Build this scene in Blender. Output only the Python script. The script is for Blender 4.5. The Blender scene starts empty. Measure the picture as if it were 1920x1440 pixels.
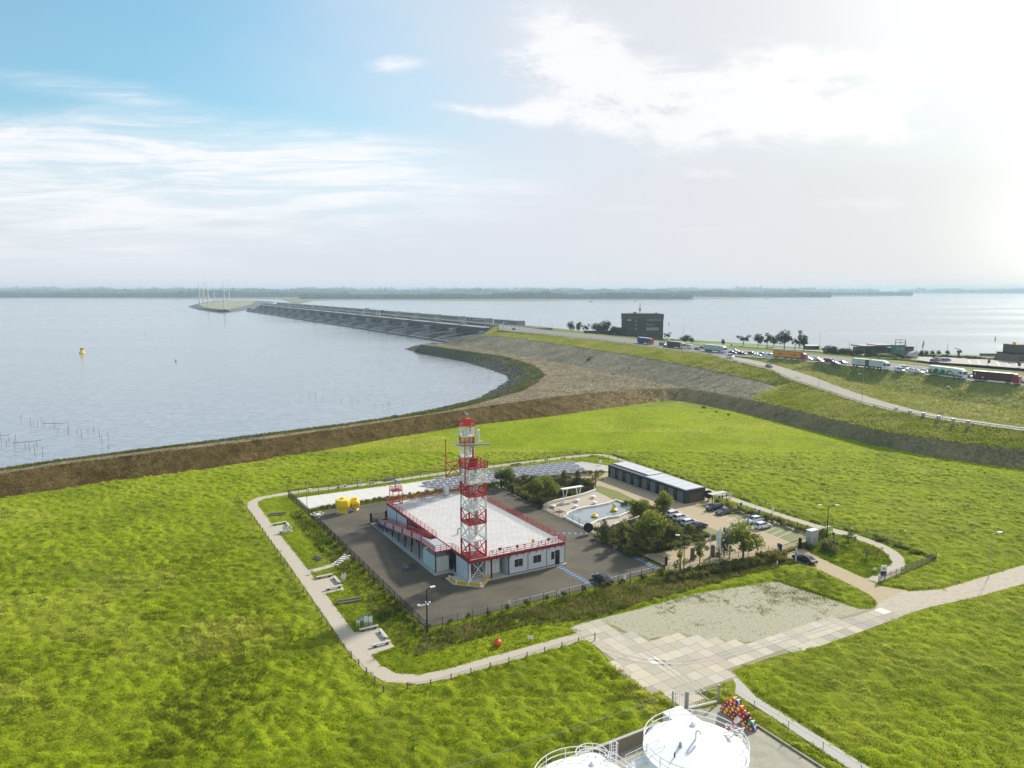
import bpy, bmesh, math, random
import numpy as np
from mathutils import Vector, Matrix
from mathutils.geometry import delaunay_2d_cdt, tessellate_polygon
R = math.radians
rnd = random.Random(11)
sc = bpy.context.scene
COL = sc.collection

# ------------------------------------------------------------ camera
F_PX, CAM_H, PITCH = 1390.0, 52.0, R(7.3)
cd = bpy.data.cameras.new('camera'); cam = bpy.data.objects.new('camera', cd); COL.objects.link(cam)
cam.location = (0, 0, CAM_H); cam.rotation_euler = (R(90) - PITCH, 0, 0)
cd.sensor_width = 36; cd.lens = 36 * F_PX / 1920; cd.clip_start = 1; cd.clip_end = 60000
sc.camera = cam
sc.view_settings.view_transform = 'Standard'; sc.view_settings.look = 'None'
sc.view_settings.exposure = 0.80; sc.view_settings.gamma = 1.0
sc.cycles.volume_bounces = 0; sc.cycles.max_bounces = 6; sc.cycles.transparent_max_bounces = 12
sc.cycles.sample_clamp_indirect = 4

# ------------------------------------------------------------ sun and sky
SUN_AZ, SUN_EL = R(40), R(31)
sd = bpy.data.lights.new('sun', 'SUN'); sun = bpy.data.objects.new('sun', sd); COL.objects.link(sun)
sd.energy = 3.3; sd.angle = R(4); sd.color = (1.0, 0.94, 0.84)
sv = Vector((math.sin(SUN_AZ) * math.cos(SUN_EL), math.cos(SUN_AZ) * math.cos(SUN_EL), math.sin(SUN_EL)))
sun.rotation_euler = (-sv).to_track_quat('-Z', 'Y').to_euler(); sun.location = sv * 300

def P(x, y, z=0.0):
    """point of the place at height z that stands where pixel x, y of the photograph shows it"""
    dx = (x - 960) / F_PX; dy = -(y - 720) / F_PX; c, s = math.cos(PITCH), math.sin(PITCH)
    t = (z - CAM_H) / (-s + dy * c)
    return Vector((dx * t, (c + dy * s) * t, z))
def to_px(X, Y, Z):
    c, s = math.cos(PITCH), math.sin(PITCH); zz = Z - CAM_H
    zc = Y * c - zz * s; return 960 + F_PX * X / zc, 720 - F_PX * (Y * s + zz * c) / zc
def uw(px, py):
    dx = (px - 960) / F_PX; dy = (720 - py) / F_PX; c, s = math.cos(PITCH), math.sin(PITCH)
    y = c + dy * s; return dx / y, (-s + dy * c) / y

class NT:
    def __init__(s, tree): s.t = tree; s.n = tree.nodes; s.l = tree.links
    def new(s, kind, **kw):
        n = s.n.new(kind)
        for k, v in kw.items(): setattr(n, k, v)
        return n
    def put(s, sock, v):
        if hasattr(v, 'is_output') or isinstance(v, bpy.types.NodeSocket): s.l.new(v, sock)
        elif isinstance(v, (tuple, list)) and len(v) == 3 and sock.type == 'RGBA': sock.default_value = (*v, 1)
        else: sock.default_value = v
    def m(s, op, a, b=0.0, c=None, clamp=False):
        n = s.new('ShaderNodeMath', operation=op); n.use_clamp = clamp
        s.put(n.inputs[0], a); s.put(n.inputs[1], b)
        if c is not None: s.put(n.inputs[2], c)
        return n.outputs[0]
    def mix(s, f, a, b, t='MIX'):
        n = s.new('ShaderNodeMix', data_type='RGBA', blend_type=t)
        s.put(n.inputs[0], f); s.put(n.inputs[6], a); s.put(n.inputs[7], b); return n.outputs[2]
    def noise(s, vec, scale, detail=4, rough=0.55, dist=0.0, sx=(1, 1, 1)):
        if sx != (1, 1, 1):
            mp = s.new('ShaderNodeMapping'); mp.inputs['Scale'].default_value = sx; s.put(mp.inputs[0], vec); vec = mp.outputs[0]
        n = s.new('ShaderNodeTexNoise'); s.put(n.inputs['Vector'], vec)
        n.inputs['Scale'].default_value = scale; n.inputs['Detail'].default_value = detail
        n.inputs['Roughness'].default_value = rough; n.inputs['Distortion'].default_value = dist
        return n.outputs['Fac']
    def ramp(s, fac, a, b):
        n = s.new('ShaderNodeMapRange'); n.interpolation_type = 'SMOOTHSTEP'
        s.put(n.inputs['Value'], fac); s.put(n.inputs['From Min'], a); s.put(n.inputs['From Max'], b); return n.outputs[0]

wd = bpy.data.worlds.new('World'); sc.world = wd; wd.use_nodes = True
T = NT(wd.node_tree); T.n.clear()
wo = T.new('ShaderNodeOutputWorld'); bg = T.new('ShaderNodeBackground'); T.l.new(bg.outputs[0], wo.inputs[0])
bg.inputs[1].default_value = 0.1
sky = T.new('ShaderNodeTexSky'); sky.sky_type = 'NISHITA'; sky.sun_disc = False
sky.sun_elevation = SUN_EL; sky.sun_rotation = SUN_AZ; sky.air_density = 1.3; sky.dust_density = 1.2; sky.ozone_density = 1.6
tc = T.new('ShaderNodeTexCoord'); sx = T.new('ShaderNodeSeparateXYZ'); T.l.new(tc.outputs['Generated'], sx.inputs[0])
den = T.m('MAXIMUM', sx.outputs[1], 0.12)
U = T.m('DIVIDE', sx.outputs[0], den); W = T.m('DIVIDE', sx.outputs[2], den)
cb = T.new('ShaderNodeCombineXYZ'); T.put(cb.inputs[0], U); T.put(cb.inputs[1], W); UV = cb.outputs[0]
def blob(px, py, wx, wy, slope=0.0):
    u0, w0 = uw(px, py); su, sw = wx / F_PX, wy / F_PX
    a = T.m('DIVIDE', T.m('SUBTRACT', U, u0), su)
    wl = T.m('SUBTRACT', T.m('SUBTRACT', W, w0), T.m('MULTIPLY', T.m('SUBTRACT', U, u0), slope))
    b = T.m('DIVIDE', wl, sw)
    r = T.m('ADD', T.m('MULTIPLY', a, a), T.m('MULTIPLY', b, b))
    return T.m('EXPONENT', T.m('MULTIPLY', r, -1.0))
n1 = T.noise(UV, 3.2, 8, 0.62, 0.5, (1, 2.6, 1))
n2 = T.noise(UV, 9.0, 11, 0.68, 0.35, (.8, 2.3, 1))
n3 = T.noise(UV, 1.3, 6, 0.6, 0.3, (1, 3.5, 1))
# thin veil: thick at the horizon and towards the sun, thin overhead on the left
veil = T.m('SUBTRACT', 1.0, T.ramp(T.m('SUBTRACT', W, T.m('MULTIPLY', T.ramp(U, -0.25, 0.25), .12)), 0.02, 0.27))
glow = T.ramp(T.m('ADD', T.m('MULTIPLY', U, 1.0), T.m('MULTIPLY', T.m('SUBTRACT', n3, 0.5), 0.5)), -0.5, 0.16)
glow = T.m('MULTIPLY', glow, 0.9)
cov = T.m('ADD', .10, T.m('MULTIPLY', .9, T.m('MAXIMUM', T.m('MULTIPLY', veil, 0.95), glow)))
band = None
for b, k in ((blob(60, 290, 430, 70, -0.03), 1.0), (blob(640, 310, 330, 60, -0.12), .75), (blob(250, 400, 600, 110), .6), (blob(80, 148, 190, 22, -.08), .38), (blob(250, 182, 120, 14, -.08), .25)):
    b = T.m('MULTIPLY', b, k); band = b if band is None else T.m('ADD', band, b)
n4 = T.noise(UV, 5.0, 9, 0.68, 0.9, (.55, 4.5, 1))
cl1 = T.ramp(T.m('MULTIPLY', band, T.m('ADD', -.75, T.m('ADD', T.m('MULTIPLY', n1, 1.6), T.m('MULTIPLY', n4, 2.0)))), 0.1, 0.95)
cum = None
for b, k in ((blob(1040, 40, 110, 50), .75), (blob(1090, 100, 90, 45), 1.0), (blob(1130, 170, 130, 60), 1.0), (blob(1330, 190, 220, 85), 1.05), (blob(1560, 150, 200, 70), 1.0), (blob(1500, 250, 260, 40), .8), (blob(1650, 380, 160, 18), .5), (blob(1280, 430, 200, 14), .4), (blob(965, 130, 55, 28), .9), (blob(1030, 215, 80, 24), .9),
             (blob(745, 120, 60, 18), .95), (blob(880, 206, 70, 13, -.1), .85), (blob(1010, 405, 90, 14), .45), (blob(1170, 390, 110, 12), .45), (blob(1350, 325, 90, 12), .4), (blob(600, 250, 90, 16), .6)):
    b = T.m('MULTIPLY', b, k); cum = b if cum is None else T.m('ADD', cum, b)
cl2 = T.ramp(T.m('MULTIPLY', cum, T.m('SUBTRACT', T.m('MULTIPLY', n2, 3.3), 1.05)), 0.15, 0.85)
bright = T.ramp(T.m('ADD', U, T.m('MULTIPLY', W, 0.9)), -0.1, 0.85)
skyc = T.mix(1.0, T.mix(1.0, sky.outputs[0], (0.36, 0.66, 0.74), 'MULTIPLY'), (.45, .7, .85), 'ADD')
veilc = T.mix(bright, (4.4, 4.5, 5.0), (4.7, 4.55, 4.6))
cloudc = T.mix(bright, (5.7, 5.75, 5.95), (5.75, 5.7, 5.7))
c1 = T.mix(cov, skyc, veilc)
wisp = T.m('ADD', .35, T.m('MULTIPLY', .65, T.ramp(T.noise(UV, 7.0, 9, .7, .6, (.5, 5.0, 1)), .40, .60)))
c2 = T.mix(T.m('MULTIPLY', T.m('MULTIPLY', cl1, wisp), 0.95), c1, cloudc)
c3 = T.mix(T.m('MULTIPLY', cl2, 0.9), c2, cloudc)
gl = T.m('ADD', T.m('MULTIPLY', blob(1880, 0, 330, 230), 1.3), T.m('ADD', T.m('MULTIPLY', blob(2160, 230, 230, 400), 1.4), T.m('MULTIPLY', blob(2090, 440, 230, 120), 1.6)))
gc = T.new('ShaderNodeCombineXYZ'); T.put(gc.inputs[0], gl); T.put(gc.inputs[1], gl); T.put(gc.inputs[2], T.m('MULTIPLY', gl, .82))
c4 = T.mix(1.0, c3, gc.outputs[0], 'ADD')
T.put(bg.inputs[0], c4)

# ------------------------------------------------------------ materials
MATS = {}
def mat(name, col, rough=0.7, metal=0.0, var=0.12, scale=1.5, bump=0.0, bscale=None, spec=0.5, col2=None, mixr=(0.35, 0.65), sx=(1, 1, 1), dist=0.02, obj=False):
    if name in MATS: return MATS[name]
    m = bpy.data.materials.new(name); m.use_nodes = True; t = NT(m.node_tree)
    p = t.n['Principled BSDF']; MATS[name] = m
    if obj:
        pos = t.new('ShaderNodeTexCoord').outputs['Object']
    else:
        pos = t.new('ShaderNodeNewGeometry').outputs['Position']
    c = tuple(col)
    if col2 is not None:
        f = t.ramp(t.noise(pos, scale, 5, 0.6, 0.3, sx), *mixr); cc = t.mix(f, c, tuple(col2))
    else:
        cc = c
    if var:
        n = t.noise(pos, scale * 3.1, 5, 0.65, 0, sx)
        k = t.m('ADD', 1 - var, t.m('MULTIPLY', n, 2 * var))
        hs = t.new('ShaderNodeHueSaturation'); t.put(hs.inputs['Color'], cc); t.put(hs.inputs['Value'], k); cc = hs.outputs[0]
    t.put(p.inputs['Base Color'], cc)
    p.inputs['Roughness'].default_value = rough; p.inputs['Metallic'].default_value = metal
    p.inputs['Specular IOR Level'].default_value = spec
    if bump:
        b = t.new('ShaderNodeBump'); b.inputs['Strength'].default_value = bump; b.inputs['Distance'].default_value = dist
        t.put(b.inputs['Height'], t.noise(pos, bscale or scale * 4, 5, 0.65, 0, sx)); t.put(p.inputs['Normal'], b.outputs[0])
    return m
def leafmat(name, col, col2, trans=0.5, scale=0.6, attr=False, up=0.9):
    if name in MATS: return MATS[name]
    m = bpy.data.materials.new(name); m.use_nodes = True; t = NT(m.node_tree); t.n.clear(); MATS[name] = m
    o = t.new('ShaderNodeOutputMaterial'); pos = t.new('ShaderNodeNewGeometry').outputs['Position']
    if attr:
        a = t.new('ShaderNodeAttribute', attribute_name='tint'); cc = a.outputs['Color']
    else:
        oi = t.new('ShaderNodeObjectInfo')
        f = t.ramp(t.m('ADD', t.noise(pos, scale, 4, 0.7), t.m('MULTIPLY', t.m('SUBTRACT', oi.outputs['Random'], .5), .25)), 0.3, 0.7)
        cc = t.mix(f, col, col2)
    d = t.new('ShaderNodeBsdfDiffuse'); tr = t.new('ShaderNodeBsdfTranslucent'); mx = t.new('ShaderNodeMixShader')
    ge = t.new('ShaderNodeNewGeometry'); va = t.new('ShaderNodeVectorMath', operation='ADD'); t.l.new(ge.outputs['Normal'], va.inputs[0]); va.inputs[1].default_value = (0, 0, up)
    vn = t.new('ShaderNodeVectorMath', operation='NORMALIZE'); t.l.new(va.outputs[0], vn.inputs[0]); t.l.new(vn.outputs[0], d.inputs['Normal'])
    t.put(d.inputs[0], cc); t.put(tr.inputs[0], cc); mx.inputs[0].default_value = trans
    t.l.new(d.outputs[0], mx.inputs[1]); t.l.new(tr.outputs[0], mx.inputs[2]); t.l.new(mx.outputs[0], o.inputs[0])
    return m
def glassy(name, col, rough=0.08):
    m = mat(name, col, rough, 0, 0.0, spec=1.0); return m
WHITE = mat('white_paint', (.80, .80, .80), .35, var=.05)
TWHITE = mat('tower_white', (.78, .78, .78), .5, var=.08)
RED = mat('red_paint', (.48, .035, .04), .45, var=.12)
DRED = mat('dark_red_paint', (.26, .03, .045), .5, var=.15)
DARK = mat('dark_metal', (.02, .022, .024), .8, var=.1, spec=.15)
BLACK = mat('black_rubber', (.015, .015, .016), .8, var=.1)
GALV = mat('galvanised_steel', (.42, .44, .46), .4, .6, var=.1)
GREYP = mat('grey_panel', (.60, .63, .66), .5, var=.05)
CONC = mat('concrete', (.42, .40, .36), .85, var=.15, scale=.8, bump=.3)
GLASS = glassy('dark_glass', (.02, .025, .03))
YEL = mat('yellow_paint', (.85, .60, .01), .4, var=.06)
WOOD = mat('weathered_wood', (.32, .29, .24), .85, var=.2, scale=2)
DWOOD = mat('dark_wood', (.12, .09, .06), .85, var=.2, scale=2)
BLUEP = mat('blue_paint', (.03, .12, .55), .4, var=.05)

# ------------------------------------------------------------ mesh builder
class B:
    def __init__(s): s.v = []; s.f = []; s.mi = []; s.ms = []
    def _m(s, m):
        if m not in s.ms: s.ms.append(m)
        return s.ms.index(m)
    def add(s, vs, fs, m):
        o = len(s.v); s.v += [tuple(v) for v in vs]; k = s._m(m)
        for f in fs: s.f.append([i + o for i in f]); s.mi.append(k)
        return s
    def box(s, x0, x1, y0, y1, z0, z1, m):
        return s.add([(x0,y0,z0),(x1,y0,z0),(x1,y1,z0),(x0,y1,z0),(x0,y0,z1),(x1,y0,z1),(x1,y1,z1),(x0,y1,z1)],
                     [(0,3,2,1),(4,5,6,7),(0,1,5,4),(1,2,6,5),(2,3,7,6),(3,0,4,7)], m)
    def hexa(s, lo, hi, m):   # 4 low points, 4 high points
        return s.add(list(lo) + list(hi), [(0,3,2,1),(4,5,6,7),(0,1,5,4),(1,2,6,5),(2,3,7,6),(3,0,4,7)], m)
    def bar(s, p, q, w, m, h=None, up=None):
        p, q = Vector(p), Vector(q); d = (q - p)
        if d.length < 1e-6: return s
        d.normalize(); up = Vector(up) if up else (Vector((0, 0, 1)) if abs(d.z) < .95 else Vector((1, 0, 0)))
        a = d.cross(up).normalized() * w / 2; b = a.cross(d).normalized() * (h or w) / 2
        return s.hexa([p-a-b, p+a-b, p+a+b, p-a+b], [q-a-b, q+a-b, q+a+b, q-a+b], m)
    def tube(s, p, q, r, m, n=8, r2=None, cap=True):
        p, q = Vector(p), Vector(q); d = (q - p).normalized(); r2 = r if r2 is None else r2
        up = Vector((0, 0, 1)) if abs(d.z) < .95 else Vector((1, 0, 0))
        a = d.cross(up).normalized(); b = a.cross(d)
        vs = []
        for c, rr in ((p, r), (q, r2)):
            for i in range(n):
                t = 2 * math.pi * i / n; vs.append(c + (a * math.cos(t) + b * math.sin(t)) * rr)
        fs = [(i, (i+1) % n, n + (i+1) % n, n + i) for i in range(n)]
        if cap: fs += [tuple(range(n-1, -1, -1)), tuple(range(n, 2*n))]
        return s.add(vs, fs, m)
    def path(s, pts, r, m, n=6, closed=False):
        pts = [Vector(p) for p in pts]; k = len(pts)
        for i in range(k if closed else k - 1): s.tube(pts[i], pts[(i+1) % k], r, m, n)
        return s
    def prism(s, poly, z0, z1, m, mtop=None):
        n = len(poly); A = sum(poly[i][0]*poly[(i+1)%n][1]-poly[(i+1)%n][0]*poly[i][1] for i in range(n))
        if A < 0: poly = poly[::-1]
        tri = tessellate_polygon([[Vector((x, y, 0)) for x, y in [p[:2] for p in poly]]])
        lo = [(p[0], p[1], z0) for p in poly]; hi = [(p[0], p[1], z1) for p in poly]
        s.add(lo + hi, [(i, (i+1) % n, n + (i+1) % n, n + i) for i in range(n)] + [tuple(t[::-1]) for t in tri], m)
        s.add(hi, [tuple(t) for t in tri], mtop or m); return s
    def lathe(s, prof, n, m, c=(0, 0, 0), axis='z'):
        vs = []; c = Vector(c)
        for r, z in prof:
            for i in range(n):
                t = 2 * math.pi * i / n
                x, y = r * math.cos(t), r * math.sin(t)
                vs.append(c + (Vector((x, y, z)) if axis == 'z' else Vector((z, x, y))))
        fs = []
        for k in range(len(prof) - 1):
            for i in range(n): fs.append((k*n+i, k*n+(i+1)%n, (k+1)*n+(i+1)%n, (k+1)*n+i))
        fs += [tuple(range(n-1, -1, -1)), tuple(range((len(prof)-1)*n, len(prof)*n))]
        return s.add(vs, fs, m)
    def quad(s, a, b, c, d, m): return s.add([a, b, c, d], [(0, 1, 2, 3)], m)
    def move(s, off):
        s.v = [(x - off[0], y - off[1], z - off[2]) for x, y, z in s.v]; return s
    def build(s, name, parent=None, smooth=False, loc=None, rz=None):
        me = bpy.data.meshes.new(name); me.from_pydata(s.v, [], s.f)
        for m in s.ms: me.materials.append(m)
        me.polygons.foreach_set('material_index', s.mi)
        if smooth: me.polygons.foreach_set('use_smooth', [True] * len(s.f))
        bm = bmesh.new(); bm.from_mesh(me); bmesh.ops.recalc_face_normals(bm, faces=bm.faces); bm.to_mesh(me); bm.free()
        if smooth:
            try: me.set_sharp_from_angle(angle=R(40))
            except Exception: pass
        me.update()
        o = bpy.data.objects.new(name, me); COL.objects.link(o)
        if parent is not None: o.parent = parent
        if loc is not None: o.location = loc
        if rz is not None: o.rotation_euler = (0, 0, rz)
        return o
def tag(o, label, cat, group=None, kind=None):
    o['label'] = label
    if cat: o['category'] = cat
    if group: o['group'] = group
    if kind: o['kind'] = kind
    return o
def thing(name, label, cat, loc=(0, 0, 0), rz=0.0, group=None, scale=None):
    o = bpy.data.objects.new(name, None); COL.objects.link(o); o.empty_display_size = .5
    o.location = loc; o.rotation_euler = (0, 0, rz)
    if scale: o.scale = scale if hasattr(scale, '__len__') else (scale,) * 3
    return tag(o, label, cat, group)
def struct(o, label=None, kind='structure'):
    o['kind'] = kind
    if label: o['label'] = label
    return o
KIDS = {}
def kids(o): return [c for c in COL.objects if c.parent == o]
def copy_tree(o, parent=None):
    if o not in KIDS: KIDS[o] = kids(o)
    c = o.copy(); COL.objects.link(c)
    if parent is not None: c.parent = parent
    for ch in KIDS[o]: copy_tree(ch, c)
    return c
USED = set()   # prototypes already standing in the place
def place(proto, loc, rz, label, cat=None, group=None, scale=None):
    """the first call moves the prototype itself, later ones copy it with its parts"""
    if proto.get('placed'): o = copy_tree(proto); del o['placed']
    else: o = proto; proto['placed'] = 1; USED.add(proto)
    o.location = loc; o.rotation_euler = (0, 0, rz); o['label'] = label
    if cat: o['category'] = cat
    if group: o['group'] = group
    elif 'group' in o: del o['group']
    if scale: o.scale = scale if hasattr(scale, '__len__') else (scale,) * 3
    else: o.scale = (1, 1, 1)
    return o

# the compound's own axes: a runs along its front fence, b runs back from it
AL = R(29.8); O0 = P(800, 1184); EA = Vector((math.cos(AL), math.sin(AL), 0)); EB = Vector((-math.sin(AL), math.cos(AL), 0))
def L(a, b, z=0.0):
    v = O0 + EA * a + EB * b; return Vector((v.x, v.y, z))
def toL(p):
    d = Vector((p[0], p[1], 0)) - Vector((O0.x, O0.y, 0)); return d.dot(EA), d.dot(EB)
def lt(name, label, cat, a, b, z=0.0, group=None): return thing(name, label, cat, L(a, b, z), AL, group)
def pxs(pts, z=0.0): return [P(x, y, z) for x, y in pts]
def inpoly(X, Y, poly):
    poly = [(p[0], p[1]) for p in poly]; ins = np.zeros(X.shape, bool); n = len(poly)
    for i in range(n):
        x0, y0 = poly[i]; x1, y1 = poly[(i+1) % n]
        if y0 == y1: continue
        c = ((y0 > Y) != (y1 > Y)) & (X < (x1 - x0) * (Y - y0) / (y1 - y0) + x0); ins ^= c
    return ins
def sheet(name, pts, z, m, label=None, thick=0.0):
    """flat sheet of ground cover; pts are world points"""
    b = B(); tri = tessellate_polygon([[Vector((p[0], p[1], 0)) for p in pts]])
    if thick: b.prism([(p[0], p[1]) for p in pts], z - thick, z, m)
    else: b.add([(p[0], p[1], z) for p in pts], [tuple(t) for t in tri], m)
    o = b.build(name)
    for p in o.data.polygons:
        pass
    return struct(o, label)
def strip(name, A, Bp, m, dz=0.0, label=None):
    b = B(); n = min(len(A), len(Bp))
    vs = [(p[0], p[1], p[2] + dz) for p in A] + [(p[0], p[1], p[2] + dz) for p in Bp]
    b.add(vs, [(i, i+1, n+i+1, n+i) for i in range(n-1)], m); return struct(b.build(name), label)
def resample(pts, n):
    """pts: list of tuples of any length -> n points evenly along the first two"""
    p = np.array(pts, float); d = np.r_[0, np.cumsum(np.hypot(*np.diff(p[:, :2], axis=0).T))]; t = np.linspace(0, d[-1], n)
    return np.stack([np.interp(t, d, p[:, k]) for k in range(p.shape[1])], 1)
def smooth(pts, n, it=2):
    p = [tuple(map(float, q)) for q in pts]
    for _ in range(it):
        q = [p[0]]
        for a, b in zip(p, p[1:]):
            q.append(tuple(.75*u+.25*v for u, v in zip(a, b))); q.append(tuple(.25*u+.75*v for u, v in zip(a, b)))
        q.append(p[-1]); p = q
    return resample(p, n)
def ribbon(pts, w, z):
    """closed outline of a path of width w round a world centreline"""
    l, r = [], []
    for i, p in enumerate(pts):
        a = pts[max(i-1, 0)]; b = pts[min(i+1, len(pts)-1)]; d = Vector((b[0]-a[0], b[1]-a[1])).normalized()
        nn = Vector((-d.y, d.x)) * w / 2; l.append(Vector((p[0]+nn.x, p[1]+nn.y, z))); r.append(Vector((p[0]-nn.x, p[1]-nn.y, z)))
    return l, r

ORD = 'first second third fourth fifth sixth seventh eighth ninth tenth eleventh twelfth thirteenth fourteenth fifteenth sixteenth seventeenth eighteenth nineteenth twentieth'.split()
ORD += ['twenty-'+w for w in ORD[:9]] + ['thirtieth'] + ['thirty-'+w for w in ORD[:9]]
# ------------------------------------------------------------ land
def vnoise(x, y, s, seed=0):
    """smooth value noise in numpy, 0..1"""
    x = x / s; y = y / s; xi = np.floor(x).astype(np.int64); yi = np.floor(y).astype(np.int64); fx = x - xi; fy = y - yi
    def h(a, b):
        k = (a * 374761393 + b * 668265263 + seed * 982451653) & 0x7fffffff
        k = ((k ^ (k >> 13)) * 1274126177) & 0x7fffffff
        return ((k ^ (k >> 16)) & 0xffff) / 65535.0
    ux = fx * fx * (3 - 2 * fx); uy = fy * fy * (3 - 2 * fy)
    return (h(xi, yi) * (1-ux) + h(xi+1, yi) * ux) * (1-uy) + (h(xi, yi+1) * (1-ux) + h(xi+1, yi+1) * ux) * uy

L1 = [(-500,1020,0),(0,935,0),(200,905,0),(400,879,0),(560,853,0),(730,822,0),(880,798,0),(1040,780,0),(1150,764,0),(1260,750,0),(1330,760,0),(1400,776,0),(1560,816,0),(1750,858,0),(1920,881,0),(2400,945,0)]
L2 = [(-500,970,5),(0,888,5),(120,870,5),(300,847,5),(460,828,5),(640,803,5),(700,794,5),(800,778,5),(883,766,5),(971,753,5),(1033,745,5),(1100,737,5),(1200,729,5),(1290,727,5),(1397,747,5),(1520,776,5),(1655,808,5),(1780,828,5),(1920,844,5),(2400,905,5)]
L3 = [(-500,960,5),(0,883,5),(120,865,5),(300,842,5),(460,823,5),(640,799,5),(741,785,5),(846,769,5),(883,759.6,5),(929,747,5),(981,732.5,5),(1008,718,5),(1023,703,5),(1002,684.6,5),(950,669,5),(887,659.6,5),(820,650,5),(789,646,5)]
L4 = [(-500,958,-2),(0,881,-2),(125,865,-2),(250,846,-2),(350,834,-2),(460,819,-2),(600,802,-2),(700,788,-2),(804,770,-2),(883,752,-2),(908,740,-2),(929,728,-2),(950,714,-2),(948,706,-2),(908,692,-2),(867,679,-2),(794,665,-2),(756,656,-2),(772,650,-2),(789,645.5,-2),(825,643,-2)]
L5 = [(827,644,5),(908,655,5),(992,670,5),(1060,682,5),(1130,696,5),(1210,712,5),(1290,727,5)]
L6 = [(880,628,13),(908,627.5,13),(971,634.6,13),(1033,643,13),(1100,653,13),(1200,669,12.5),(1300,687,12),(1397,708,10.5),(1459,724,9)]
L6b = [(1459,724,9),(1429,737,7),(1403,748.2,5.2)]
L7 = [(906,627,13.4),(942,618,16),(1040,630,16),(1132,639.5,16),(1196,648,16),(1269,657.4,16),(1326,664.5,16),(1361,674.5,15.8),(1439,692,14),(1481,711.7,12),(1539,731,10),(1616,757,9.5),(1681,773,9),(1768,788.5,8.7),(1920,808.5,8.5),(2400,850,8.5)]
RU = [(1377,668,15.8),(1455,685,14),(1526,707,12),(1590,732,10),(1655,753,9.5),(1720,770,9),(1784,783,8.7),(1920,802,8.5),(2400,840,8.5)]
H1 = [(1377,668,15.8),(1455,673.5,16),(1510,678,16),(1590,686,16),(1671,695,16),(1752,705,16),(1829,715.5,16),(1920,724,16),(2400,770,16)]
V8 = [(1470,682,14),(1526,692,12.5),(1590,711.6,11),(1687,733,10.5),(1784,750,10),(1920,768,10),(2400,815,10)]
H2 = [(935,608,16),(1040,622,16),(1132,630.5,16),(1189,636,16),(1300,648,16),(1400,657,16),(1500,664.5,16),(1590,672.5,16),(1671,681,16),(1752,690,16),(1830,698.5,16),(1920,707,16),(2400,750,16)]
H3 = [(1060,619.5,12),(1189,632,11),(1300,645,10.5),(1400,652,10),(1500,658,10),(1590,667,9.5),(1671,676,9.5),(1752,684,9.5),(1830,691.5,9.5),(1920,699,9.5),(2400,735,9.5)]
S9 = [(930,606,-2),(1000,611,-2),(1060,617,-2),(1150,626,-2),(1250,634,-2),(1302,639,-2),(1407,643.5,-2),(1450,647.5,-2),(1500,651,-2),(1600,654,-2),(1690,658,-2),(1760,663,-2),(1890,668,-2),(1960,671,-2),(2400,690,-2)]
def dens(l, step=14.0):
    out = []
    for p, q in zip(l, l[1:]):
        k = max(1, int(math.hypot(q[0]-p[0], q[1]-p[1]) / step))
        for i in range(k): t = i / k; out.append(tuple(p[j] + (q[j]-p[j]) * t for j in range(3)))
    out.append(l[-1]); return out
LN = {k: [P(*p) for p in dens(v)] for k, v in dict(L1=L1, L2=L2, L3=L3, L4=L4, L5=L5, L6=L6, L6b=L6b, L7=L7, RU=RU, H1=H1, V8=V8, H2=H2, H3=H3, S9=S9).items()}
near_edge = [Vector((-900, -300, 0)), Vector((900, -300, 0))]
cv, ce, cz = [], [], {}
def addline(pts):
    idx = []
    for p in pts:
        k = (round(p.x, 2), round(p.y, 2))
        if k not in cz: cz[k] = (len(cv), p.z); cv.append(Vector((p.x, p.y)))
        idx.append(cz[k][0])
    for a, b in zip(idx, idx[1:]):
        if a != b: ce.append((a, b))
for v in LN.values(): addline(v)
addline([LN['L1'][0], near_edge[0], near_edge[1], LN['L1'][-1]])
addline([LN['L1'][0], LN['L2'][0], LN['L3'][0], LN['L4'][0]]); addline([LN['L4'][-1], LN['L5'][0], LN['L6'][0], LN['L7'][0], LN['H2'][0], LN['S9'][0]])
addline([LN['L1'][-1], LN['L2'][-1], LN['L7'][-1], LN['RU'][-1], LN['V8'][-1], LN['H1'][-1], LN['H2'][-1], LN['H3'][-1], LN['S9'][-1]])
zin = [0.0] * len(cv)
for i, z in cz.values(): zin[i] = z
V, E_, Fc, ov, oe, of = delaunay_2d_cdt(cv, ce, [], 0, 1e-4)
zs = []
for i, v in enumerate(V):
    if ov[i]: zs.append(zin[ov[i][0]])
    else:
        ds = sorted(((v - c).length, zin[j]) for j, c in enumerate(cv))[:2]
        zs.append((ds[0][1]*ds[1][0] + ds[1][1]*ds[0][0]) / max(ds[0][0]+ds[1][0], 1e-6))
ln = LN
REG = [
 ('field', ln['L1'] + near_edge[::-1]),
 ('dike_slope', ln['L1'] + ln['L2'][::-1]),
 ('dike_track', ln['L2'][:0] + [p for p in ln['L2'] if p.x < P(1290, 727, 5).x + .01] + ln['L5'][::-1] + ln['L3'][::-1]),
 ('rocky_shore', ln['L3'] + ln['L4'][::-1]),
 ('bare_slope', ln['L5'] + [p for p in ln['L2'] if P(1290,727,5).x < p.x < P(1403,748,5).x] + ln['L6b'][::-1] + ln['L6'][::-1]),
 ('embankment', ln['L6'] + ln['L6b'] + [p for p in ln['L2'] if p.x > P(1403,748,5).x and p.y < P(1403,748,5).y] + ln['L7'][::-1]),
 ('verge', ln['L7'] + ln['H2'][::-1]),
 ('harbour_land', ln['H2'] + ln['S9'][::-1]),
]
REG[5] = ('embankment', ln['L6'] + ln['L6b'] + [p for p in ln['L2'] if to_px(*p)[0] > 1404] + ln['L7'][::-1])
cx = np.array([sum(V[i].x for i in f) / len(f) for f in Fc]); cy = np.array([sum(V[i].y for i in f) / len(f) for f in Fc])
own = np.full(len(Fc), -1)
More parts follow.
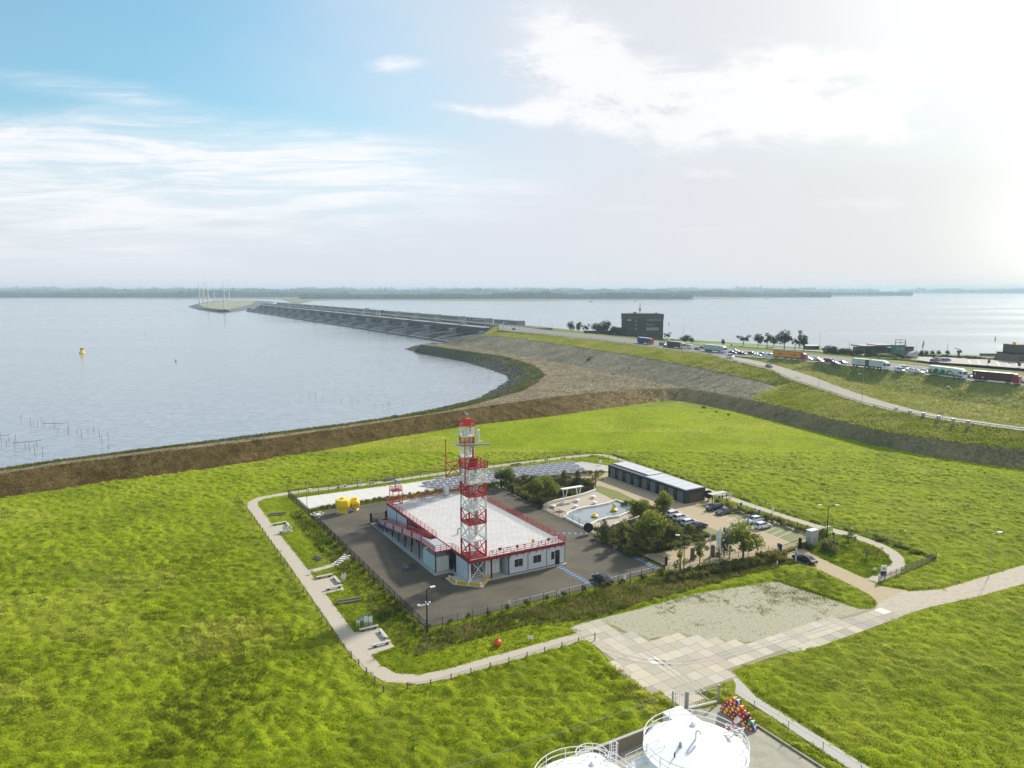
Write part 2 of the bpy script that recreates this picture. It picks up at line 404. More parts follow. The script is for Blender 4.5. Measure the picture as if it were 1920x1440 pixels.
for k, (n, poly) in enumerate(REG): own[inpoly(cx, cy, poly) & (own < 0)] = k
GRASSG = mat('grass_ground', (.22, .27, .008), .95, var=.3, scale=.05, col2=(.15, .19, .006), mixr=(.4, .62), bump=.9, bscale=1.6, dist=.35, spec=.1)
SLOPE = mat('mown_dry_slope', (.20, .135, .045), .95, var=.5, scale=.2, col2=(.12, .085, .022), mixr=(.35, .65), bump=.8, bscale=.9, dist=.3, spec=.1)
BARE = mat('stone_slope', (.29, .255, .185), .95, var=.4, scale=.05, col2=(.19, .18, .12), mixr=(.4, .6), bump=.7, bscale=.5, dist=.3, sx=(.6, 1, 1), spec=.1)
TRACK = mat('dry_track', (.27, .225, .145), .95, var=.45, scale=.07, col2=(.17, .145, .09), mixr=(.35, .7), bump=.5, bscale=.4, dist=.2, spec=.1)
ROCKM = mat('rock_shore', (.10, .095, .07), .95, var=.35, scale=.05, col2=(.10, .12, .025), mixr=(.45, .6), bump=1, bscale=.7, dist=.6, spec=.1)
EMBK = mat('embankment_grass', (.27, .27, .09), .95, var=.25, scale=.04, col2=(.18, .21, .045), mixr=(.38, .62), bump=.8, bscale=.5, dist=.4, spec=.1)
HARB = mat('harbour_grass', (.16, .20, .05), .95, var=.25, scale=.02, col2=(.11, .13, .04), mixr=(.4, .6), bump=.5, bscale=.3, dist=.3, spec=.1)
def add_zone(m, c, x0, x1):   # the slope's stone differs right of the bend: greyer, drier
    t = NT(m.node_tree); p = t.n['Principled BSDF']; old = p.inputs['Base Color'].links[0].from_socket; ps = t.new('ShaderNodeSeparateXYZ'); g = t.new('ShaderNodeNewGeometry'); t.l.new(g.outputs['Position'], ps.inputs[0])
    t.put(p.inputs['Base Color'], t.mix(t.m('MULTIPLY', t.ramp(ps.outputs[0], x0, x1), .75), old, c))
add_zone(SLOPE, (.44, .34, .19), 5, 80)
GM = dict(field=GRASSG, dike_slope=SLOPE, dike_track=TRACK, rocky_shore=ROCKM, bare_slope=BARE, embankment=EMBK, verge=EMBK, harbour_land=HARB)
NAMES = dict(field='ground')
for k, (n, poly) in enumerate(REG):
    fs = [list(f) for f, o in zip(Fc, own) if o == k]
    used = sorted({i for f in fs for i in f}); rm = {i: j for j, i in enumerate(used)}
    b = B(); b.add([(V[i].x, V[i].y, zs[i]) for i in used], [[rm[i] for i in f] for f in fs], GM[n])
    o = b.build(NAMES.get(n, n))
    for pz in o.data.polygons:
        if pz.normal.z < 0: o.data.flip_normals(); break
    struct(o)
# water, lake bed
WATER = bpy.data.materials.new('water'); WATER.use_nodes = True; t = NT(WATER.node_tree); p = t.n['Principled BSDF']
pos = t.new('ShaderNodeNewGeometry').outputs['Position']
big = t.noise(pos, .004, 4, .6, .5, (.45, 1.6, 1))
rip = t.ramp(t.noise(pos, .5, 5, .7, .5, (.5, 1, 1)), .36, .62)
t.put(p.inputs['Base Color'], t.mix(t.m('MULTIPLY', t.m('SUBTRACT', 1, rip), .6), t.mix(big, (.23, .26, .30), (.39, .405, .43)), (.13, .16, .18)))
t.put(p.inputs['Roughness'], t.m('ADD', .10, t.m('MULTIPLY', t.ramp(big, .3, .7), .10))); p.inputs['IOR'].default_value = 1.33; p.inputs['Specular IOR Level'].default_value = .75
bp = t.new('ShaderNodeBump'); bp.inputs['Strength'].default_value = .42; bp.inputs['Distance'].default_value = 1.0
hh = t.m('ADD', t.m('MULTIPLY', t.noise(pos, .6, 4, .65, .4, (.5, 1, 1)), .34), t.m('MULTIPLY', t.noise(pos, .09, 3, .5, .4, (.5, 1, 1)), .55))
t.put(bp.inputs['Height'], hh); t.put(p.inputs['Normal'], bp.outputs[0])
struct(B().box(-14000, 14000, -600, 24000, -40, -1.5, WATER).build('water'))
# the far shores
FARG = mat('far_land', (.16, .17, .09), .95, var=.2, scale=.002, col2=(.24, .22, .15), mixr=(.45, .6), spec=.1)
SAND = mat('sandy_land', (.36, .32, .22), .95, var=.15, scale=.02, col2=(.22, .23, .12), mixr=(.4, .6), bump=.4, spec=.1)
shore = [(-700,558),(0,558),(200,559),(340,560),(441,559.6),(500,560),(528,561),(557,570),(591,563.2),(640,562),(760,562.5),(900,564),(1000,563),(1180,562),(1300,560.5),(1400,559),(1480,557.6),(1560,556.5),(1640,555.5),(1712,553.5)]
sp = [P(x, y, -.3) for x, y in shore]
far = [Vector((sp[-1].x + 2600, 11500, 0)), Vector((9000, 15500, 0)), Vector((-12000, 15500, 0)), Vector((-12000, sp[0].y, 0))]
struct(B().prism([(q.x, q.y) for q in sp + far], -3, -.3, FARG).build('far_shore'))
far2 = [P(1760, 550.5), P(2500, 551)]
struct(B().prism([(far2[0].x, far2[0].y), (far2[1].x, far2[1].y), (far2[1].x, far2[1].y + 900), (far2[0].x, far2[0].y + 900)], -3, -.4, FARG).build('distant_coast'))
# headland with the wind turbines
out = pxs([(351,575),(355,577),(374,582),(404,586),(434,585.5),(460,582.5),(475,580)], -2); back = pxs([(520,566),(500,561.5),(441,561),(400,564),(372,568.5)], -2)
inn = pxs([(372,571),(385,576.8),(415,580.8),(434,579),(460,574),(472,570)], 5); binn = pxs([(480,563.5),(440,562.5),(405,565.5),(380,569)], 5)
b = B(); pts = [(q.x, q.y) for q in out + back]; ptsi = [(q.x, q.y) for q in inn + binn]
vv = [Vector(q) for q in pts + ptsi]; n0, n1_ = len(pts), len(ptsi)
ed = [(i, (i+1) % n0) for i in range(n0)] + [(n0+i, n0+(i+1) % n1_) for i in range(n1_)]
v2, _, f2, o2, _, _ = delaunay_2d_cdt(vv, ed, [], 1, 1e-4)
zz = [(-2 if (o2[i] and o2[i][0] < n0) else 5) for i in range(len(v2))]
cxx = np.array([sum(v2[i].x for i in f)/len(f) for f in f2]); cyy = np.array([sum(v2[i].y for i in f)/len(f) for f in f2])
ii = inpoly(cxx, cyy, ptsi); DROCK = mat('dark_revetment', (.075, .08, .085), .95, var=.3, scale=.05)
for f, q in zip(f2, ii): b.add([(v2[i].x, v2[i].y, zz[i]) for i in f], [tuple(range(len(f)))], SAND if q else DROCK)
struct(b.build('headland'))
# ------------------------------------------------------------ roads
ASPH = mat('road_asphalt', (.20, .19, .175), .9, var=.15, scale=.05, bump=.2, spec=.2)
def lineof(l, n): return [P(*q) for q in resample(l, n)]
hn = [(935,619.5,16),(1040,630,16),(1132,639.5,16),(1196,648,16),(1269,657.4,16),(1326,664.5,16),(1377,668,16),(1455,673.5,16),(1510,678,16),(1590,686,16),(1671,695,16),(1752,705,16),(1829,715.5,16),(1920,724,16),(2400,770,16)]
ROADN, ROADF = lineof(hn, 60), lineof(H2, 60)
def offs(A, Bq, f): return [a.lerp(b, f) for a, b in zip(A, Bq)]
strip('highway', ROADN, ROADF, ASPH, .12)
LINEM = mat('road_marking', (.75, .75, .72), .7, var=.1)
strip('edge_line', offs(ROADN, ROADF, .06), offs(ROADN, ROADF, .075), LINEM, .15); strip('edge_line', offs(ROADN, ROADF, .93), offs(ROADN, ROADF, .945), LINEM, .15)
b = B(); cl, cr = offs(ROADN, ROADF, .49), offs(ROADN, ROADF, .505)
for i in range(59):
    for k in range(3):
        f0, f1 = k/3, k/3+.14
        q = [cl[i].lerp(cl[i+1], f0), cl[i].lerp(cl[i+1], f1), cr[i].lerp(cr[i+1], f1), cr[i].lerp(cr[i+1], f0)]
        b.quad(*[(w.x, w.y, w.z+.15) for w in q], LINEM)
struct(b.build('lane_line'))
LIGHTA = mat('pale_asphalt', (.33, .30, .25), .9, var=.12, scale=.1, bump=.2, spec=.2)
rl, ru = lineof(L7[6:], 40), lineof([(1345,664.8,15.9)] + RU, 40)
strip('exit_ramp', rl, ru, LIGHTA, .12)
# harbour side road and car park
PKG = mat('car_park_paving', (.42, .39, .35), .9, var=.1, scale=.05, spec=.2)
def zroad(pts, z, w, name, m):
    c = [P(x, y, z) for x, y in pts]; l, r = ribbon([tuple(q) for q in resample([tuple(q) for q in c], 30)], w, z); return strip(name, l, r, m)
zroad([(1250,640),(1330,646),(1440,653),(1540,658),(1640,665.5),(1720,672)], 10.4, 6, 'service_road', PKG)
sheet('car_park', [P(*q, 10.4) for q in [(1698,671),(1735,669),(1800,671),(1900,677),(2100,690),(2100,703),(1920,691),(1830,684),(1740,678)]], 10.4, PKG)
b = B()
for k in range(9):
    x = 1815 + k*18; q0, q1 = P(x, 674.5+k*1.3, 10.41), P(x+5, 681+k*1.35, 10.41); d = (q1-q0).normalized(); s_ = Vector((-d.y, d.x, 0))*.15
    b.quad(q0-s_, q1-s_, q1+s_, q0+s_, LINEM)
struct(b.build('bay_line'))
MEAD = mat('bright_meadow', (.14, .23, .03), .95, var=.15, scale=.05)
sheet('meadow', [P(*q, 10.45) for q in [(1290,641.2),(1400,645),(1450,649.5),(1480,654),(1380,650.5),(1300,645)]], 10.45, MEAD)
sheet('meadow', [P(*q, 10.45) for q in [(1770,665),(1880,669.5),(1880,671.5),(1770,667)]], 10.45, MEAD)
sheet('meadow', [P(*q, 10.45) for q in [(1545,661.5),(1575,660.8),(1600,664.5),(1580,665.2)]], 10.45, MEAD)
# ------------------------------------------------------------ the compound's surfaces
YARD = mat('yard_asphalt', (.112, .097, .068), .85, var=.28, scale=.14, col2=(.078, .069, .052), mixr=(.35, .7), bump=.25, bscale=6, spec=.3)
SANDP = mat('sand_pavers', (.42, .34, .22), .9, var=.14, scale=.3, bump=.25, bscale=3, spec=.2)
GRAVEL = mat('shell_gravel', (.47, .42, .34), .95, var=.28, scale=1.6, bump=.6, bscale=6, spec=.1)
SLAB = mat('white_slab', (.60, .58, .54), .9, var=.1, scale=.3, bump=.15)
SOIL = mat('planting_soil', (.05, .06, .02), .95, var=.3, scale=.5, bump=.8)
LAWN = mat('lawn', (.14, .22, .015), .95, var=.25, scale=.2, bump=.8, bscale=3, dist=.1)
BAYG = mat('grass_pavers', (.20, .22, .09), .95, var=.3, scale=.9, bump=.5, bscale=4)
KERB = mat('kerb_stone', (.36, .33, .28), .9, var=.15)
def Lq(l): return [L(a, b) for a, b in l]
HARD = []   # outlines where no grass grows
def hard(name, pts, z, m, **k): HARD.append(pts); return sheet(name, pts, z, m, **k)
yardp = Lq([(.3,.9),(48.6,.9),(49.2,13.5),(49.2,68.3),(3.6,68.8),(.3,66)])
hard('yard_surface', yardp, .05, YARD)
hard('parking_surface', Lq([(49.4,-.6),(73.6,-2.6),(81.6,-2.2),(89.4,-.6),(90.5,20),(90,64.2),(70,69.6),(52,69),(49.4,67)]), .03, SANDP)
b = B()
for k in range(12):   # pale concrete slab strip behind the yard, one slab every 2.9 m
    b.box(.6+k*2.9, .6+k*2.9+2.86, 73.0, 83.6, 0, .06, SLAB)
struct(b.build('slab_strip', loc=O0, rz=AL)); HARD.append(Lq([(.4,72.8),(92,66),(86,81),(.4,83.8)]))
hard('solar_ground', Lq([(35.4,72.6),(49,72),(70,69.4),(92,66),(86,80.6),(60,83.2),(35.4,83.6)]), .045, CONC)
b = B()   # kerbs round the yard
for q0, q1 in (((49.1,14),(49.2,68.4)),((3.4,69),(49.2,68.5))): b.bar((*q0,.08),(*q1,.08),.18,KERB,.2)
struct(b.build('kerb', loc=O0, rz=AL))
# painted lines
b = B(); PB = mat('blue_marking', (.10, .25, .50), .8, var=.2); PW = mat('pale_blue_line', (.42, .52, .58), .8, var=.2)
b.box(.8, 48, 3.0, 3.12, .058, .062, PW); b.box(36.3, 36.4, .9, 3.0, .058, .062, PW); b.box(32.4,32.5,.9,3.0,.058,.062,PW)
struct(b.build('yard_line', loc=O0, rz=AL))
b = B()
for (a0, b0), (a1, b1), n in (((32.3,12.0),(32.5,3.6),10), ((47.4,11.4),(47.9,2.4),11), ((39.6,30.4),(48.0,25.2),9)):
    d = Vector((a1-a0, b1-b0)); u = d.normalized(); q = Vector((-u.y, u.x))
    for k in range(n):
        c = Vector((a0, b0)) + d * (k / (n-1)); cs = [c-u*.22-q*.5, c+u*.22-q*.5, c+u*.22+q*.5, c-u*.22+q*.5]
        b.quad(*[(w.x, w.y, .06) for w in cs], PB)
struct(b.build('dashed_marking', loc=O0, rz=AL))
# access road, junction, road to the right
hard('access_road', pxs([(1462,1042),(1503,1027),(1545,1050),(1627,1087.5),(1650,1099),(1702,1107.5),(1690,1150),(1655,1142),(1645,1136),(1642,1126),(1630,1115),(1540,1070)]), .02, SANDP)
PINKP = mat('pink_pavers', (.46, .40, .31), .9, var=.25, scale=1.2, col2=(.38, .33, .25), bump=.3, bscale=3)
hard('gravel_road', pxs([(1646,1132),(1690,1110),(1719,1108.5),(1766,1105),(1841,1083),(1920,1059.5),(2150,1005),(2150,1040),(1920,1095),(1832,1119),(1738,1140),(1672,1161),(1640,1141)]), .026, PINKP)
# paths of shell gravel
def pathribbon(name, pts, w, z=.03):
    c = [tuple(q) for q in smooth([tuple(P(x, y)) for x, y in pts], 90)]; l, r = ribbon(c, w, z); HARD.append(l + r[::-1]); return strip(name, l, r, GRAVEL)
LEFTP = [(1108,1189),(1000,1219),(900,1246),(820,1270),(765,1277),(715,1268),(680,1235),(650,1190),(610,1135),(575,1085),(540,1037),(505,995),(485,963),(470,947),(478,936),(510,930),(573,920),(690,908.5),(760,897.5),(840,886),(911,876.4),(1010,864),(1087,854.5),(1134,852),(1172,866),(1260,895),(1327,920),(1452,963),(1550,993),(1612,1008),(1668,1030),(1688,1052),(1676,1072),(1634,1089)]
pathribbon('footpath', LEFTP, 2.5)
for k, q in enumerate(([(503,988),(537,983),(549,996),(522,1004)], [(581,1090),(624,1080),(646,1106),(608,1113)], [(655,1188),(709,1177),(740,1213),(690,1230)], [(1535,995),(1552,988),(1610,1003),(1580,1006)])):
    hard('gravel_nook', pxs(q), .035, GRAVEL)
pathribbon('side_path', [(575,1073),(600,1067),(612,1063),(625,1060)], 1.5, .036)
hard('strip_path', pxs([(1380,1284),(1372,1270),(1384,1272),(1417,1306.5),(1629,1439),(1800,1545),(1760,1550),(1588,1439),(1436,1337),(1378,1300)]), .03, CONC)
# overgrown block paving and the old concrete slabs
PAV = mat('mossy_block_paving', (.38, .355, .255), .95, var=.3, scale=2.2, col2=(.25, .26, .14), mixr=(.45, .7), bump=.6, bscale=5)
pavp = pxs([(1080,1171),(1190,1144),(1300,1114),(1457,1090),(1560,1125),(1610,1142),(1640,1141),(1460,1195),(1370,1210),(1330,1205),(1280,1190),(1200,1200),(1150,1172),(1110,1172)])
hard('block_paving', pavp, .018, PAV)
outl = pxs([(1078,1177.5),(1110,1168),(1140,1168),(1174.6,1188),(1206,1191),(1222.5,1200),(1279,1186),(1329,1201),(1351.7,1196),(1368,1204),(1387,1200),(1404,1206),(1460,1190),(1645,1138),(1690,1153.5),(1600,1191),(1460,1229),(1372,1257),(1384,1270),(1350,1285),(1300,1300),(1330,1310),(1294,1334),(1262,1318),(1237,1297),(1220,1300),(1147.5,1245),(1110,1202)])
HARD.append(outl)
tint = [(.44,.41,.34),(.50,.46,.38),(.40,.38,.32),(.47,.45,.40),(.34,.315,.285),(.52,.48,.40),(.38,.36,.31),(.66,.64,.60),(.44,.39,.33)]
SM = [mat('slab_tint_%d' % i, (c[0]*1.04, c[1], c[2]*.92), .9, var=.12, scale=.9, bump=.2) for i, c in enumerate(tint)]
ol = [toL(q) for q in outl]; g = 1.95; cells = [(i, j) for i in range(8, 37) for j in range(-22, -2)]
ca = np.array([(i+.5)*g for i, j in cells]); cbb = np.array([(j+.5)*g for i, j in cells]); ins = inpoly(ca, cbb, ol)
b = B(); sr = random.Random(5)
for (i, j), q in zip(cells, ins):
    if not q: continue
    band_ = (j*g < -24 and i*g < 34) or i*g > 50
    k = sr.choices(range(9), [5,4,4,4,3.5,4,3,3 if i*g > 58 else .4,2] if band_ else [7,4,5,5,.4,2,.5,0,.6])[0]
    e = .022
    b.box(i*g+e, (i+1)*g-e, j*g+e, (j+1)*g-e, 0, .05 + sr.random()*.01, SM[k])
struct(b.build('concrete_slabs', loc=O0, rz=AL))
JOINT = mat('slab_joint', (.27, .25, .15), .95, var=.3, scale=2)
sheet('slab_bed', outl, .022, JOINT)
COURT = mat('tank_court', (.36, .34, .27), .9, var=.18, scale=.3, col2=(.28, .27, .21), mixr=(.4, .65), bump=.2)
hard('tank_court', Lq([(5.0,-38.4),(19.2,-36.6),(24.2,-37),(24.4,-75),(2,-75)]), .02, COURT)
b = B().bar((24.5,-37.2,.1),(24.6,-75,.1),.2,KERB,.25); struct(b.build('court_kerb', loc=O0, rz=AL))
# inner garden
hard('patio', pxs([(1018,953),(1034,942),(1066,935),(1092,929),(1116,921),(1136,930),(1156,942),(1120,950),(1085,958),(1057,970)]), .05, mat('patio_sand', (.43,.37,.29), .95, var=.15, scale=.8, bump=.3))
hard('patio', pxs([(1112,982),(1150,974),(1194,959),(1200,968),(1150,988),(1128,992)]), .05, MATS['patio_sand'])
sheet('garden_lawn', pxs([(1108,917),(1124,911),(1160,922),(1204,944),(1190,954),(1152,938),(1117,921)]), .045, mat('dry_lawn', (.17,.19,.04), .95, var=.25, scale=.3, bump=.6))
for q in ([(934,905),(985,893),(1060,893),(1115,908),(1112,918),(1080,928),(1030,940),(1012,957),(985,940)], [(1108,990),(1150,988),(1196,966),(1204,946),(1250,955),(1300,985),(1332,1006),(1240,1037),(1186,1040),(1150,1018)]):
    sheet('planting_bed', pxs(q), .04, SOIL)
sheet('grass_bay', pxs([(1302,949),(1318,943),(1375,959),(1445,980),(1520,1007.5),(1485,1018),(1415,990),(1380,972)]), .045, BAYG)
sheet('grass_bay', pxs([(1308,990),(1318,984),(1354,999),(1338,1008)]), .045, BAYG)
b = B()
for k in range(12):
    x = 1330 + k*13.6; y = 955+k*4.5; p0, p1 = P(x+18, y-2.5-k*.1, .05), P(x-8, y+8, .05)
    if k > 10: continue
    d = (p1-p0).normalized(); s_ = Vector((-d.y, d.x, 0))*.08; b.quad(p0-s_, p1-s_, p1+s_, p0+s_, SLAB)
struct(b.build('bay_divider'))
b = B(); q = pxs([(1318,942),(1375,958.5),(1445,979.5),(1522,1007)]); 
for u, v in zip(q, q[1:]): b.bar((u.x,u.y,.08),(v.x,v.y,.08),.5,KERB,.16)
struct(b.build('bay_kerb'))
sheet('oval_lawn', pxs([(1510,1035),(1545,1008),(1610,1012),(1650,1030),(1676,1050),(1664,1070),(1630,1086),(1560,1055)]), .012, LAWN)

# stain and tyre marks
OILM = mat('oil_stain', (.035, .032, .03), .7, var=.3, scale=1); g_ = random.Random(12)
for (x, y, rx, ry, n_) in ((768, 1066, 1.7, 2.6, 22), (834, 1086, .9, .5, 14), (812, 1088, .5, .3, 10)):
    c = P(x, y); sheet('oil_stain', [c + Vector((math.cos(i*6.283/n_)*rx*g_.uniform(.6,1.1), math.sin(i*6.283/n_)*ry*g_.uniform(.6,1.1), 0)) for i in range(n_)], .058, OILM)
TYRE = mat('tyre_mark', (.405, .385, .33), .9, var=.3, scale=2)
for k, q in enumerate(([(1128,1222),(1190,1243),(1265,1250),(1350,1236),(1470,1203),(1600,1165)], [(1135,1216),(1195,1236),(1268,1243),(1352,1229),(1472,1196),(1600,1158)], [(1165,1190),(1190,1212),(1240,1245),(1300,1290),(1330,1315)], [(1173,1188),(1200,1212),(1250,1243),(1312,1288),(1340,1312)])):
    c = [tuple(v) for v in smooth([tuple(P(*p)) for p in q], 40)]; l, r = ribbon(c, .28, .072); strip('tyre_mark', l, r, TYRE)
# ------------------------------------------------------------ main building (a 14..34.3, b 13.2..55)
RZ = 4.2
ROOFM = mat('roof_paving', (.50, .48, .45), .9, var=.10, scale=.25, bump=.1)
bt = ROOFM.node_tree; t = NT(bt); pr = t.n['Principled BSDF']; oc = t.new('ShaderNodeTexCoord').outputs['Object']
br = t.new('ShaderNodeTexBrick'); t.put(br.inputs['Vector'], oc); br.inputs['Scale'].default_value = .55; br.inputs['Mortar Size'].default_value = .022
br.offset = .5; br.inputs['Brick Width'].default_value = .62; br.inputs['Row Height'].default_value = .62
for k, c in (('Color1', (.56,.545,.53,1)), ('Color2', (.49,.475,.46,1)), ('Mortar', (.34,.325,.31,1))): br.inputs[k].default_value = c
st = t.noise(oc, .12, 5, .6); t.put(pr.inputs['Base Color'], t.mix(t.m('MULTIPLY', t.ramp(st, .42, .68), .35), br.outputs[0], (.44, .45, .45)))
hall = lt('workshop_building', 'low grey panelled building with a wide pale paved roof deck edged by red railings', 'building', 14, 13.2)
OFF = (14, 13.2, 0)
def hp(b, name, sm=False, par=None): return b.move(OFF).build(name, par or hall, sm)
A0, A1, B0, B1 = 14.0, 34.3, 13.2, 55.2
roof = hp(B().box(A0+.12, A1-.12, B0+.12, B1-.12, RZ-.25, RZ, ROOFM), 'roof')
hp(B().box(A0-.6, A1+.1, B0-.6, B1, .0, .14, CONC), 'floor_slab')
b = B()
for s in ((A0,A1,B0,B0+.16),(A0,A1,B1-.16,B1)): b.box(s[0],s[1],s[2],s[3],RZ-.55,RZ+.06,DRED)
for s in ((A0,A0+.16,B0+.17,B1-.17),(A1-.16,A1,B0+.17,B1-.17)): b.box(s[0],s[1],s[2],s[3],RZ-.55,RZ+.06,DRED)
hp(b, 'fascia')
wz0, wz1 = .14, RZ-.56
mods = [(22.1,26.0),(26.1,30.1),(30.2,34.2)]
for i, (m0, m1) in enumerate(mods):
    w = hp(B().box(m0,m1,B0+.05,B0+.2,wz0,wz1,GREYP), 'wall_panel')
    b = B().box(m0,m1,B0+.035,B0+.055,wz0,wz0+.1,DARK)
    hp(b, 'base_rail', par=None)
    if i < 2:
        f = hp(B().box(m0+1.0,m0+2.9,B0,B0+.045,1.25,2.85,WHITE), 'window_frame')
        hp(B().box(m0+1.08,m0+1.93,B0-.02,B0+.02,1.33,2.77,GLASS).box(m0+1.97,m0+2.82,B0-.02,B0+.02,1.33,2.77,GLASS), 'window_pane')
    else:
        hp(B().box(m0+.85,m0+1.75,B0,B0+.045,1.2,2.9,WHITE), 'window_frame'); hp(B().box(m0+.93,m0+1.67,B0-.02,B0+.02,1.28,2.82,GLASS), 'window_pane')
        d = hp(B().box(m0+1.85,m0+2.85,B0-.01,B0+.045,.16,2.9,DARK), 'door'); hp(B().box(m0+1.98,m0+2.72,B0-.03,B0-.005,1.7,2.75,GLASS), 'door_pane')
for a in (22.02, 26.05, 30.15, 34.25):
    hp(B().box(a-.05,a+.05,B0+.02,B0+.22,wz0,wz1,DARK), 'column')
hp(B().box(A1-.2,A1-.05,B0+.25,B1-.25,wz0,wz1,GREYP), 'side_wall'); hp(B().box(22.1,A1-.25,B1-.3,B1-.15,wz0,wz1,GREYP), 'rear_wall')
hp(B().box(22.0,22.12,B0+.25,20,wz0,wz1,GREYP), 'inner_wall'); hp(B().box(14.6,22,20,20.15,wz0,wz1,mat('shadow_grey', (.16,.17,.17), .7)), 'inner_wall')  # back wall of the open bay in plain dark grey
for m0, m1 in ((34.0+.0,0),): pass
for b0, b1 in ((14.4,18.9),(43.0,48.9),(49.0,54.9)):
    hp(B().box(A0+.04,A0+.2,b0,b1,wz0,wz1,GREYP), 'wall_panel')
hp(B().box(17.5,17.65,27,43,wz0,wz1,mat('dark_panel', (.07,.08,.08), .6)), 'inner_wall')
for a, b_ in ((14.1,19.2),(14.1,21.0),(14.1,27.5),(14.1,33),(14.1,38),(14.1,43),(18.4,13.3),(14.1,49),(14.1,55)):
    hp(B().box(a-.1,a+.1,b_-.1,b_+.1,.14,RZ-.5,DARK), 'column')
def rail(pts, h=1.1, step=2.0, m=RED, rails=(.35,.7,1.1), w=.06, dense=0, wp=.07):
    """posts and rails along a line of points"""
    b = B()
    for p, q in zip(pts, pts[1:]):
        p, q = Vector(p), Vector(q); n = max(1, round((q-p).length/step))
        for i in range(n+1): c = p.lerp(q, i/n); b.bar(c, c+Vector((0,0,h)), wp, m)
        for r in rails: b.bar(p+Vector((0,0,r)), q+Vector((0,0,r)), w, m)
        if dense:
            k = int((q-p).length/dense)
            for i in range(k): c = p.lerp(q, (i+.5)/k); b.bar(c+Vector((0,0,.1)), c+Vector((0,0,h)), .035, m)
    return b
for nm, pts, st_, dn in (('left', [(A0,B1,RZ+.06),(A0,27.6,RZ+.06)],2,0), ('front', [(A0,20.2,RZ+.06),(A0,17.6,RZ+.06)],1.2,0), ('front', [(17.9,B0,RZ+.06),(A1,B0,RZ+.06)],1.5,0), ('right', [(A1,B0,RZ+.06),(A1,B1,RZ+.06)],2,.35), ('rear', [(A0,B1,RZ+.06),(20,B1,RZ+.06)],2,0), ('rear', [(20,B1,RZ+.06),(A1,B1,RZ+.06)],2.5,0)):
    hp(rail(pts, step=st_, dense=dn), 'railing')
for k in range(12): hp(B().box(18+k*1.4, 18.08+k*1.4, B0-.12, B0-.005, RZ-.85, RZ-.1, DRED), 'edge_bracket')
# roof equipment
for (a, b_, lab) in ((28.3,54.0,'slim pale grey cabinet with rounded shoulders on the rear roof edge'),):
    c = thing('equipment_cabinet', lab, 'cabinet', L(a,b_,RZ), AL)
    B().box(-.5,.5,-.4,.4,.15,2.0,mat('pale_green_grey',(.55,.60,.58),.5)).box(-.7,.7,-.6,.6,0,.15,GALV).build('housing', c); B().box(-.52,-.42,-.46,-.405,.8,1.1,DARK).build('handle', c)
c = thing('vent_pipe', 'dark goose-neck vent pipe standing alone on the pale roof paving', 'vent pipe', L(18.6,27.6,RZ)); 
pts = [(0,0,0),(0,0,.8)] + [(.3-.3*math.cos(k*R(30)),0,.8+.3*math.sin(k*R(30))) for k in range(1,7)] + [(.6,0,.6)]
B().path(pts, .09, mat('dark_green_metal', (.03,.07,.06), .5), 8).build('pipe', c); B().lathe([(.25,0),(.25,.06),(.12,.1)],12,GALV).build('flange', c)
for k,(a,b_) in enumerate(((20.0,54.2),(22.4,54.0))):
    c = thing('warning_stand', ('red A-frame stand at the rear roof edge beside the radar stand','orange red A-frame stand at the rear roof edge near the grey cabinet')[k], 'stand', L(a,b_,RZ), AL)
    B().bar((-.5,0,0),(0,0,1.2),.1,RED).bar((.5,0,0),(0,0,1.2),.1,RED).bar((-.3,0,.45),(.3,0,.45),.08,RED).build('frame', c); B().box(-.6,.6,-.3,.3,0,.08,GALV).build('base_plate', c)
for k,(a,b_,m,l) in enumerate(((27.6,14.0,mat('orange_yellow',(.75,.35,.01),.4),'small orange yellow beacon on the front roof railing'),)):
    c = thing('beacon_light', l, 'beacon', L(a,b_,RZ)); B().lathe([(.22,.95),(.25,1.0),(.25,1.4),(.15,1.5)],12,m).build('lens', c); B().tube((0,0,0),(0,0,.95),.05,DRED).build('post', c)
for k in range(9):
    a = 19.0+k*1.75
    if abs(a-27.6)<.8: continue
    c = thing('deck_instrument', 'small dark instrument box on the front roof railing, %s from the left' % ORD[k], 'instrument', L(a,14.1+.25*(k%3),RZ), AL, 'instruments along the front roof railing')
    B().tube((0,0,0),(0,0,.5+.15*(k%2)),.04,DARK).build('post', c); B().box(-.22-.1*(k%3),.22+.1*(k%3),-.12,.12,.5,.8+.1*(k%2),DARK if k%2 else GREYP).build('housing', c)
# ramp and landing on the left side
ramp = lt('access_ramp', 'long sloping access ramp with red framed translucent side panels climbing to the roof deck', 'ramp', 12, 27)
RO = (12, 27, 0)
PANEL = mat('translucent_panel', (.62,.60,.66), .3, var=.05); DECK = mat('ramp_deck', (.42,.47,.53), .6, var=.08)
def rp(b, n): return b.move(RO).build(n, ramp)
s0, s1 = (53.0, .55), (27.0, RZ)
def zr(b_): return s0[1] + (s0[0]-b_)/(s0[0]-s1[0])*(s1[1]-s0[1])
rp(B().hexa([(10.9,s0[0],s0[1]-.15),(12.6,s0[0],s0[1]-.15),(12.6,s1[0],s1[1]-.15),(10.9,s1[0],s1[1]-.15)],[(10.9,s0[0],s0[1]),(12.6,s0[0],s0[1]),(12.6,s1[0],s1[1]),(10.9,s1[0],s1[1])],DECK), 'ramp_deck')
rp(B().prism([(10.6,20.6),(13.96,20.6),(13.96,27.4),(12.65,27.4),(12.65,26.98),(10.6,26.98)], RZ-.2, RZ-.01, mat('landing_deck',(.36,.38,.40),.7,var=.08)), 'landing')
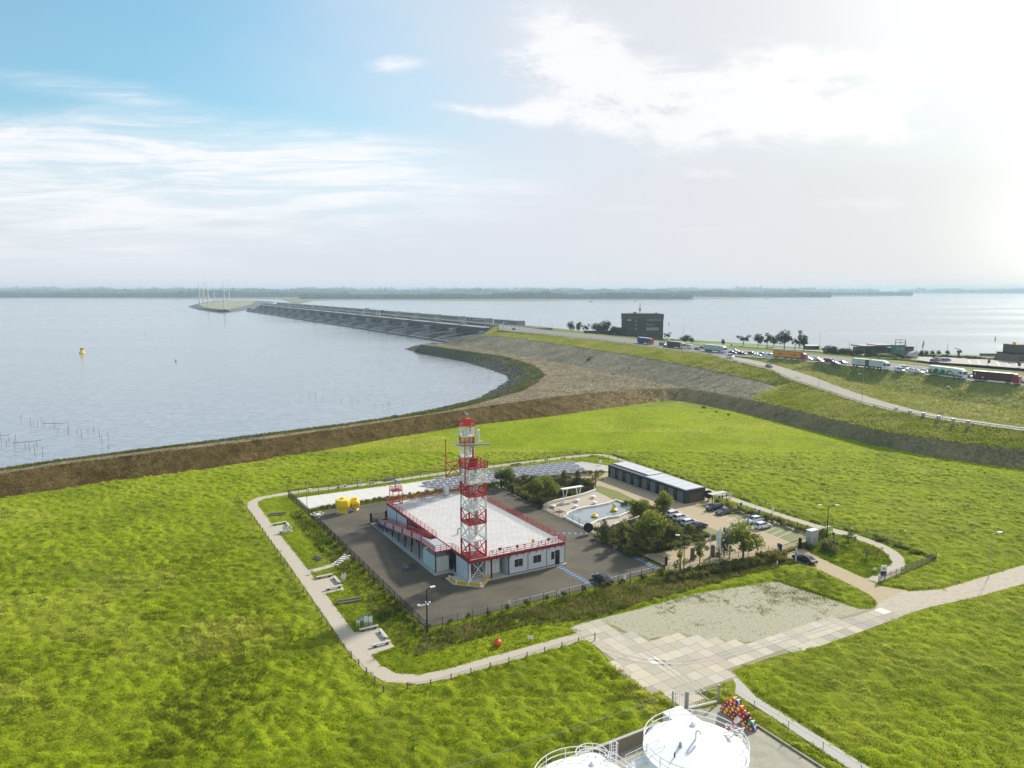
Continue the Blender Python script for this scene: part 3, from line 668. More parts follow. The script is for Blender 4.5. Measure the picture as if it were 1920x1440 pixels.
for a in (10.85, 12.72):
    b = B(); n = 26
    for i in range(n):
        y0 = s0[0]-i; y1 = y0-1.0
        b.bar((a,y0,zr(y0)-.2),(a,y0,zr(y0)+1.15),.07,RED)
        if a < 12: b.hexa([(a-.02,y0-.1,zr(y0)+.05),(a+.02,y0-.1,zr(y0)+.05),(a+.02,y1+.1,zr(y1)+.05),(a-.02,y1+.1,zr(y1)+.05)],[(a-.02,y0-.1,zr(y0)+1.0),(a+.02,y0-.1,zr(y0)+1.0),(a+.02,y1+.1,zr(y1)+1.0),(a-.02,y1+.1,zr(y1)+1.0)], (PANEL, PANEL, RED)[0 if i%5 else 2])
    for h in ((-.15,.14),(1.12,.08)) if a < 12 else ((-.15,.14),(.4,.05),(.75,.05),(1.12,.08)): b.bar((a,s0[0],s0[1]+h[0]),(a,s1[0],s1[1]+h[0]),h[1],RED)
    rp(b, 'side_railing')
rp(rail([(10.62,27,RZ),(10.62,20.62,RZ)],step=1,dense=0).box(10.6,10.64,20.8,26.8,RZ+.1,RZ+1,PANEL).box(10.55,10.69,20.6,27,RZ-.25,RZ+.02,RED), 'side_railing')
rp(rail([(10.62,20.62,RZ),(14,20.62,RZ)],step=1.1).box(10.6,14,20.55,20.69,RZ-.25,RZ+.02,RED), 'side_railing')
for y in (51,47,43.5,40,36.5,33,29,20.75):
    z1 = (zr(y) if y > 27 else RZ) - .22
    for a in (10.95,12.6) if y > 21 else (10.75,13.9): rp(B().box(a-.08,a+.08,y-.08,y+.08,.05,z1,DARK), 'support_post')
struct(B().prism([(10.0,19.6),(13.39,19.6),(13.39,55.5),(10.0,55.5)],.03,.16,CONC).build('ramp_plinth', loc=O0, rz=AL))
# containers under the landing
def container(lab, a, b_, rz, m, Lc=6.06):
    c = thing('shipping_container', lab, 'container', L(a,b_,.16), AL+rz); b = B(); W_ = 2.44; H_ = 2.7
    b.box(0,W_,0,Lc,.12,H_,m)
    for k in range(12): x = .16+k*.185; b.box(x,x+.09,-.03,0,.25,H_-.15,m)
    b.build('container_body', c)
    fr = B()
    for x in (0,W_):
        for y in (0,Lc): fr.box(x-.06,x+.06,y-.06,y+.06,0,H_+.02,m)
    for q in (((0,0),(W_,0)),((0,Lc),(W_,Lc)),((0,0),(0,Lc)),((W_,0),(W_,Lc))):
        for zz in (.06,H_): fr.bar((*q[0],zz),(*q[1],zz),.1,m)
    fr.build('corner_frame', c)
    d = B().box(.15,1.2,-.045,-.032,.25,H_-.15,m).box(1.24,2.3,-.045,-.032,.25,H_-.15,m).build('door', c)
    lb = B(); [lb.tube((x,-.08,.3),(x,-.08,H_-.3),.02,GALV,5) for x in (.9,1.5)]; lb.build('locking_bar', d)
container('pale green-grey shipping container under the ramp landing, its corrugated end facing the tower', 11.0, 21.0, 0, mat('container_pale',(.62,.66,.62),.5,var=.06))
container('white shipping container deep under the building beside the open bay', 18.6, 15.2, 0, WHITE, 4.5)
# small fence at the foot of the ramp
# ------------------------------------------------------------ red radar stand on the roof
def radar_bar(parent, z, length, col, r=.13, rot=0, ped=GALV, name='radar_antenna'):
    c, s = math.cos(rot), math.sin(rot)
    B().tube((-c*length/2,-s*length/2,z),(c*length/2,s*length/2,z),r,col,10).tube((-c*length/2,-s*length/2,z),(-c*(length/2+.06),-s*(length/2+.06),z),r*.7,WHITE,10).build(name, parent, True)
    B().lathe([(.18,z-.75),(.22,z-.5),(.42,z-.35),(.42,z-.2),(.15,z-.12)],14,ped).build('antenna_pedestal', parent, True)
rs = lt('radar_stand', 'open red steel stand carrying a blue bar radar on the rear left roof corner', 'radar stand', 15.7, 53.6, RZ)
for x in (-1.1,1.1):
    for y in (-1,1): B().bar((x,y,0),(x,y,3.0),.14,RED).build('leg', rs)
for z in (.1,3.0):
    b = B()
    for p,q in (((-1.1,-1),(1.1,-1)),((1.1,-1),(1.1,1)),((1.1,1),(-1.1,1)),((-1.1,1),(-1.1,-1))): b.bar((*p,z),(*q,z),.12,RED)
    b.build('frame', rs)
B().box(-1.05,1.05,-.95,.95,2.98,3.08,DRED).build('platform', rs)
rail([(-1.1,-1,3),(1.1,-1,3),(1.1,1,3),(-1.1,1,3),(-1.1,-1,3)],step=1.1).build('railing', rs)
B().tube((0,0,3),(0,0,4.5),.13,RED).build('post', rs); radar_bar(rs, 5.2, 3.4, mat('radar_blue',(.10,.25,.62),.4), .14, R(-75)); 
# ------------------------------------------------------------ lattice towers
def tower(lab, a, b_, secs, w, rz, top):
    """secs: list of (z0, z1, material)"""
    tw = lt('lattice_tower', lab, 'tower', a, b_); tw.rotation_euler = (0,0,AL+rz); h = w/2
    cs = [(-h,-h),(h,-h),(h,h),(-h,h)]
    for x, y in cs:
        b = B()
        for z0, z1, m in secs: b.box(x-.13,x+.13,y-.13,y+.13,z0,z1,m)
        b.tube((x,y,0),(x,y,.35),.32,WHITE,10)
        b.build('leg', tw)
    for z0, z1, m in secs:
        b = B()
        for i in range(4):
            p, q = cs[i], cs[(i+1)%4]
            for z in (z0+.1,): b.bar((*p,z),(*q,z),.2,m,.24)
            b.bar((*p,z0+.15),(*q,z1-.1),.12,m); b.bar((*q,z0+.15),(*p,z1-.1),.12,m)
        if z0 < .5:
            for i in range(4):
                p, q = cs[i], cs[(i+1)%4]
                for z in (.5,.9,1.3): b.bar((*p,z),(*q,z),.07,m)
        b.build('brace', tw)
        if z0 > 1:
            b = B().box(-h+.1,h-.1,-h+.1,h-.1,z0+.02,z0+.09,m if m is not RED else DRED)
            # hatch and equipment stand on the floor
            b.build('floor_grating', tw)
            rail([(-h,-h,z0+.1),(h,-h,z0+.1),(h,h,z0+.1),(-h,h,z0+.1),(-h,-h,z0+.1)],step=w/3,m=m,rails=(.5,1.05),w=.05,wp=.045).build('railing', tw)
            rr = random.Random(int(z0*10)); 
            for k in range(5): x, y = rr.uniform(-h*.6,h*.6), rr.uniform(-h*.6,h*.6); B().box(x-.18,x+.18,y-.15,y+.15,z0+.1,z0+rr.uniform(.6,1.5), rr.choice([GALV,m,GREYP])).build('equipment_box', tw)
    H_ = secs[-1][1]
    b = B(); [b.bar((x,.25,0),(x,.25,H_),.06,GALV) for x in (-.25,.2)]
    for k in range(int(H_/.35)): b.bar((-.25,.25,k*.35+.2),(.2,.25,k*.35+.2),.04,GALV)
    b.build('ladder', tw)
    b = B(); [b.tube((h*.5+x,h*.55,.1),(h*.5+x,h*.55,H_),.07,m) for x, m in ((0,DARK),(.22,GALV),(-.2,TWHITE),(.4,TWHITE))]; b.build('cable_duct', tw)
    for f in top: f(tw, h, H_)
    return tw
Wt, Rd = TWHITE, RED
def top_front(tw, h, H):
    B().prism([(-h-.2,-h-.2),(h+.3,-h-.2),(h+.3,h+.3),(-h-.2,h+.3)],H-.05,H+.12,DRED).build('platform', tw)
    rail([(-h-.15,-h-.15,H+.1),(h+.25,-h-.15,H+.1),(h+.25,h+.25,H+.1),(-h-.15,h+.25,H+.1),(-h-.15,-h-.15,H+.1)],step=1.2,m=Rd,w=.09,wp=.13,rails=(.3,.7,1.15)).build('railing', tw)
    B().box(-.5,.5,-.5,.5,H+.1,H+1.6,DRED).build('equipment_box', tw)
    radar_bar(tw, H+4.0, 6.3, mat('radar_grey',(.34,.38,.48),.4), .17, R(-25)); B().tube((0,0,H+1.6),(0,0,H+3.3),.18,RED,10).build('mast', tw)
    # outrigger frame on the left with two whip masts
    b = B(); X0, X1, Y, z0, z1 = -h-3.0, -h-.2, h*.9, H-1.6, H+1.0
    for q in (((X0,Y,z0),(X0,Y,z1)),((X0,Y,z0),(X1,Y,z0)),((X0,Y,z1),(X1,Y,z1)),((X0,Y,z0),(X1,Y,z1)),((X0,Y,z1),(X1,Y,z0)),((X1,Y,z0),(X1,Y,z1))): b.bar(*q,.14,RED)
    b.build('outrigger', tw)
    b = B(); 
    for q in (((-h-.2,-h*.3,H-2.6),(-h-.2,-h*.3,H+.2)),((-h-.2,-h*.3,H-2.6),(-h-.9,-h-.2,H-1.2)),((-h-.9,-h-.2,H-1.2),(-h-.2,-h*.3,H+.2))): b.bar(*q,.18,RED)
    b.build('outrigger', tw)
    B().tube((X0,Y,z1),(X0,Y,z1+4.2),.08,RED,6).build('whip_antenna', tw); B().tube((-h-.2,-h*.3,H),(-h-.2,-h*.3,H+5.0),.09,RED,6).build('whip_antenna', tw)
    b = B()
    for z in (H-2.6,): rail([(-h-.3,-h-.3,z),(h+.3,-h-.3,z),(h+.3,h+.3,z),(-h-.3,h+.3,z),(-h-.3,-h-.3,z)],step=1.2,m=Wt,w=.08,wp=.08,rails=(.0,.55,1.1)).build('railing', tw)
def top_back(tw, h, H):
    B().box(-h-.25,h+.25,-h-.25,h+.25,H-.1,H+.08,RED).build('platform', tw)
    rail([(-h-.25,-h-.25,H+.08),(h+.25,-h-.25,H+.08),(h+.25,h+.25,H+.08),(-h-.25,h+.25,H+.08),(-h-.25,-h-.25,H+.08)],step=.8,m=Rd,w=.09,wp=.1,rails=(.35,.75,1.15)).build('railing', tw)
    B().box(-.2,.9,-.6,.5,H+.1,H+1.5,mat('signal_red',(.60,.07,.03),.5)).tube((-.6,0,H+.1),(-.6,0,H+1.8),.16,RED).build('equipment_box', tw)
    radar_bar(tw, H+2.7, 2.6, mat('radar_pale',(.6,.63,.68),.4), .11, R(-75-0))
    b = B().bar((-h-2.4,0,H-4.1),(-h,0,H-4.1),.16,Wt).bar((h,0,H-4.1),(h+2.2,0,H-4.1),.16,Wt).bar((h+1.3,-.6,H-4.1),(h+1.3,.6,H-4.1),.12,Wt); b.build('outrigger', tw)
    B().lathe([(.3,H-4.0),(.34,H-3.8),(.34,H-1.3),(.25,H-1.2)],14,mat('pale_aqua',(.62,.70,.70),.4),(h+1.1,0,0)).build('drum_antenna', tw, True)
    B().bar((-h-.7,0,H-3.9),(-h-.7,0,H-1.0),.12,Wt).bar((-h-.7,0,H-3.9),(-h,0,H-3.9),.1,Wt).bar((-h-.7,0,H-1.2),(-h,0,H-1.2),.1,Wt).build('outrigger', tw)
tower('front red and white lattice tower at the near building corner, long grey radar bar', 16.0, 15.6,
      [(0,4.2,Wt),(4.2,7.3,Rd),(7.3,10.4,Wt),(10.4,13.0,Rd),(13.0,15.5,Wt),(15.5,18.0,Rd),(18.0,20.6,Wt)], 3.3, 0, [top_front])
tower('rear red and white lattice tower behind the building, small tilted radar bar', 35.2, 57.0,
      [(0,3.8,Wt),(3.8,6.8,Rd),(6.8,9.6,Wt),(9.6,12.2,Rd),(12.2,14.9,Wt),(14.9,17.2,Rd),(17.2,19.8,Wt)], 3.2, R(-22), [top_back])
pad = lt('crash_barrier', 'low yellow barrier round the concrete pad of the front tower', 'barrier', 15.6, 13.2)
b = B(); q = [(11.6,16.6),(11.7,14.0),(15.0,10.9),(18.4,14.3)]
for u, v in zip(q, q[1:]): b.bar((*u,.45),(*v,.45),.16,mat('barrier_yellow',(.72,.42,.01),.45),.5)
b.move((15.6,13.2,0)).build('rail', pad)
for u in q + [(13.35,12.45)]: B().box(u[0]-.14,u[0]+.14,u[1]-.14,u[1]+.14,.1,.85,WHITE).move((15.6,13.2,0)).build('post', pad)
struct(B().prism([(11.2,14.2),(15.0,10.4),(18.9,14.0),(18.9,17.6),(11.2,17.6)],.04,.19,mat('pale_concrete',(.55,.52,.42),.9)).build('tower_pad', loc=O0, rz=AL))
# ------------------------------------------------------------ dark shed with garage doors
shed = lt('garage_block', 'long dark garage block with grey doors and a pale panelled flat roof', 'garage', 81.8, 31.4)
SO = (81.8, 31.4, 0); DK = mat('dark_cladding', (.03,.04,.045), .6, var=.15)
def sp_(b, n, par=None): return b.move(SO).build(n, par or shed)
sp_(B().box(81.8,88.2,31.4,62.4,.0,3.0,DK), 'wall'); sp_(B().box(81.7,88.3,31.3,62.5,3.0,3.35,DK), 'roof')
RP = mat('roof_panel_pale', (.55,.57,.60), .35, var=.08)
for k in range(10):
    y0 = 31.7+k*3.06; up = k >= 5
    sp_(B().box(82.1 if not up else 83.4,88.0,y0,y0+2.95,3.36+(.15 if up else 0),3.42+(.15 if up else 0),RP), 'roof_panel')
GD = mat('garage_door_grey', (.16,.155,.14), .7, var=.1, scale=4)
for k in range(9):
    y0 = 32.3+k*3.38; d = sp_(B().box(81.72,81.79,y0,y0+2.0,.1,2.7,GD), 'garage_door')
    sp_(B().box(81.74,81.79,y0+2.25,y0+2.95,.1,2.7,DARK), 'side_door'); sp_(B().box(81.70,81.735,y0+2.4,y0+2.8,1.3,2.5,GLASS), 'door_pane')
sp_(B().box(83.2,86.9,31.33,31.39,.1,2.3,mat('brown_door',(.09,.075,.055),.8)), 'garage_door'); sp_(B().box(81.0,81.7,47.5,50.3,2.4,2.5,DK), 'canopy')
# ------------------------------------------------------------ solar tables
PV = mat('solar_cells', (.12,.13,.165), .22, var=.15, scale=2, spec=1.0); PVF = mat('panel_frame', (.62,.63,.64), .4)
sol = thing('solar_table', 'tilted grey solar table among the rows on the concrete behind the yard', 'solar panel', (0,0,0), 0, 'solar tables in staggered rows')
B().hexa([(-1.35,-.95,.25),(1.35,-.95,.25),(1.35,.95,.85),(-1.35,.95,.85)],[(-1.35,-.95,.3),(1.35,-.95,.3),(1.35,.95,.9),(-1.35,.95,.9)],PVF).build('panel_frame', sol)
B().hexa([(-1.22,-.84,.315),(1.22,-.84,.315),(1.22,.84,.865),(-1.22,.84,.865)],[(-1.22,-.84,.345),(1.22,-.84,.345),(1.22,.84,.885),(-1.22,.84,.885)],PV).build('panel', sol)
for x in (-1,1): B().bar((x,-.8,0),(x,-.8,.28),.06,GALV).bar((x,.8,0),(x,.8,.85),.06,GALV).build('support', sol)
for r_ in range(5):
    for k in range(19):
        a = 33.0 + r_*.9 + k*2.78; b_ = 80.6 - r_*2.15 - (0 if k < 9 else .25*(k-9)); 
        if 62 < a and b_ < 70: continue
        if a > 81 - r_*.4 or (k < 2 and r_ < 1): continue
        px_, py_ = to_px(*L(a, b_, .3))
        if 893 < px_ < 910: pass
        place(sol, L(a, b_, .05), AL, 'tilted grey solar table, %s from the left in the %s row' % (ORD[k], ('back','fourth','middle','second','front')[r_]), None, 'solar tables in staggered rows')
# ------------------------------------------------------------ garden: pool, walls, pergola, stools, floats
WALLW = mat('white_masonry', (.72,.69,.63), .8, var=.08)
pool = [P(x,y) for x,y in [(1056,972),(1064,964),(1080,957),(1097,953),(1118,950),(1140,945),(1155,939.5),(1168,944),(1197,955.5),(1184,961),(1162,971),(1140,973.5),(1120,980),(1106,988),(1100,993),(1090,989)]]
pt = thing('garden_pool', 'free-form pool with a white masonry rim and still pale water', 'pool', L(59,35))
c0 = Vector(L(59,35)); n = len(pool)
rim, inner = B(), B()
ins_ = []
for i in range(n):
    a, b_, c = pool[i-1], pool[i], pool[(i+1)%n]; d = ((b_-a).normalized() + (c-b_).normalized()).normalized(); nn = Vector((-d.y, d.x, 0)); ins_.append(b_ + nn*-.45)
ctr = sum(pool, Vector())/n
if (ins_[0]-ctr).length > (pool[0]-ctr).length: ins_ = [2*p-q for p, q in zip(pool, ins_)]
ins_ = [p.lerp(ctr, 0) for p in ins_]
for i in range(n):
    j = (i+1)%n; o0,o1,i1,i0 = pool[i]-c0, pool[j]-c0, ins_[j]-c0, ins_[i]-c0
    rim.hexa([(*o0.xy,.03),(*o1.xy,.03),(*i1.xy,.03),(*i0.xy,.03)],[(*o0.xy,.5),(*o1.xy,.5),(*i1.xy,.5),(*i0.xy,.5)],WALLW)
rim.build('rim', pt)
PW_ = mat('pool_water', (.22,.27,.29), .06, var=.05, spec=1.0, bump=.06, bscale=2)
B().prism([((q-c0).x,(q-c0).y) for q in [p.lerp(ctr,-.003) for p in ins_]],.05,.16,PW_).build('pool_water', pt)
def curved_wall(lab, pts, h, w, m, z=.05):
    o = thing('low_wall', lab, 'low wall', P(*pts[0])); b = B(); c = Vector(P(*pts[0]))
    q = [Vector(x) for x in smooth([tuple(P(*p)) for p in pts], 16)]
    l, r = ribbon([tuple(x) for x in q], w, 0)
    for i in range(15): b.hexa([(*(v-c).xy,z) for v in (l[i],l[i+1],r[i+1],r[i])],[(*(v-c).xy,z+h) for v in (l[i],l[i+1],r[i+1],r[i])],m)
    b.build('wall', o); return o
curved_wall('curved white seat wall along the back of the sandy patio', [(1019,951),(1028,945),(1055,938.5),(1085,932),(1103,926.5),(1117,921)], .55, .45, WALLW)
curved_wall('short white kerb wall beyond the pool beside the birch', [(1150,986),(1165,980),(1185,976.5),(1200,970)], .4, .4, WALLW)
for x, y, w_ in ((1056,946,'under the left pergola post'),(1082,941,'under the right pergola post'),(1079,952,'nearest the pool rim'),(1112,934,'farthest to the back right'),(1115,945,'to the right above the pool bend'),(1038,952,'farthest left by the fence')):
    s = thing('round_stool', 'round white concrete stool on the sandy patio, '+w_, 'stool', P(x,y,.05), 0, 'round stools on the patio')
    B().lathe([(.42,0),(.36,.15),(.58,.38),(.62,.5)],16,WALLW).build('base', s, True); B().lathe([(.63,.5),(.63,.56),(.58,.6)],16,WHITE).build('seat', s, True)
pg = thing('pergola', 'small white pergola with V-shaped posts over the patio wall', 'pergola', P(1072,939), AL)
for x in (-2.0,2.0):
    B().bar((x,0,0),(x-.75,0,3.3),.14,WHITE).bar((x,0,0),(x+.75,0,3.3),.14,WHITE).build('v_post', pg); B().lathe([(.35,0),(.35,.3)],12,WALLW,(x,0,0)).build('base', pg)
B().box(-3.1,3.1,-.6,.6,3.3,3.45,WHITE).build('roof_slab', pg)
dk = thing('channel_buoy', 'yellow float with a tall curved head standing in the garden pool', 'float', P(1151,958,.16))
B().lathe([(.3,0),(.75,.12),(.85,.35),(.6,.6),(.2,.65)],16,YEL).build('hull', dk, True); B().lathe([(.3,.55),(.34,1.0),(.2,1.5),(.3,1.75),(.1,1.95)],12,YEL,(-.1,0,0)).build('head', dk, True); B().box(.12,.4,-.16,.16,.9,1.35,BLUEP).build('panel', dk)
fb = thing('round_float', 'low round yellow float near the front of the garden pool', 'float', P(1115,969,.16)); B().lathe([(.4,0),(.75,.12),(.8,.35),(.5,.55)],16,YEL).build('hull', fb, True); B().lathe([(.3,.55),(.3,.8),(.1,.85)],10,YEL).build('cap', fb, True)
tr = thing('floor_grate', 'dark square grate frame lying on the patio by the fence', 'grate', P(1049,960,.05), AL)
b = B(); [b.bar((-1+k*.5,-.6,.06),(-1+k*.5,.6,.06),.06,DARK) for k in range(5)]; b.bar((-1,-.6,.06),(1,-.6,.06),.08,DARK).bar((-1,.6,.06),(1,.6,.06),.08,DARK); b.build('frame', tr)
# ------------------------------------------------------------ big yellow buoys in the yard
by = thing('navigation_buoy', 'large plain yellow drum buoy on a narrower foot in the rear corner of the yard', 'buoy', P(643,961,.05))
B().lathe([(1.0,.15),(1.05,1.3)],24,YEL).build('foot', by, True); B().lathe([(1.05,1.3),(1.6,1.5),(1.65,1.7),(1.65,3.0),(1.5,3.2),(.5,3.35),(.45,3.6),(.3,3.7)],28,YEL).build('drum', by, True)
B().box(-1.3,1.3,-1.3,1.3,0,.15,CONC).build('base_plate', by)
by = thing('navigation_buoy', 'round yellow buoy with a ring of dark fittings beside the larger drum buoy', 'buoy', P(665,956,.05))
B().lathe([(.5,.2),(.9,.5),(1.25,1.1),(1.3,1.8),(1.05,2.4),(.7,2.6)],22,YEL).build('drum', by, True)
for k in range(10): t_ = k*math.pi/5; B().box(1.22*math.cos(t_)-.1,1.22*math.cos(t_)+.1,1.22*math.sin(t_)-.1,1.22*math.sin(t_)+.1,1.2,1.75,DWOOD).build('fitting', by)
B().lathe([(.72,2.6),(.72,3.0),(.1,3.05)],14,YEL).build('cap', by, True); B().box(-.9,.9,-.9,.9,0,.2,GREYP).build('base_plate', by)
# drone
dr = thing('drone', 'white six-armed drone hovering over the left edge of the yard', 'drone', P(595,966,1.5)); B().lathe([(.2,-.2),(.45,0),(.4,.25),(.15,.4)],12,WHITE).build('drone_body', dr, True)
for k in range(6):
    t_ = k*math.pi/3+.3; c, s = math.cos(t_), math.sin(t_)
    B().bar((0,0,.1),(1.35*c,1.35*s,.22),.14,WHITE).build('arm', dr)
    r_ = B().tube((1.35*c,1.35*s,.2),(1.35*c,1.35*s,.42),.14,WHITE); r_.bar((1.35*c-.5*s,1.35*s+.5*c,.44),(1.35*c+.5*s,1.35*s-.5*c,.44),.08,WHITE,.03); r_.build('rotor', dr)
B().bar((-.5,-.3,-.7),(.5,-.3,-.7),.06,WHITE).bar((-.5,.3,-.7),(.5,.3,-.7),.06,WHITE).bar((0,-.3,-.7),(0,-.1,0),.06,WHITE).bar((0,.3,-.7),(0,.1,0),.06,WHITE).build('skid', dr)
# orange ball
ob = thing('float_ball', 'orange red steel ball with a small top fitting on the grass by the footpath', 'ball', P(933,1212)); B().lathe([(.05,0),(.36,.1),(.55,.3),(.6,.55),(.55,.8),(.36,1.02),(.18,1.1)],20,mat('orange_red',(.70,.10,.02),.45)).build('ball', ob, True); B().lathe([(.18,1.08),(.18,1.24),(.08,1.26)],10,RED).build('fitting', ob, True)
# ------------------------------------------------------------ benches, logs, cut-out figures, steps, small signs
def bench(x0, y0, x1, y1, lab, mt=WOOD, h=.48):
    p, q = P(x0,y0), P(x1,y1); c = (p+q)/2; ang = math.atan2(q.y-p.y, q.x-p.x); ln_ = (q-p).length/2
    o = thing('timber_bench', lab, 'bench', c, ang); B().box(-ln_,ln_,-.24,.24,h-.16,h,mt).build('seat', o)
    for s in (-.65,.65): B().box(s*ln_-.18,s*ln_+.18,-.2,.2,0,h-.16,BLACK).build('leg', o)
BW = mat('bench_pale_wood',(.50,.46,.42),.8,var=.12)
for args in ((511,986,537,981,'back bench of the rear left gravel nook'),(538,983,546,994,'end bench of the rear left gravel nook'),(523,1001,545,996,'front bench of the rear left gravel nook'),
             (594,1086,624,1080,'back bench of the middle gravel nook'),(626,1084,637,1096,'end bench of the middle gravel nook'),(610,1108,642,1101,'front bench of the middle gravel nook'),
             (674,1185,709,1177,'back bench of the nearest gravel nook'),(712,1184,725,1200,'end bench of the nearest gravel nook'),(697,1215,732,1206,'front bench of the nearest gravel nook'),
             (1542,993,1556,990,'bench at the left of the right-hand gravel nook by the yellow cut-outs'),(1560,1001,1578,1006,'long bench on the lawn side of the right-hand gravel nook'),(1588,1011,1606,1008,'bench at the right end of the right-hand gravel nook'),
             (1320,921,1332,925,'plank bench behind the shelter by the garage block'),(1352,932,1364,929,'plank bench beside the pale green cut-outs near the garage block'),
             (1051,861,1060,859,'bench by the rear footpath near the pale cut-out'),(993,869,1004,867,'bench by the rear footpath beyond the solar tables'),(692,908,702,906,'bench by the rear footpath left of the cut-outs'),(631,916,650,912,'bench by the rear footpath, the leftmost one there')):
    bench(*args, BW)
def logpile(x, y, ang, lab, n=3, l=1.6):
    o = thing('log_pile', lab, 'logs', P(x,y), ang); r_ = random.Random(x)
    for k in range(n): B().tube((-l,-.35+k*.35,.22+(.3 if k==1 else 0)),(l*r_.uniform(.85,1),-.3+k*.3,.24+(.3 if k==1 else 0)),.2,mat('log_bark',(.24,.20,.15),.9,var=.3),8).build('log', o)
logpile(521,966,AL-.25,'grey old log lying on the bright grass inside the path corner',3,1.9)
logpile(655,1129,AL-.15,'stack of weathered logs on the grass between two gravel nooks',3,1.9)
logpile(598,1049,AL-1.35,'pale trunk section pointing uphill on the left bank',2,1.3)
logpile(730,901,AL,'dark logs beside the rear footpath left of the towers',3,1.7); logpile(968,873,AL,'dark log pile beside the rear footpath right of the towers',3,1.6)
CUT = mat('pale_green_board',(.58,.68,.40),.6,var=.05); CUTW = mat('pale_mint_board',(.66,.74,.64),.6,var=.05)
def cutout(x, y, n, lab, m, rz=0.0, sc_=1.0):
    o = thing('cutout_figures', lab, 'cut-out', P(x,y), rz, scale=sc_)
    for k in range(n):
        hh = (1.7,1.45,1.75,1.2)[k%4]; x0 = (k-(n-1)/2)*.62; b = B()
        prof = [(-.22,0),(-.1,0),(-.06,hh*.45),(.06,hh*.45),(.1,0),(.24,0),(.24,hh*.5),(.34,hh*.55),(.3,hh*.78),(.1,hh*.84),(.15,hh*.9),(.1,hh),(-.08,hh),(-.14,hh*.9),(-.08,hh*.84),(-.28,hh*.78),(-.34,hh*.5),(-.22,hh*.48)]
        tri = tessellate_polygon([[Vector((u,v,0)) for u,v in prof]]); nn = len(prof)
        for s in (-.03,.03): b.add([(x0+u,s+k*.08,v) for u,v in prof],[tuple(q) for q in tri],m)
        b.add([(x0+u,-.03+k*.08,v) for u,v in prof]+[(x0+u,.03+k*.08,v) for u,v in prof],[(i,(i+1)%nn,nn+(i+1)%nn,nn+i) for i in range(nn)],m); b.build('figure_board', o)
cutout(538,999,3,'pale green cut-out figures beside the rear left gravel nook',CUT); cutout(645,1090,2,'two narrow pale mint cut-out figures on the bank by the middle nook',CUTW,.9)
cutout(674,911,2,'yellow-green cut-out figures on the verge of the rear footpath, left part',CUT); cutout(1024,868,2,'yellow-green cut-out figure by the rear footpath beyond the towers',CUT)
cutout(1369,934,2,'pale green cut-out figures right of the garage block',CUT); cutout(1553,1003,3,'bright yellow-green cut-out figures by the lamp of the right-hand nook',mat('lime_board',(.62,.75,.18),.6,var=.05),0,1.1)
cutout(1449,962,1,'small pale mint cut-out in the hedge behind the white cars',CUTW)
cf = thing('photo_board', 'white painted figure boards with dark faces and a blue table above the nearest nook', 'figure board', P(684,1175), .1)
for k,(x,hh) in enumerate(((-1.0,1.5),(.2,2.1),(.9,2.0))):
    o = B().box(x-.3,x+.3,-.04,.04,.7,hh-.35,WHITE).box(x-.22,x-.12,-.03,.03,0,.7,WHITE).box(x+.12,x+.22,-.03,.03,0,.7,WHITE).build('figure_board', cf); B().lathe([(.2,-.04),(.28,0),(.2,.06)],12,mat('mask_grey',(.16,.17,.18),.6),(x,-.05,hh-.2)).build('face_disc', o)
B().box(-.75,-.1,-.1,.1,1.0,1.35,mat('sky_blue_paint',(.25,.5,.7),.5)).build('table_board', cf)
st_ = thing('garden_steps', 'short flight of white stone steps climbing the left bank', 'steps', P(627,1060), math.atan2(*(lambda d: (d.y,d.x))(P(650,1047)-P(627,1060))))
for k in range(6): B().box(k*.78,k*.78+.55,-.75,.75,0,.12+k*.1,WALLW).build('step', st_)
def smallsign(x, y, lab, w=.7, h=.45, ph=.35, m=WHITE, post=DARK, z=0, rz=0):
    o = thing('sign_board', lab, 'sign', P(x,y,z), rz); B().bar((0,0,0),(0,0,ph+h*.5),.05,post).build('post', o); B().box(-w/2,w/2,-.06,-.03,ph,ph+h,m).build('panel', o); return o
smallsign(585,1076,'small white lectern sign at the foot of the side path'); smallsign(995,1202,'small white lectern sign on the grass right of the orange ball',.9,.5)
smallsign(1640,1072,'small white tag sign on the oval lawn'); smallsign(1457,1061,'low white marker post sign on the bank left of the gate',.25,.7,.3)
for x, y, w in ((955,1144,'left'),(1047,1123,'middle'),(1171,1095,'right'),(1249,1078,'rightmost')):
    smallsign(x, y, 'white notice on the front yard fence, the %s one' % w if w != 'rightmost' else 'white notice on the front yard fence by the dashed gate markings', .55, .8, .9, rz=AL, post=DARK)
info = thing('information_board', 'tall board, white above and dark blue below, at the end of the oval path', 'information board', P(1656,1086), R(5))
B().box(-.55,.55,-.05,.05,.6,1.5,mat('board_navy',(.02,.04,.09),.5)).build('lower_panel', info); B().box(-.55,.55,-.05,.05,1.52,2.6,WHITE).build('upper_panel', info); B().bar((-.45,0,0),(-.45,0,.6),.08,GALV).bar((.45,0,0),(.45,0,.6),.08,GALV).build('post', info); B().box(-.3,.3,-.065,-.052,1.8,2.2,mat('print_grey',(.3,.35,.38),.5)).build('print', info)
for x, y, w in ((1348,944,'by the shelter next to the garage block'),(1389,958,'in the hedge behind the grey cars'),(1423,972,'behind the white cars'),(1459,1037,'on the post left of the entrance gate')):
    smallsign(x, y, 'blue and white parking sign '+w, .55, .75, 1.3, BLUEP)
sh = thing('bicycle_shelter', 'low open shelter with pale roof boards between the garage block and the hedge', 'shelter', P(1345,941), AL)
B().box(-2.6,2.6,-.9,.9,2.2,2.3,BW).build('roof', sh)
for x in (-2.4,2.4):
    for y in (-.7,.7): B().bar((x,y,0),(x,y,2.2),.12,DARK).build('post', sh)
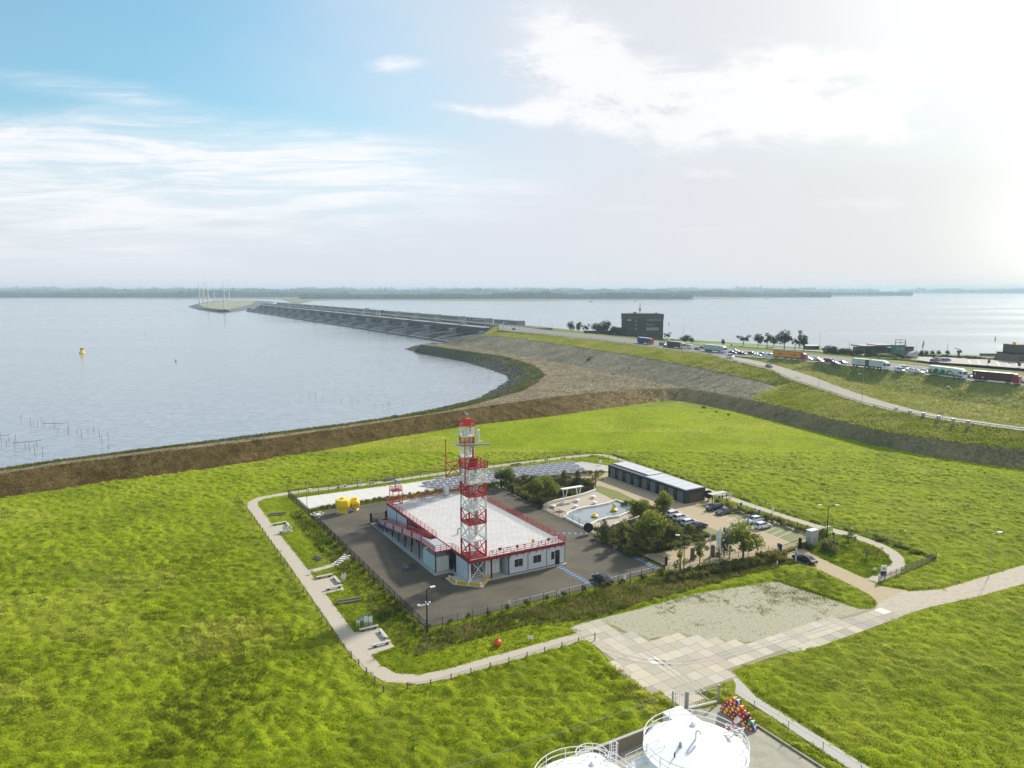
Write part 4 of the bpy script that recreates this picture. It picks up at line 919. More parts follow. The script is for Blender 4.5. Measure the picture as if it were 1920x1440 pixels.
for x, y, l in ((1328,938,'round black disc board on a post at the corner of the garage block'),(1103,1002,'round black disc board at the pool corner of the yard fence')):
    o = thing('disc_board', l, 'board', P(x,y), AL-.5); B().bar((0,.08,0),(0,.08,1.4),.12,DARK).build('post', o); B().tube((0,-.05,1.5),(0,.05,1.5),1.05,BLACK,24).build('disc', o)
cabi = thing('electrical_cabinet', 'tall grey utility cabinet with a flat top behind the entrance fence', 'cabinet', P(1522,1022), AL)
B().box(-1.15,1.15,-.6,.6,0,3.2,mat('cabinet_grey',(.44,.45,.42),.7,var=.06)).build('housing', cabi); B().box(-1.2,1.2,-.65,.65,3.2,3.3,GREYP).build('lid', cabi); B().box(-.1,.1,-.65,-.605,1.4,1.6,DARK).build('handle', cabi)
smallsign(1126,872,'white meter box on a post at the far end of the solar field',.9,.9,.6)
# wooden posts by the flags
for x, y in ((1298,1049),(1336,1043)):
    o = thing('mooring_post', 'thick weathered dolphin post on the forecourt behind the flagpoles, the %s one' % ('left' if x < 1310 else 'right'), 'post', P(x,y)); B().lathe([(.42,0),(.42,2.0),(.3,2.3)],12,mat('old_timber',(.13,.11,.08),.9,var=.3)).build('post', o, True)
# flagpoles
def flag(x, y, lab, cols, z=6.6):
    o = thing('flagpole', lab, 'flagpole', P(x,y)); B().tube((0,0,0),(0,0,z),.09,WHITE,8,.06).build('pole', o); B().lathe([(.02,z),(.1,z+.06),(.02,z+.16)],8,WHITE).build('finial', o, True)
    if cols:
        b = B(); N = 7
        for i in range(N):
            for j in range(4):
                def pt_(i,j): return (-.08-.9*(i/N)*(1-.35*j/4)*1.0, .18*math.sin(i*1.3+j*.8), z-.3-.75*j-.55*(i/N)*1.4-(0.2*j*i/N))
                b.quad(pt_(i,j),pt_(i+1,j),pt_(i+1,j+1),pt_(i,j+1),cols[min(j*len(cols)//4,len(cols)-1)])
        f = b.build('flag', o); m = f.modifiers.new('s','SOLIDIFY'); m.thickness = .02
flag(1331,1054,'bare white flagpole, the leftmost of three by the hedge',None,5.8); flag(1350,1050,'white flagpole with a limp white flag',[WHITE]); flag(1368,1047,'white flagpole with a limp blue and white flag beside the big round bush',[WHITE,mat('flag_blue',(.12,.2,.6),.7),mat('flag_blue2',(.16,.2,.5),.7)],7.0)
# ------------------------------------------------------------ lamp posts and camera masts
def lamp(x, y, hgt, lab, arms=1, z=0.0, arm=1.4, ang=0.0, m=GALV, r=.1):
    o = thing('street_lamp', lab, 'street lamp', P(x,y,z), ang); B().tube((0,0,0),(0,0,hgt),r,m,7,r*.6).build('pole', o)
    for s in ((1,),(1,-1))[arms-1]:
        B().bar((0,0,hgt-.05),(s*arm,0,hgt+.25),.09,m).build('arm', o); B().box(s*arm-.1 if s>0 else s*arm-.7,s*arm+.7 if s>0 else s*arm+.1,-.18,.18,hgt+.18,hgt+.34,WHITE).build('lamp_head', o)
    return o
lamp(801,1187,6.9,'dark lamp post with camera brackets outside the near left corner of the yard fence',1,0,.7,AL,DARK,.13)
lc = thing('camera_mast', 'white camera bracket arms strapped round the near corner lamp post', 'camera', P(801,1187)+Vector((0,0,4.5)),AL); B().bar((-1.3,0,.1),(.4,0,.1),.12,WHITE).bar((0,-.6,.2),(0,.5,.35),.12,WHITE).build('bracket', lc); B().box(-1.5,-1.1,-.12,.12,.1,.35,WHITE).box(.3,.6,-.1,.1,.2,.4,WHITE).build('camera_head', lc)
lamp(576,954,4.6,'thin dark lamp post behind the yellow buoys at the rear left yard corner',1,0,.5,0,DARK,.07)
lamp(1157,866,3.0,'short thin lamp post behind the garage block by the rear footpath bend',1,0,.3,0,DARK,.06)
lamp(1282,1068,6.4,'curved grey lamp post among the small trees at the forecourt corner',1,0,1.0,AL+2.6,DARK,.09)
lamp(1550,1012,7.2,'dark double-armed lamp post beside the utility cabinet',2,0,1.5,0,DARK,.11)
lamp(1854,1082,8.2,'thin grey lamp post alone at the edge of the right-hand road',1,0,1.0,0,mat('faint_grey',(.40,.42,.36),.6),.07)
lamp(1535,727,11,'tall lamp post on the exit ramp, the farther one',1,10.2,1.2,2.8); lamp(1616,757,11,'tall lamp post on the exit ramp at the start of the bend',1,9.5,1.2,2.8); lamp(1767,788,11,'tall lamp post on the exit ramp, the nearest one with a bright head',1,8.7,1.2,0.3)
for i, (x, y, h_, w_) in enumerate(((1280,641,13,'above the green truck'),(1536,663,14,'between the harbour shrubs and the highway'),(1716,682,12,'before the harbour car park'),(974,617,13,'by the small car at the end of the dam'),(1011,620,12,'right of the overhead sign'),(1035,622,12,'right end of the dam abutment'),(951,613,14,'behind the overhead sign'))):
    lamp(x, y, h_, 'slender grey highway lamp '+w_, 1, 14 if i != 1 and i != 2 else 10, 1.2, 0, GALV, .12)
# ------------------------------------------------------------ fences
def mesh_fence(name, lab, pts, h=2.0, step=2.6, m=DARK, bars=.3, z=0, wire=.022, ply=2.6, cat='fence', wp=.08, lat=(.3,1.0,1.95)):
    """pts world points; posts are parts, each bay's mesh is inside one panel part"""
    c = Vector((pts[0][0], pts[0][1], z)); o = thing(name, lab, cat, c); pan = B(); posts = []
    for p, q in zip(pts, pts[1:]):
        p, q = Vector((p[0],p[1],z))-c, Vector((q[0],q[1],z))-c; n = max(1, round((q-p).length/step))
        for i in range(n): posts.append(p.lerp(q, i/n))
        for r in lat:
            if r <= h: pan.bar(p+Vector((0,0,r)), q+Vector((0,0,r)), wire*1.6, m)
        if bars:
            k = int((q-p).length/bars)
            for i in range(k): w = p.lerp(q,(i+.5)/k); pan.bar(w+Vector((0,0,.05)), w+Vector((0,0,h)), wire, m)
    posts.append(Vector((pts[-1][0],pts[-1][1],z))-c)
    pan.build('mesh_panel', o); pb = B().box(-wp/2,wp/2,-wp/2,wp/2,0,h+.1,m); proto = None
    for w in posts[:100]:
        if proto is None: proto = pb.build('post', o); proto.location = w
        else: k = proto.copy(); COL.objects.link(k); k.location = w
    return o
mesh_fence('security_fence','dark mesh fence along the left side of the yard and slab strip',Lq([(-.4,-.6),(-.6,72.5),(-1.0,85)]),bars=.22,wire=.028)
mesh_fence('security_fence','dark mesh fence along the front of the asphalt yard',Lq([(-.3,-.7),(49.6,-.4)]),bars=.3)
mesh_fence('security_fence','dark mesh fence along the back of the slab strip and solar field',Lq([(-1.0,85.1),(30,85.8),(60,84.6),(86,82),(94,73.5),(92.6,66)]),bars=.3)
mesh_fence('security_fence','dark mesh fence between the yard and the pool garden',Lq([(49.5,59.5),(49.5,27.6)]),bars=.3,h=1.8)
mesh_fence('security_fence','dark mesh fence between the yard and the planted bank past the black disc',Lq([(49.5,26.9),(49.6,14.4)]),bars=.3,h=1.8)
mesh_fence('security_fence','dark mesh fence behind the parking bays right of the garage block',pxs([(1330,938),(1400,959),(1462,979),(1530,1003)]),bars=.3,h=1.4)
mesh_fence('security_fence','dark mesh fence from the entrance gate past the utility cabinet',pxs([(1502,1029),(1535,1020),(1562,1015)]),bars=.25)
mesh_fence('security_fence','dark mesh fence from the forecourt corner along the planted bank',pxs([(1254,1071),(1275,1066),(1330,1056),(1420,1039),(1460,1036)]),bars=.4,h=1.5)
mesh_fence('low_fence','short dark fence enclosing the foot of the access ramp',Lq([(10.2,47),(10.2,54.9),(13.9,55.4)]),bars=.2,h=1.9)
mesh_fence('low_fence','dark fence between the slab strip planting and the yard',Lq([(3.4,69.8),(49.2,69.4)]),bars=.4,h=1.4,m=mat('brown_metal',(.12,.08,.05),.7))
mesh_fence('field_fence','grey palisade fence running from the information board across the grass',pxs([(1647,1095),(1690,1078),(1755,1050)]),bars=.35,h=1.5,m=mat('grey_wood',(.22,.19,.15),.9),wire=.05,step=2)
WIREP = mat('fence_post_wood',(.17,.13,.09),.9,var=.3)
mesh_fence('wire_fence','wooden post and wire fence along the left footpath',Lq([(-12.2,90),(-12.2,60),(-12.6,30),(-12.9,0),(-11.9,-13.6)]),bars=0,h=1.15,m=WIREP,wire=.02,wp=.14,step=2.9,lat=(.4,.8,1.05))
mesh_fence('wire_fence','wooden post and wire fence along the near footpath',Lq([(-11.9,-13.7),(-6,-15.3),(20.6,-15.2)]),bars=0,h=1.15,m=WIREP,wire=.02,wp=.14,step=2.9,lat=(.4,.8,1.05))
mesh_fence('wire_fence','wooden post and wire fence along the outside of the rear footpath',pxs([(470,930),(573,912),(690,901),(840,880),(1010,858),(1087,850),(1140,846),(1180,860),(1270,889),(1460,955),(1560,985),(1625,1000),(1690,1028)]),bars=0,h=1.1,m=WIREP,wire=.025,wp=.12,step=4.2,lat=(.4,.8,1.05))
mesh_fence('wire_fence','thin light mesh fence on posts outside the tank court',Lq([(-12,-34.3),(-5,-34.6),(8,-34.9),(18.5,-35)]),bars=0,h=2.2,m=mat('dull_galv',(.30,.31,.27),.8,spec=.2),wire=.022,wp=.05,step=5.5,lat=(2.15,))
mesh_fence('wire_fence','thin light mesh fence between the drums and the strip path',Lq([(25.6,-36),(25.9,-46),(26,-60)]),bars=0,h=2.0,m=mat('dull_wire',(.2,.2,.16),.8),wire=.012,wp=.06,step=4.5,lat=(1.0,1.95))
def sgate(lab, a, b_, h=1.9, m=DARK, pw=.35, nb=.25):
    c = Vector(a); d = Vector(b_)-c; ln_ = d.length; o = thing('sliding_gate', lab, 'gate', c, math.atan2(d.y,d.x))
    for x in (0, ln_): B().box(x-pw/2,x+pw/2,-pw/2,pw/2,0,h+.35,m).build('gate_post', o)
    b = B().box(.2,ln_-.2,-.08,.08,.12,.36,m if m is DARK else WHITE).box(.2,ln_-.2,-.04,.04,h-.06,h,m)
    for k in range(int(ln_/nb)): b.bar((.25+k*nb,0,.3),(.25+k*nb,0,h),.025,m)
    b.build('gate_leaf', o); return o
sgate('dark sliding gate at the right corner of the asphalt yard behind the dashed blue markings', L(49.2,13.8), L(49.3,1.6))
sgate('dark sliding gate at the vehicle entrance beside the waiting black car', P(1463,1041), P(1499,1028.5))
sgate('short dark gate between the yard and the shrubs near the solar field', L(49.6,66.0), L(49.6,60.2), 1.8)
sgate('small dark gate at the foot of the access ramp', L(10.3,55.3), L(13.9,55.4), 1.9)
sgate('galvanised sliding gate with a white bottom beam at the tank court entrance', L(19.6,-35.9), L(24.2,-36.6), 2.1, GALV, .22, .3)
sgate('narrow galvanised gate leaf left of the tank court entrance', L(18.2,-34.8), L(19.5,-35.7), 2.1, GALV, .2, .3)
ep = thing('entry_pillar', 'slim grey intercom pillar beside the waiting black car', 'pillar', P(1492,1053)); B().box(-.12,.12,-.1,.1,0,2.6,GREYP).build('post', ep); B().box(-.1,.1,-.13,-.1,1.4,1.8,DARK).build('panel', ep)
for k in range(8):
    p = P(1685+k*30, 774+k*5.0-(.4*k), 9)
gr = thing('guard_rail', 'galvanised guard rail along the outer edge of the exit ramp', 'guard rail', rl[0]); b = B(); c = Vector(rl[0])
for u, v in zip(rl, rl[1:]): b.bar(u-c+Vector((0,0,.75)), v-c+Vector((0,0,.75)), .1, GALV, .3)
b.build('rail', gr)
for k in range(0, 39): B().box(-.06,.06,-.06,.06,0,.7,GALV).build('post', gr, loc=rl[k]-c)
gr = thing('guard_rail', 'galvanised guard rail along the near edge of the highway', 'guard rail', ROADN[0]); b = B(); c = Vector(ROADN[0])
for u, v in zip(ROADN, ROADN[1:]): b.bar(u-c+Vector((0,0,.75)), v-c+Vector((0,0,.75)), .1, GALV, .32)
b.build('rail', gr)
for k in range(0, 59): B().box(-.06,.06,-.06,.06,0,.7,GALV).build('post', gr, loc=ROADN[k]-c)
for k,(x,y) in enumerate(((1680,771),(1706,777),(1731,782),(1759,788),(1787,793),(1815,797))):
    o = thing('culvert_block', 'grey concrete marker block under the ramp guard rail, %s from the left' % ORD[k], 'block', P(x,y+1,8.6), .3, 'marker blocks along the ramp rail'); B().box(-.5,.5,-.3,.3,-.2,1.6,CONC).build('block', o); B().box(-.55,.55,-.35,.35,1.6,1.7,GALV).build('cap', o)
# ------------------------------------------------------------ storage tanks at the bottom
TKW = mat('tank_paint', (.84,.84,.84), .45, var=.05, scale=.5, sx=(2,2,.5), col2=(.74,.735,.72), mixr=(.6,.85), bump=.05)
def tank(lab, cx_, cy_, r, h, cone, z0=0.0, railr=1.0, arc=(0, 360)):
    o = thing('storage_tank', lab, 'tank', (cx_, cy_, 0)); n = 72
    B().lathe([(r,0),(r,h),(r+.06,h),(r+.06,h+.1)],n,TKW).build('shell', o, True)
    B().lathe([(r,h+.1),(r*.66,h+.1+cone*.34),(r*.33,h+.1+cone*.67),(.12,h+.1+cone)],n,TKW).build('roof', o, True)
    b = B(); rr = r*railr; a0, a1 = arc; k = int((a1-a0)/9)
    pts = [(rr*math.cos(R(a0+(a1-a0)*i/k)), rr*math.sin(R(a0+(a1-a0)*i/k))) for i in range(k+1)]
    for u, v in zip(pts, pts[1:]):
        for zz in (.55,1.1): b.tube((*u,h+.1+zz),(*v,h+.1+zz),.045,WHITE,6)
    b.build('railing', o, True)
    for i in range(0, k+1, 3): B().tube((*pts[i],h),(*pts[i],h+1.2),.045,WHITE,6).build('post', o)
    return o, r, h, cone
T1, r1, h1, c1_ = tank('largest white tank, conical roof with a goose-neck vent, right of the others', 17.65, 66.3, 4.92, 8.0, 1.0)
goose = [(0,0,9.1),(0,0,9.75)] + [(.22-.22*math.cos(R(k*30)),0,9.75+.22*math.sin(R(k*30))) for k in range(1,7)] + [(.44,0,9.6)]
B().path(goose, .1, WHITE, 8).build('vent_pipe', T1, True)
def hatch(par, x, y, z, r=.28, m=WHITE): return B().lathe([(r*1.5,z-.1),(r*1.5,z+.05),(r,z+.05),(r,z+.28),(r*1.1,z+.3),(r*.4,z+.42)],16,m,(x,y,0)).build('roof_hatch', par, True)
hatch(T1, .6, 3.3, 8.45); hatch(T1, -1.6, -.6, 8.8, .14, GALV); B().tube((-2.4,-1.8,8.3),(-2.4,-1.8,8.9),.07,DARK).build('pipe_stub', T1)
T2, r2_, h2_, c2_ = tank('second white tank cut by the bottom edge of the picture, left of the largest', 6.6, 61.8, 4.75, 7.0, .7)
hatch(T2, 1.0, 3.2, 7.25, .25)
T3, r3_, h3_, c3_ = tank('small white tank just behind the left tank, with its own railing', 7.85, 67.6, 1.6, 5.6, .3)
B().tube((.4,.4,5.8),(.4,.4,6.25),.05,mat('brass',(.4,.3,.08),.4,.8)).build('pipe_stub', T3)
lad = thing('caged_ladder', 'white caged ladder rising between the small tank and the left tank', 'ladder', (9.9,66.9,0)); b = B()
for x in (-.25,.25): b.tube((x,0,0),(x,0,8.4),.05,WHITE)
for k in range(26): b.tube((-.25,0,.3+k*.31),(.25,0,.3+k*.31),.03,WHITE,5)
b.build('ladder', lad); b = B()
for zz in (4.0,5.0,6.0,7.0,8.2):
    q = [(.42*math.cos(R(a)),-.05-.0+.42*math.sin(R(a)),zz) for a in range(180,361,30)]; q = [(x,-y*1.0+.0,z) for x,y,z in q]; b.path(q,.035,WHITE,5)
for a in (200,235,270,305,340): b.tube((.42*math.cos(R(a)),-.42*math.sin(R(a)),4.0),(.42*math.cos(R(a)),-.42*math.sin(R(a)),8.2),.025,WHITE,5)
b.build('cage', lad)
wk = thing('tank_walkway', 'white railed walkway joining the left tank and the largest tank', 'walkway', (11.0,64.9,7.0)); d = Vector((3.4,1.5,0.0))
B().bar((0,0,0),(d.x,d.y,.6),1.0,WHITE,.1).build('deck', wk); nn = Vector((-d.y,d.x,0)).normalized()*.5
for s in (-1,1):
    b = B()
    for zz in (.55,1.1): b.tube(nn*s+Vector((0,0,zz)), nn*s+d+Vector((0,0,zz+.6)), .035, WHITE, 6)
    for k in range(4): q = nn*s+d*(k/3); b.tube(q+Vector((0,0,.6*k/3)), q+Vector((0,0,.6*k/3+1.1)), .035, WHITE, 6)
    b.build('railing', wk)
st = thing('tank_platform', 'white railed platform and open steps on the right side of the largest tank', 'platform', (22.0,69.5,6.6), R(-35)); B().box(-.9,.9,-1.2,1.2,0,.1,WHITE).build('deck', st)
rail([(-.9,-1.2,.1),(.9,-1.2,.1),(.9,1.2,.1),(-.9,1.2,.1)],step=.9,m=WHITE,w=.05,wp=.05).build('railing', st); b = B()
for k in range(14): b.box(-.5,.5,-1.5-k*.28,-1.25-k*.28,-.3-k*.3,-.24-k*.3,WHITE)
b.bar((-.55,-1.2,.0),(-.55,-5.2,-4.3),.1,WHITE).bar((.55,-1.2,0),(.55,-5.2,-4.3),.1,WHITE).build('stair_flight', st)
ws = thing('windsock', 'red and white striped windsock beside the largest tank', 'windsock', P(1377,1378,8.0)); 
B().tube((0,0,0),(0,0,1.6),.06,GALV).bar((-1.2,-.2,.5),(1.2,.2,.5),.08,WHITE).build('pole', ws); b = B(); SK = mat('sock_red',(.75,.12,.06),.8)
for k in range(5): b.tube((.45-k*.24,0,1.75-k*.22),(.45-(k+1)*.24,0,1.75-(k+1)*.22),.24-k*.025,(WHITE,SK)[k%2 == 0 and k > 0 or k == 4],12,.215-k*.025,cap=(k in (0,4)))
b.build('sock', ws, True); ws.rotation_euler = (0,0,R(10))
bx = thing('pump_container', 'white steel container with a flat roof standing behind the largest tank', 'container', L(13.35,-38.5,0), AL)
B().box(0,2.6,-7.0,0,.1,2.9,WHITE).build('housing', bx); B().box(-.08,2.68,-7.08,.08,2.9,3.0,WHITE).build('roof', bx)
b = B(); [b.box(-.03,0,-.6-k*.5,-.35-k*.5,.3,2.7,GREYP) for k in range(13)]; b.build('side_panel', bx); B().box(.4,1.4,.0,.04,.2,2.4,GREYP).build('door', bx)
rw = thing('retaining_wall', 'stained grey concrete wall between the tanks and the field', 'wall', P(1140,1415)); p = L(-8,-38.6); q = L(13.1,-38.3); c = Vector(rw.location)
SW = mat('stained_concrete',(.20,.17,.13),.9,var=.3,scale=1.2,sx=(2,2,.4),bump=.3)
B().bar((p-c)+Vector((0,0,.8)),(q-c)+Vector((0,0,.8)),.3,SW,1.6).build('wall', rw); B().bar((p-c)+Vector((0,0,1.65)),(q-c)+Vector((0,0,1.65)),.36,CONC,.1).build('coping', rw)
for k in range(7): B().bar((p-c).lerp(q-c,.1+k*.13)+Vector((0,.06,0)),(p-c).lerp(q-c,.1+k*.13)+Vector((0,.06,1.5)),.3,SW,.3).build('buttress', rw)
# drums
DC = {'orange-red':(.62,.10,.02),'yellow-ended':(.85,.58,.01),'dark blue':(.02,.035,.16),'maroon':(.16,.015,.03),'green':(.02,.22,.06),'red':(.60,.03,.03)}
ENDC = {'orange-red':(.62,.10,.02),'yellow-ended':(.85,.58,.01),'dark blue':(.62,.10,.02),'maroon':(.12,.02,.03),'green':(.02,.22,.06),'red':(.55,.08,.03)}
def drum(body, endm, cap, nm):
    o = thing('oil_drum', 'x', 'drum', (0,0,0)); b = B(); R_ = .285; Ld = .86
    B().lathe([(R_*.98,0),(R_,.02),(R_,.30),(R_*1.05,.32),(R_,.34),(R_,.62),(R_*1.05,.64),(R_,.66),(R_,.84),(R_*.98,Ld)],18,body,axis='x').build('drum_body', o, True)
    B().lathe([(.02,.3+.0),(R_*1.01,.36),(R_*1.01,.60),(.02,.61)],18,mat('drum_band_'+nm,(.7,.7,.68) if nm in('green','dark blue') else DC[nm],.5),axis='x').build('label_band', o, True)
    B().lathe([(.26,-.012),(.26,.0)],18,endm,axis='x').build('drum_end', o); B().box(-.02,-.012,-.1,.1,-.08,.08,cap).build('label', o)
    return o
DR = {k: drum(mat('drum_'+k.replace(' ','_').replace('-','_'), DC[k] if k != 'yellow-ended' else (.62,.03,.03), .4, var=.1), mat('drum_end_'+k.replace(' ','_').replace('-','_'), ENDC[k], .4), WHITE, k) for k in DC}
rows = [['orange-red','yellow-ended','orange-red','orange-red','yellow-ended','orange-red','yellow-ended','orange-red','dark blue'],['red','yellow-ended','orange-red','maroon','orange-red','orange-red','maroon','green'],['maroon','orange-red','yellow-ended','dark blue','red','maroon'],['red','orange-red','dark blue','yellow-ended'],['yellow-ended','dark blue']]
starts = [0, .0, .9, .9, 1.3]; rn = ['bottom','second','third','fourth','top']; used = {}
for r_, row in enumerate(rows):
    for k, kind in enumerate(row):
        b_ = -38.3 - (k + (r_*.5) + (0,0,.0,.0,.5)[r_] )*.59
        if r_ == 2 and k > 3: b_ -= .0
        lab = '%s %s drum in the %s row of the stacked pyramid by the court' % (('a','the')[0], kind, rn[r_])
        used.setdefault(lab, 0); used[lab] += 1; ordn = ['left end','left of centre','centre','right of centre','right end']
        lab = '%s drum, number %d from the left, in the %s row of the drum stack' % (kind, k+1, rn[r_])
        lab = '%s drum %s of the %s row of the stacked pyramid' % (kind, ('at the left end','second from the left','third from the left','fourth from the left','fifth from the left','sixth from the left','seventh from the left','eighth from the left','at the right end')[k if k < len(row)-1 else 8], rn[r_])
        place(DR[kind], L(23.0+.0, b_, .31+r_*.495), AL, lab, 'drum', 'stacked oil drums by the tank court')
# ------------------------------------------------------------ barrier dam with its sluices
DAMC = mat('dam_concrete',(.13,.13,.125),.9,var=.18,scale=.02,bump=.2); DAMD = mat('dam_dark_steel',(.085,.088,.092),.7,var=.15,scale=.05); DAMG = mat('girder_concrete',(.26,.26,.25),.9,var=.15,scale=.05); DAML = mat('dam_strut',(.28,.28,.28),.7,var=.1)
p0 = P(858,645,-1.5); p1 = P(462,583.5,-1.5); dd = (p1-p0); LEN = Vector((dd.x,dd.y)).length; NB = 17; BAY = LEN/NB; da = math.atan2(dd.y, dd.x)
dam = thing('sluice_dam', 'long dark concrete sluice dam with slanting strut arms and a road on top', 'dam', (p0.x,p0.y,-1.5), da)
# local x along the dam away from the camera, local y to the left (open water is at +y), so structure spans y<0
def dm(b, n, par=None): return b.build(n, par or dam)
dm(B().box(-30,LEN,-3,1.2,-2,1.6,DAMC), 'sill_beam')
dm(B().box(-70,LEN+60,-66,-46,15.2,17.2,DAMC).box(-70,LEN+60,-64.5,-47.5,17.2,17.25,mat('dam_road',(.085,.085,.085),.9)), 'road_deck'); 
pier = B().prism([(-2.2,-2),(2.2,-2),(2.2,-70),(-2.2,-70)],-3,3.5,DAMC)
pier.hexa([(-2,-70,3.5),(2,-70,3.5),(2,-16,3.5),(-2,-16,3.5)],[(-2,-70,15.2),(2,-70,15.2),(2,-38,15.2),(-2,-38,15.2)],DAMC); pier.box(-3,3,-12,-3,3.5,7.5,DAMC).box(-2.6,2.6,-44,-37,8,18.5,DAML).box(-3.2,3.2,-30,-24,3.5,11.5,DAML)
P_ = pier.build('pier', dam)
for k in range(NB+1):
    o = P_ if k == 0 else P_.copy()
    if k: COL.objects.link(o)
    o.location = (k*BAY, 0, 0)
nb = B()  # triangular bearing girder
x0, x1 = 4, BAY-4
nb.hexa([(x0+9,-44,6.2),(x1-4,-44,6.2),(x1-4,-48,6.2),(x0+9,-48,6.2)],[(x0,-30,15.1),(x1,-30,15.1),(x1,-60,15.1),(x0,-60,15.1)],DAMG)
N_ = nb.build('bearing_girder', dam)
G_ = B().hexa([(4,-16,-2),(BAY-4,-16,-2),(BAY-4,-18,-2),(4,-18,-2)],[(4,-24,3.2),(BAY-4,-24,3.2),(BAY-4,-26,3.2),(4,-26,3.2)],DAMD).build('gate_leaf', dam)
arms = []
for f0, f1 in ((.93,.80),(.86,.76),(.66,.30),(.52,.20)): arms.append(B().bar((BAY*f0,-5,1.8),(BAY*f1,-43,8.6),1.7,DAML,1.3).build('arm', G_))
U_ = B().prism([(5,-79),(BAY-19,-79),(BAY-16,-76),(BAY-16,-69),(5,-69)],14.5,21.0,DAMG).build('machine_housing', dam)
for k in range(1, NB):
    for q in (N_, G_, U_):
        o = q.copy(); COL.objects.link(o); o.location = (k*BAY,0,0)
        if q is G_:
            for a_ in arms: c = a_.copy(); COL.objects.link(c); c.parent = o
b = B(); [b.box(x,x+.5,-45.4,-45.0,17.6,18.6,DAMC) for x in range(-60,int(LEN),8)]; b.box(-70,LEN+60,-45.4,-45.1,18.4,18.6,DAMC); dm(b,'guard_railing')
ab = dm(B().prism([(-95,-66),(-20,-66),(-3,-36),(-40,-30),(-70,-44)],-2,15.2,DAMC), 'abutment')
dm(B().box(-34,-4,-44,-40,9,15.1,DAML), 'abutment_wall')
def D(x, y, z): return dam.matrix_basis @ Vector((x,y,z+1.5-1.5))
bpy.context.view_layer.update()
def signboard(px, py, base, lab, z=16.5, w=7, h=5):
    o = thing('overhead_sign', lab, 'road sign', P(px, base, z)); hh = (base-py)*P(px,base,z).y/F_PX
    B().bar((0,0,0),(0,0,hh),.9,GREYP).build('post', o); B().box(-.6,w,-.2,.2,hh-h,hh,mat('sign_back',(.07,.12,.10),.6)).build('board', o); B().box(-.2,w-.4,-.25,-.2,hh-h+1.8,hh-h+2.2,mat('sign_line',(.4,.45,.42),.6)).box(-.2,w-.4,-.25,-.2,hh-1.6,hh-1.2,MATS['sign_line']).build('lettering', o)
signboard(944,603.5,619,'dark road sign board on a pale post at the right end of the dam',16.2,4.2,2.6); signboard(712,582,592,'dark road sign board standing on the middle of the dam deck',17,6,3.4); signboard(588,573,579,'small dark road sign on the far part of the dam',17,7,4)
for px0, px1, py, base, l in ((870,910,599,611,'near'),(682,706,582.5,591,'far')):
    a, c = P(px0,base,17), P(px1,base+1,17); o = thing('sign_gantry', 'thin portal gantry with two small lane signals over the dam road, the %s one' % l, 'gantry', a); v = c-a; hh = 6.5 if l == 'near' else 9
    B().bar((0,0,0),(0,0,hh),.5,GREYP).bar((0,0,hh),(v.x,v.y,hh),.35,GREYP).bar((v.x,v.y,0),(v.x,v.y,hh),.35,GREYP).build('portal_frame', o)
    for f in (.2,.36): B().box(v.x*f-.8,v.x*f+.8,v.y*f-.3,v.y*f+.3,hh-.9,hh+.9,mat('signal_green',(.05,.09,.06),.6)).build('lane_signal', o)
# ------------------------------------------------------------ wind turbines
TB = mat('turbine_blade',(.36,.38,.40),.5,var=.03); TW = mat('turbine_white',(.62,.64,.66),.5,var=.03)
def turbine(px, py, hub, ph, l, bl=15.5):
    base = P(px, py, 4.5); D_ = base.y; hz_ = 52-D_*math.tan(PITCH+math.atan((hub-720)/F_PX)); H_ = hz_-4.5; br_ = bl*D_*1.0/F_PX
    o = thing('wind_turbine', 'slim pale wind turbine on the headland, '+l, 'wind turbine', base, 0, 'wind turbines on the headland')
    B().lathe([(2.1,0),(1.15,H_)],14,TW).build('tower', o, True); B().box(-1.6,1.6,-3,3,H_-.4,H_+2.6,TW).build('nacelle', o); hb_ = B().lathe([(1.5,-3.2),(1.3,-4.6),(.3,-5.4)],12,TW).build('hub', o, True)
    hb_.rotation_euler = (R(90),0,0); hb_.location = (0,-8,H_+1.1); hb_.location = (0,0,H_+1.1); hb_.rotation_euler = (R(-90),0,0)
    for k in range(3):
        a = R(ph+k*120); b = B(); u = Vector((math.sin(a)*.55,math.sin(a)*.5,math.cos(a))); u = Vector((math.sin(a)*.5,math.sin(a)*.3,math.cos(a)))
        c = Vector((0,-3.6,H_+1.1)); b.bar(c,c+u*br_*.3,2.8,TB,.8).bar(c+u*br_*.3,c+u*br_,1.8,TB,.5); b.build('blade', o)
for a in ((375,570.5,543.4,0,'leftmost, tower standing in front'),(381.5,567,541.5,35,'second from the left, rotor half turned'),(391,576,544,-10,'third from the left with one blade straight up'),(402,564,541.3,-8,'far one in the middle of the group'),(421,579.5,545,2,'tallest in the picture, nearest the dam waterline'),(430,560.5,540.5,0,'rightmost, with spread blades like a Y')): turbine(*a)
# ------------------------------------------------------------ buildings near the highway
BRK = mat('dark_brick',(.055,.052,.05),.85,var=.15,scale=.3); BRK2 = mat('dark_brick_band',(.085,.08,.075),.8,var=.1); WB = mat('window_band_pale',(.42,.46,.48),.4)
cb_ = thing('control_building', 'tall dark brick control building with strip windows and an aerial mast beside the highway', 'building', P(1174,629,11), R(3)); sx_ = P(1244,629,11).x-P(1174,629,11).x; hb2 = 18.5
B().box(0,sx_,0,22,-3,hb2,BRK).build('wall', cb_); B().box(-.3,sx_+.3,-.3,22.3,hb2-4.2,hb2,BRK2).build('attic_band', cb_); B().box(-.2,sx_+.2,-.2,22.2,hb2,hb2+.5,DARK).build('roof', cb_)
def cw(x0,x1,z0,z1,m=WB,n=1):
    w = B(); g_=(x1-x0)/n
    for k in range(n): w.box((x0+k*g_)*sx_,(x0+(k+.88)*g_)*sx_,-.38,-.32,z0*hb2,z1*hb2,m)
    w.build('window', cb_)
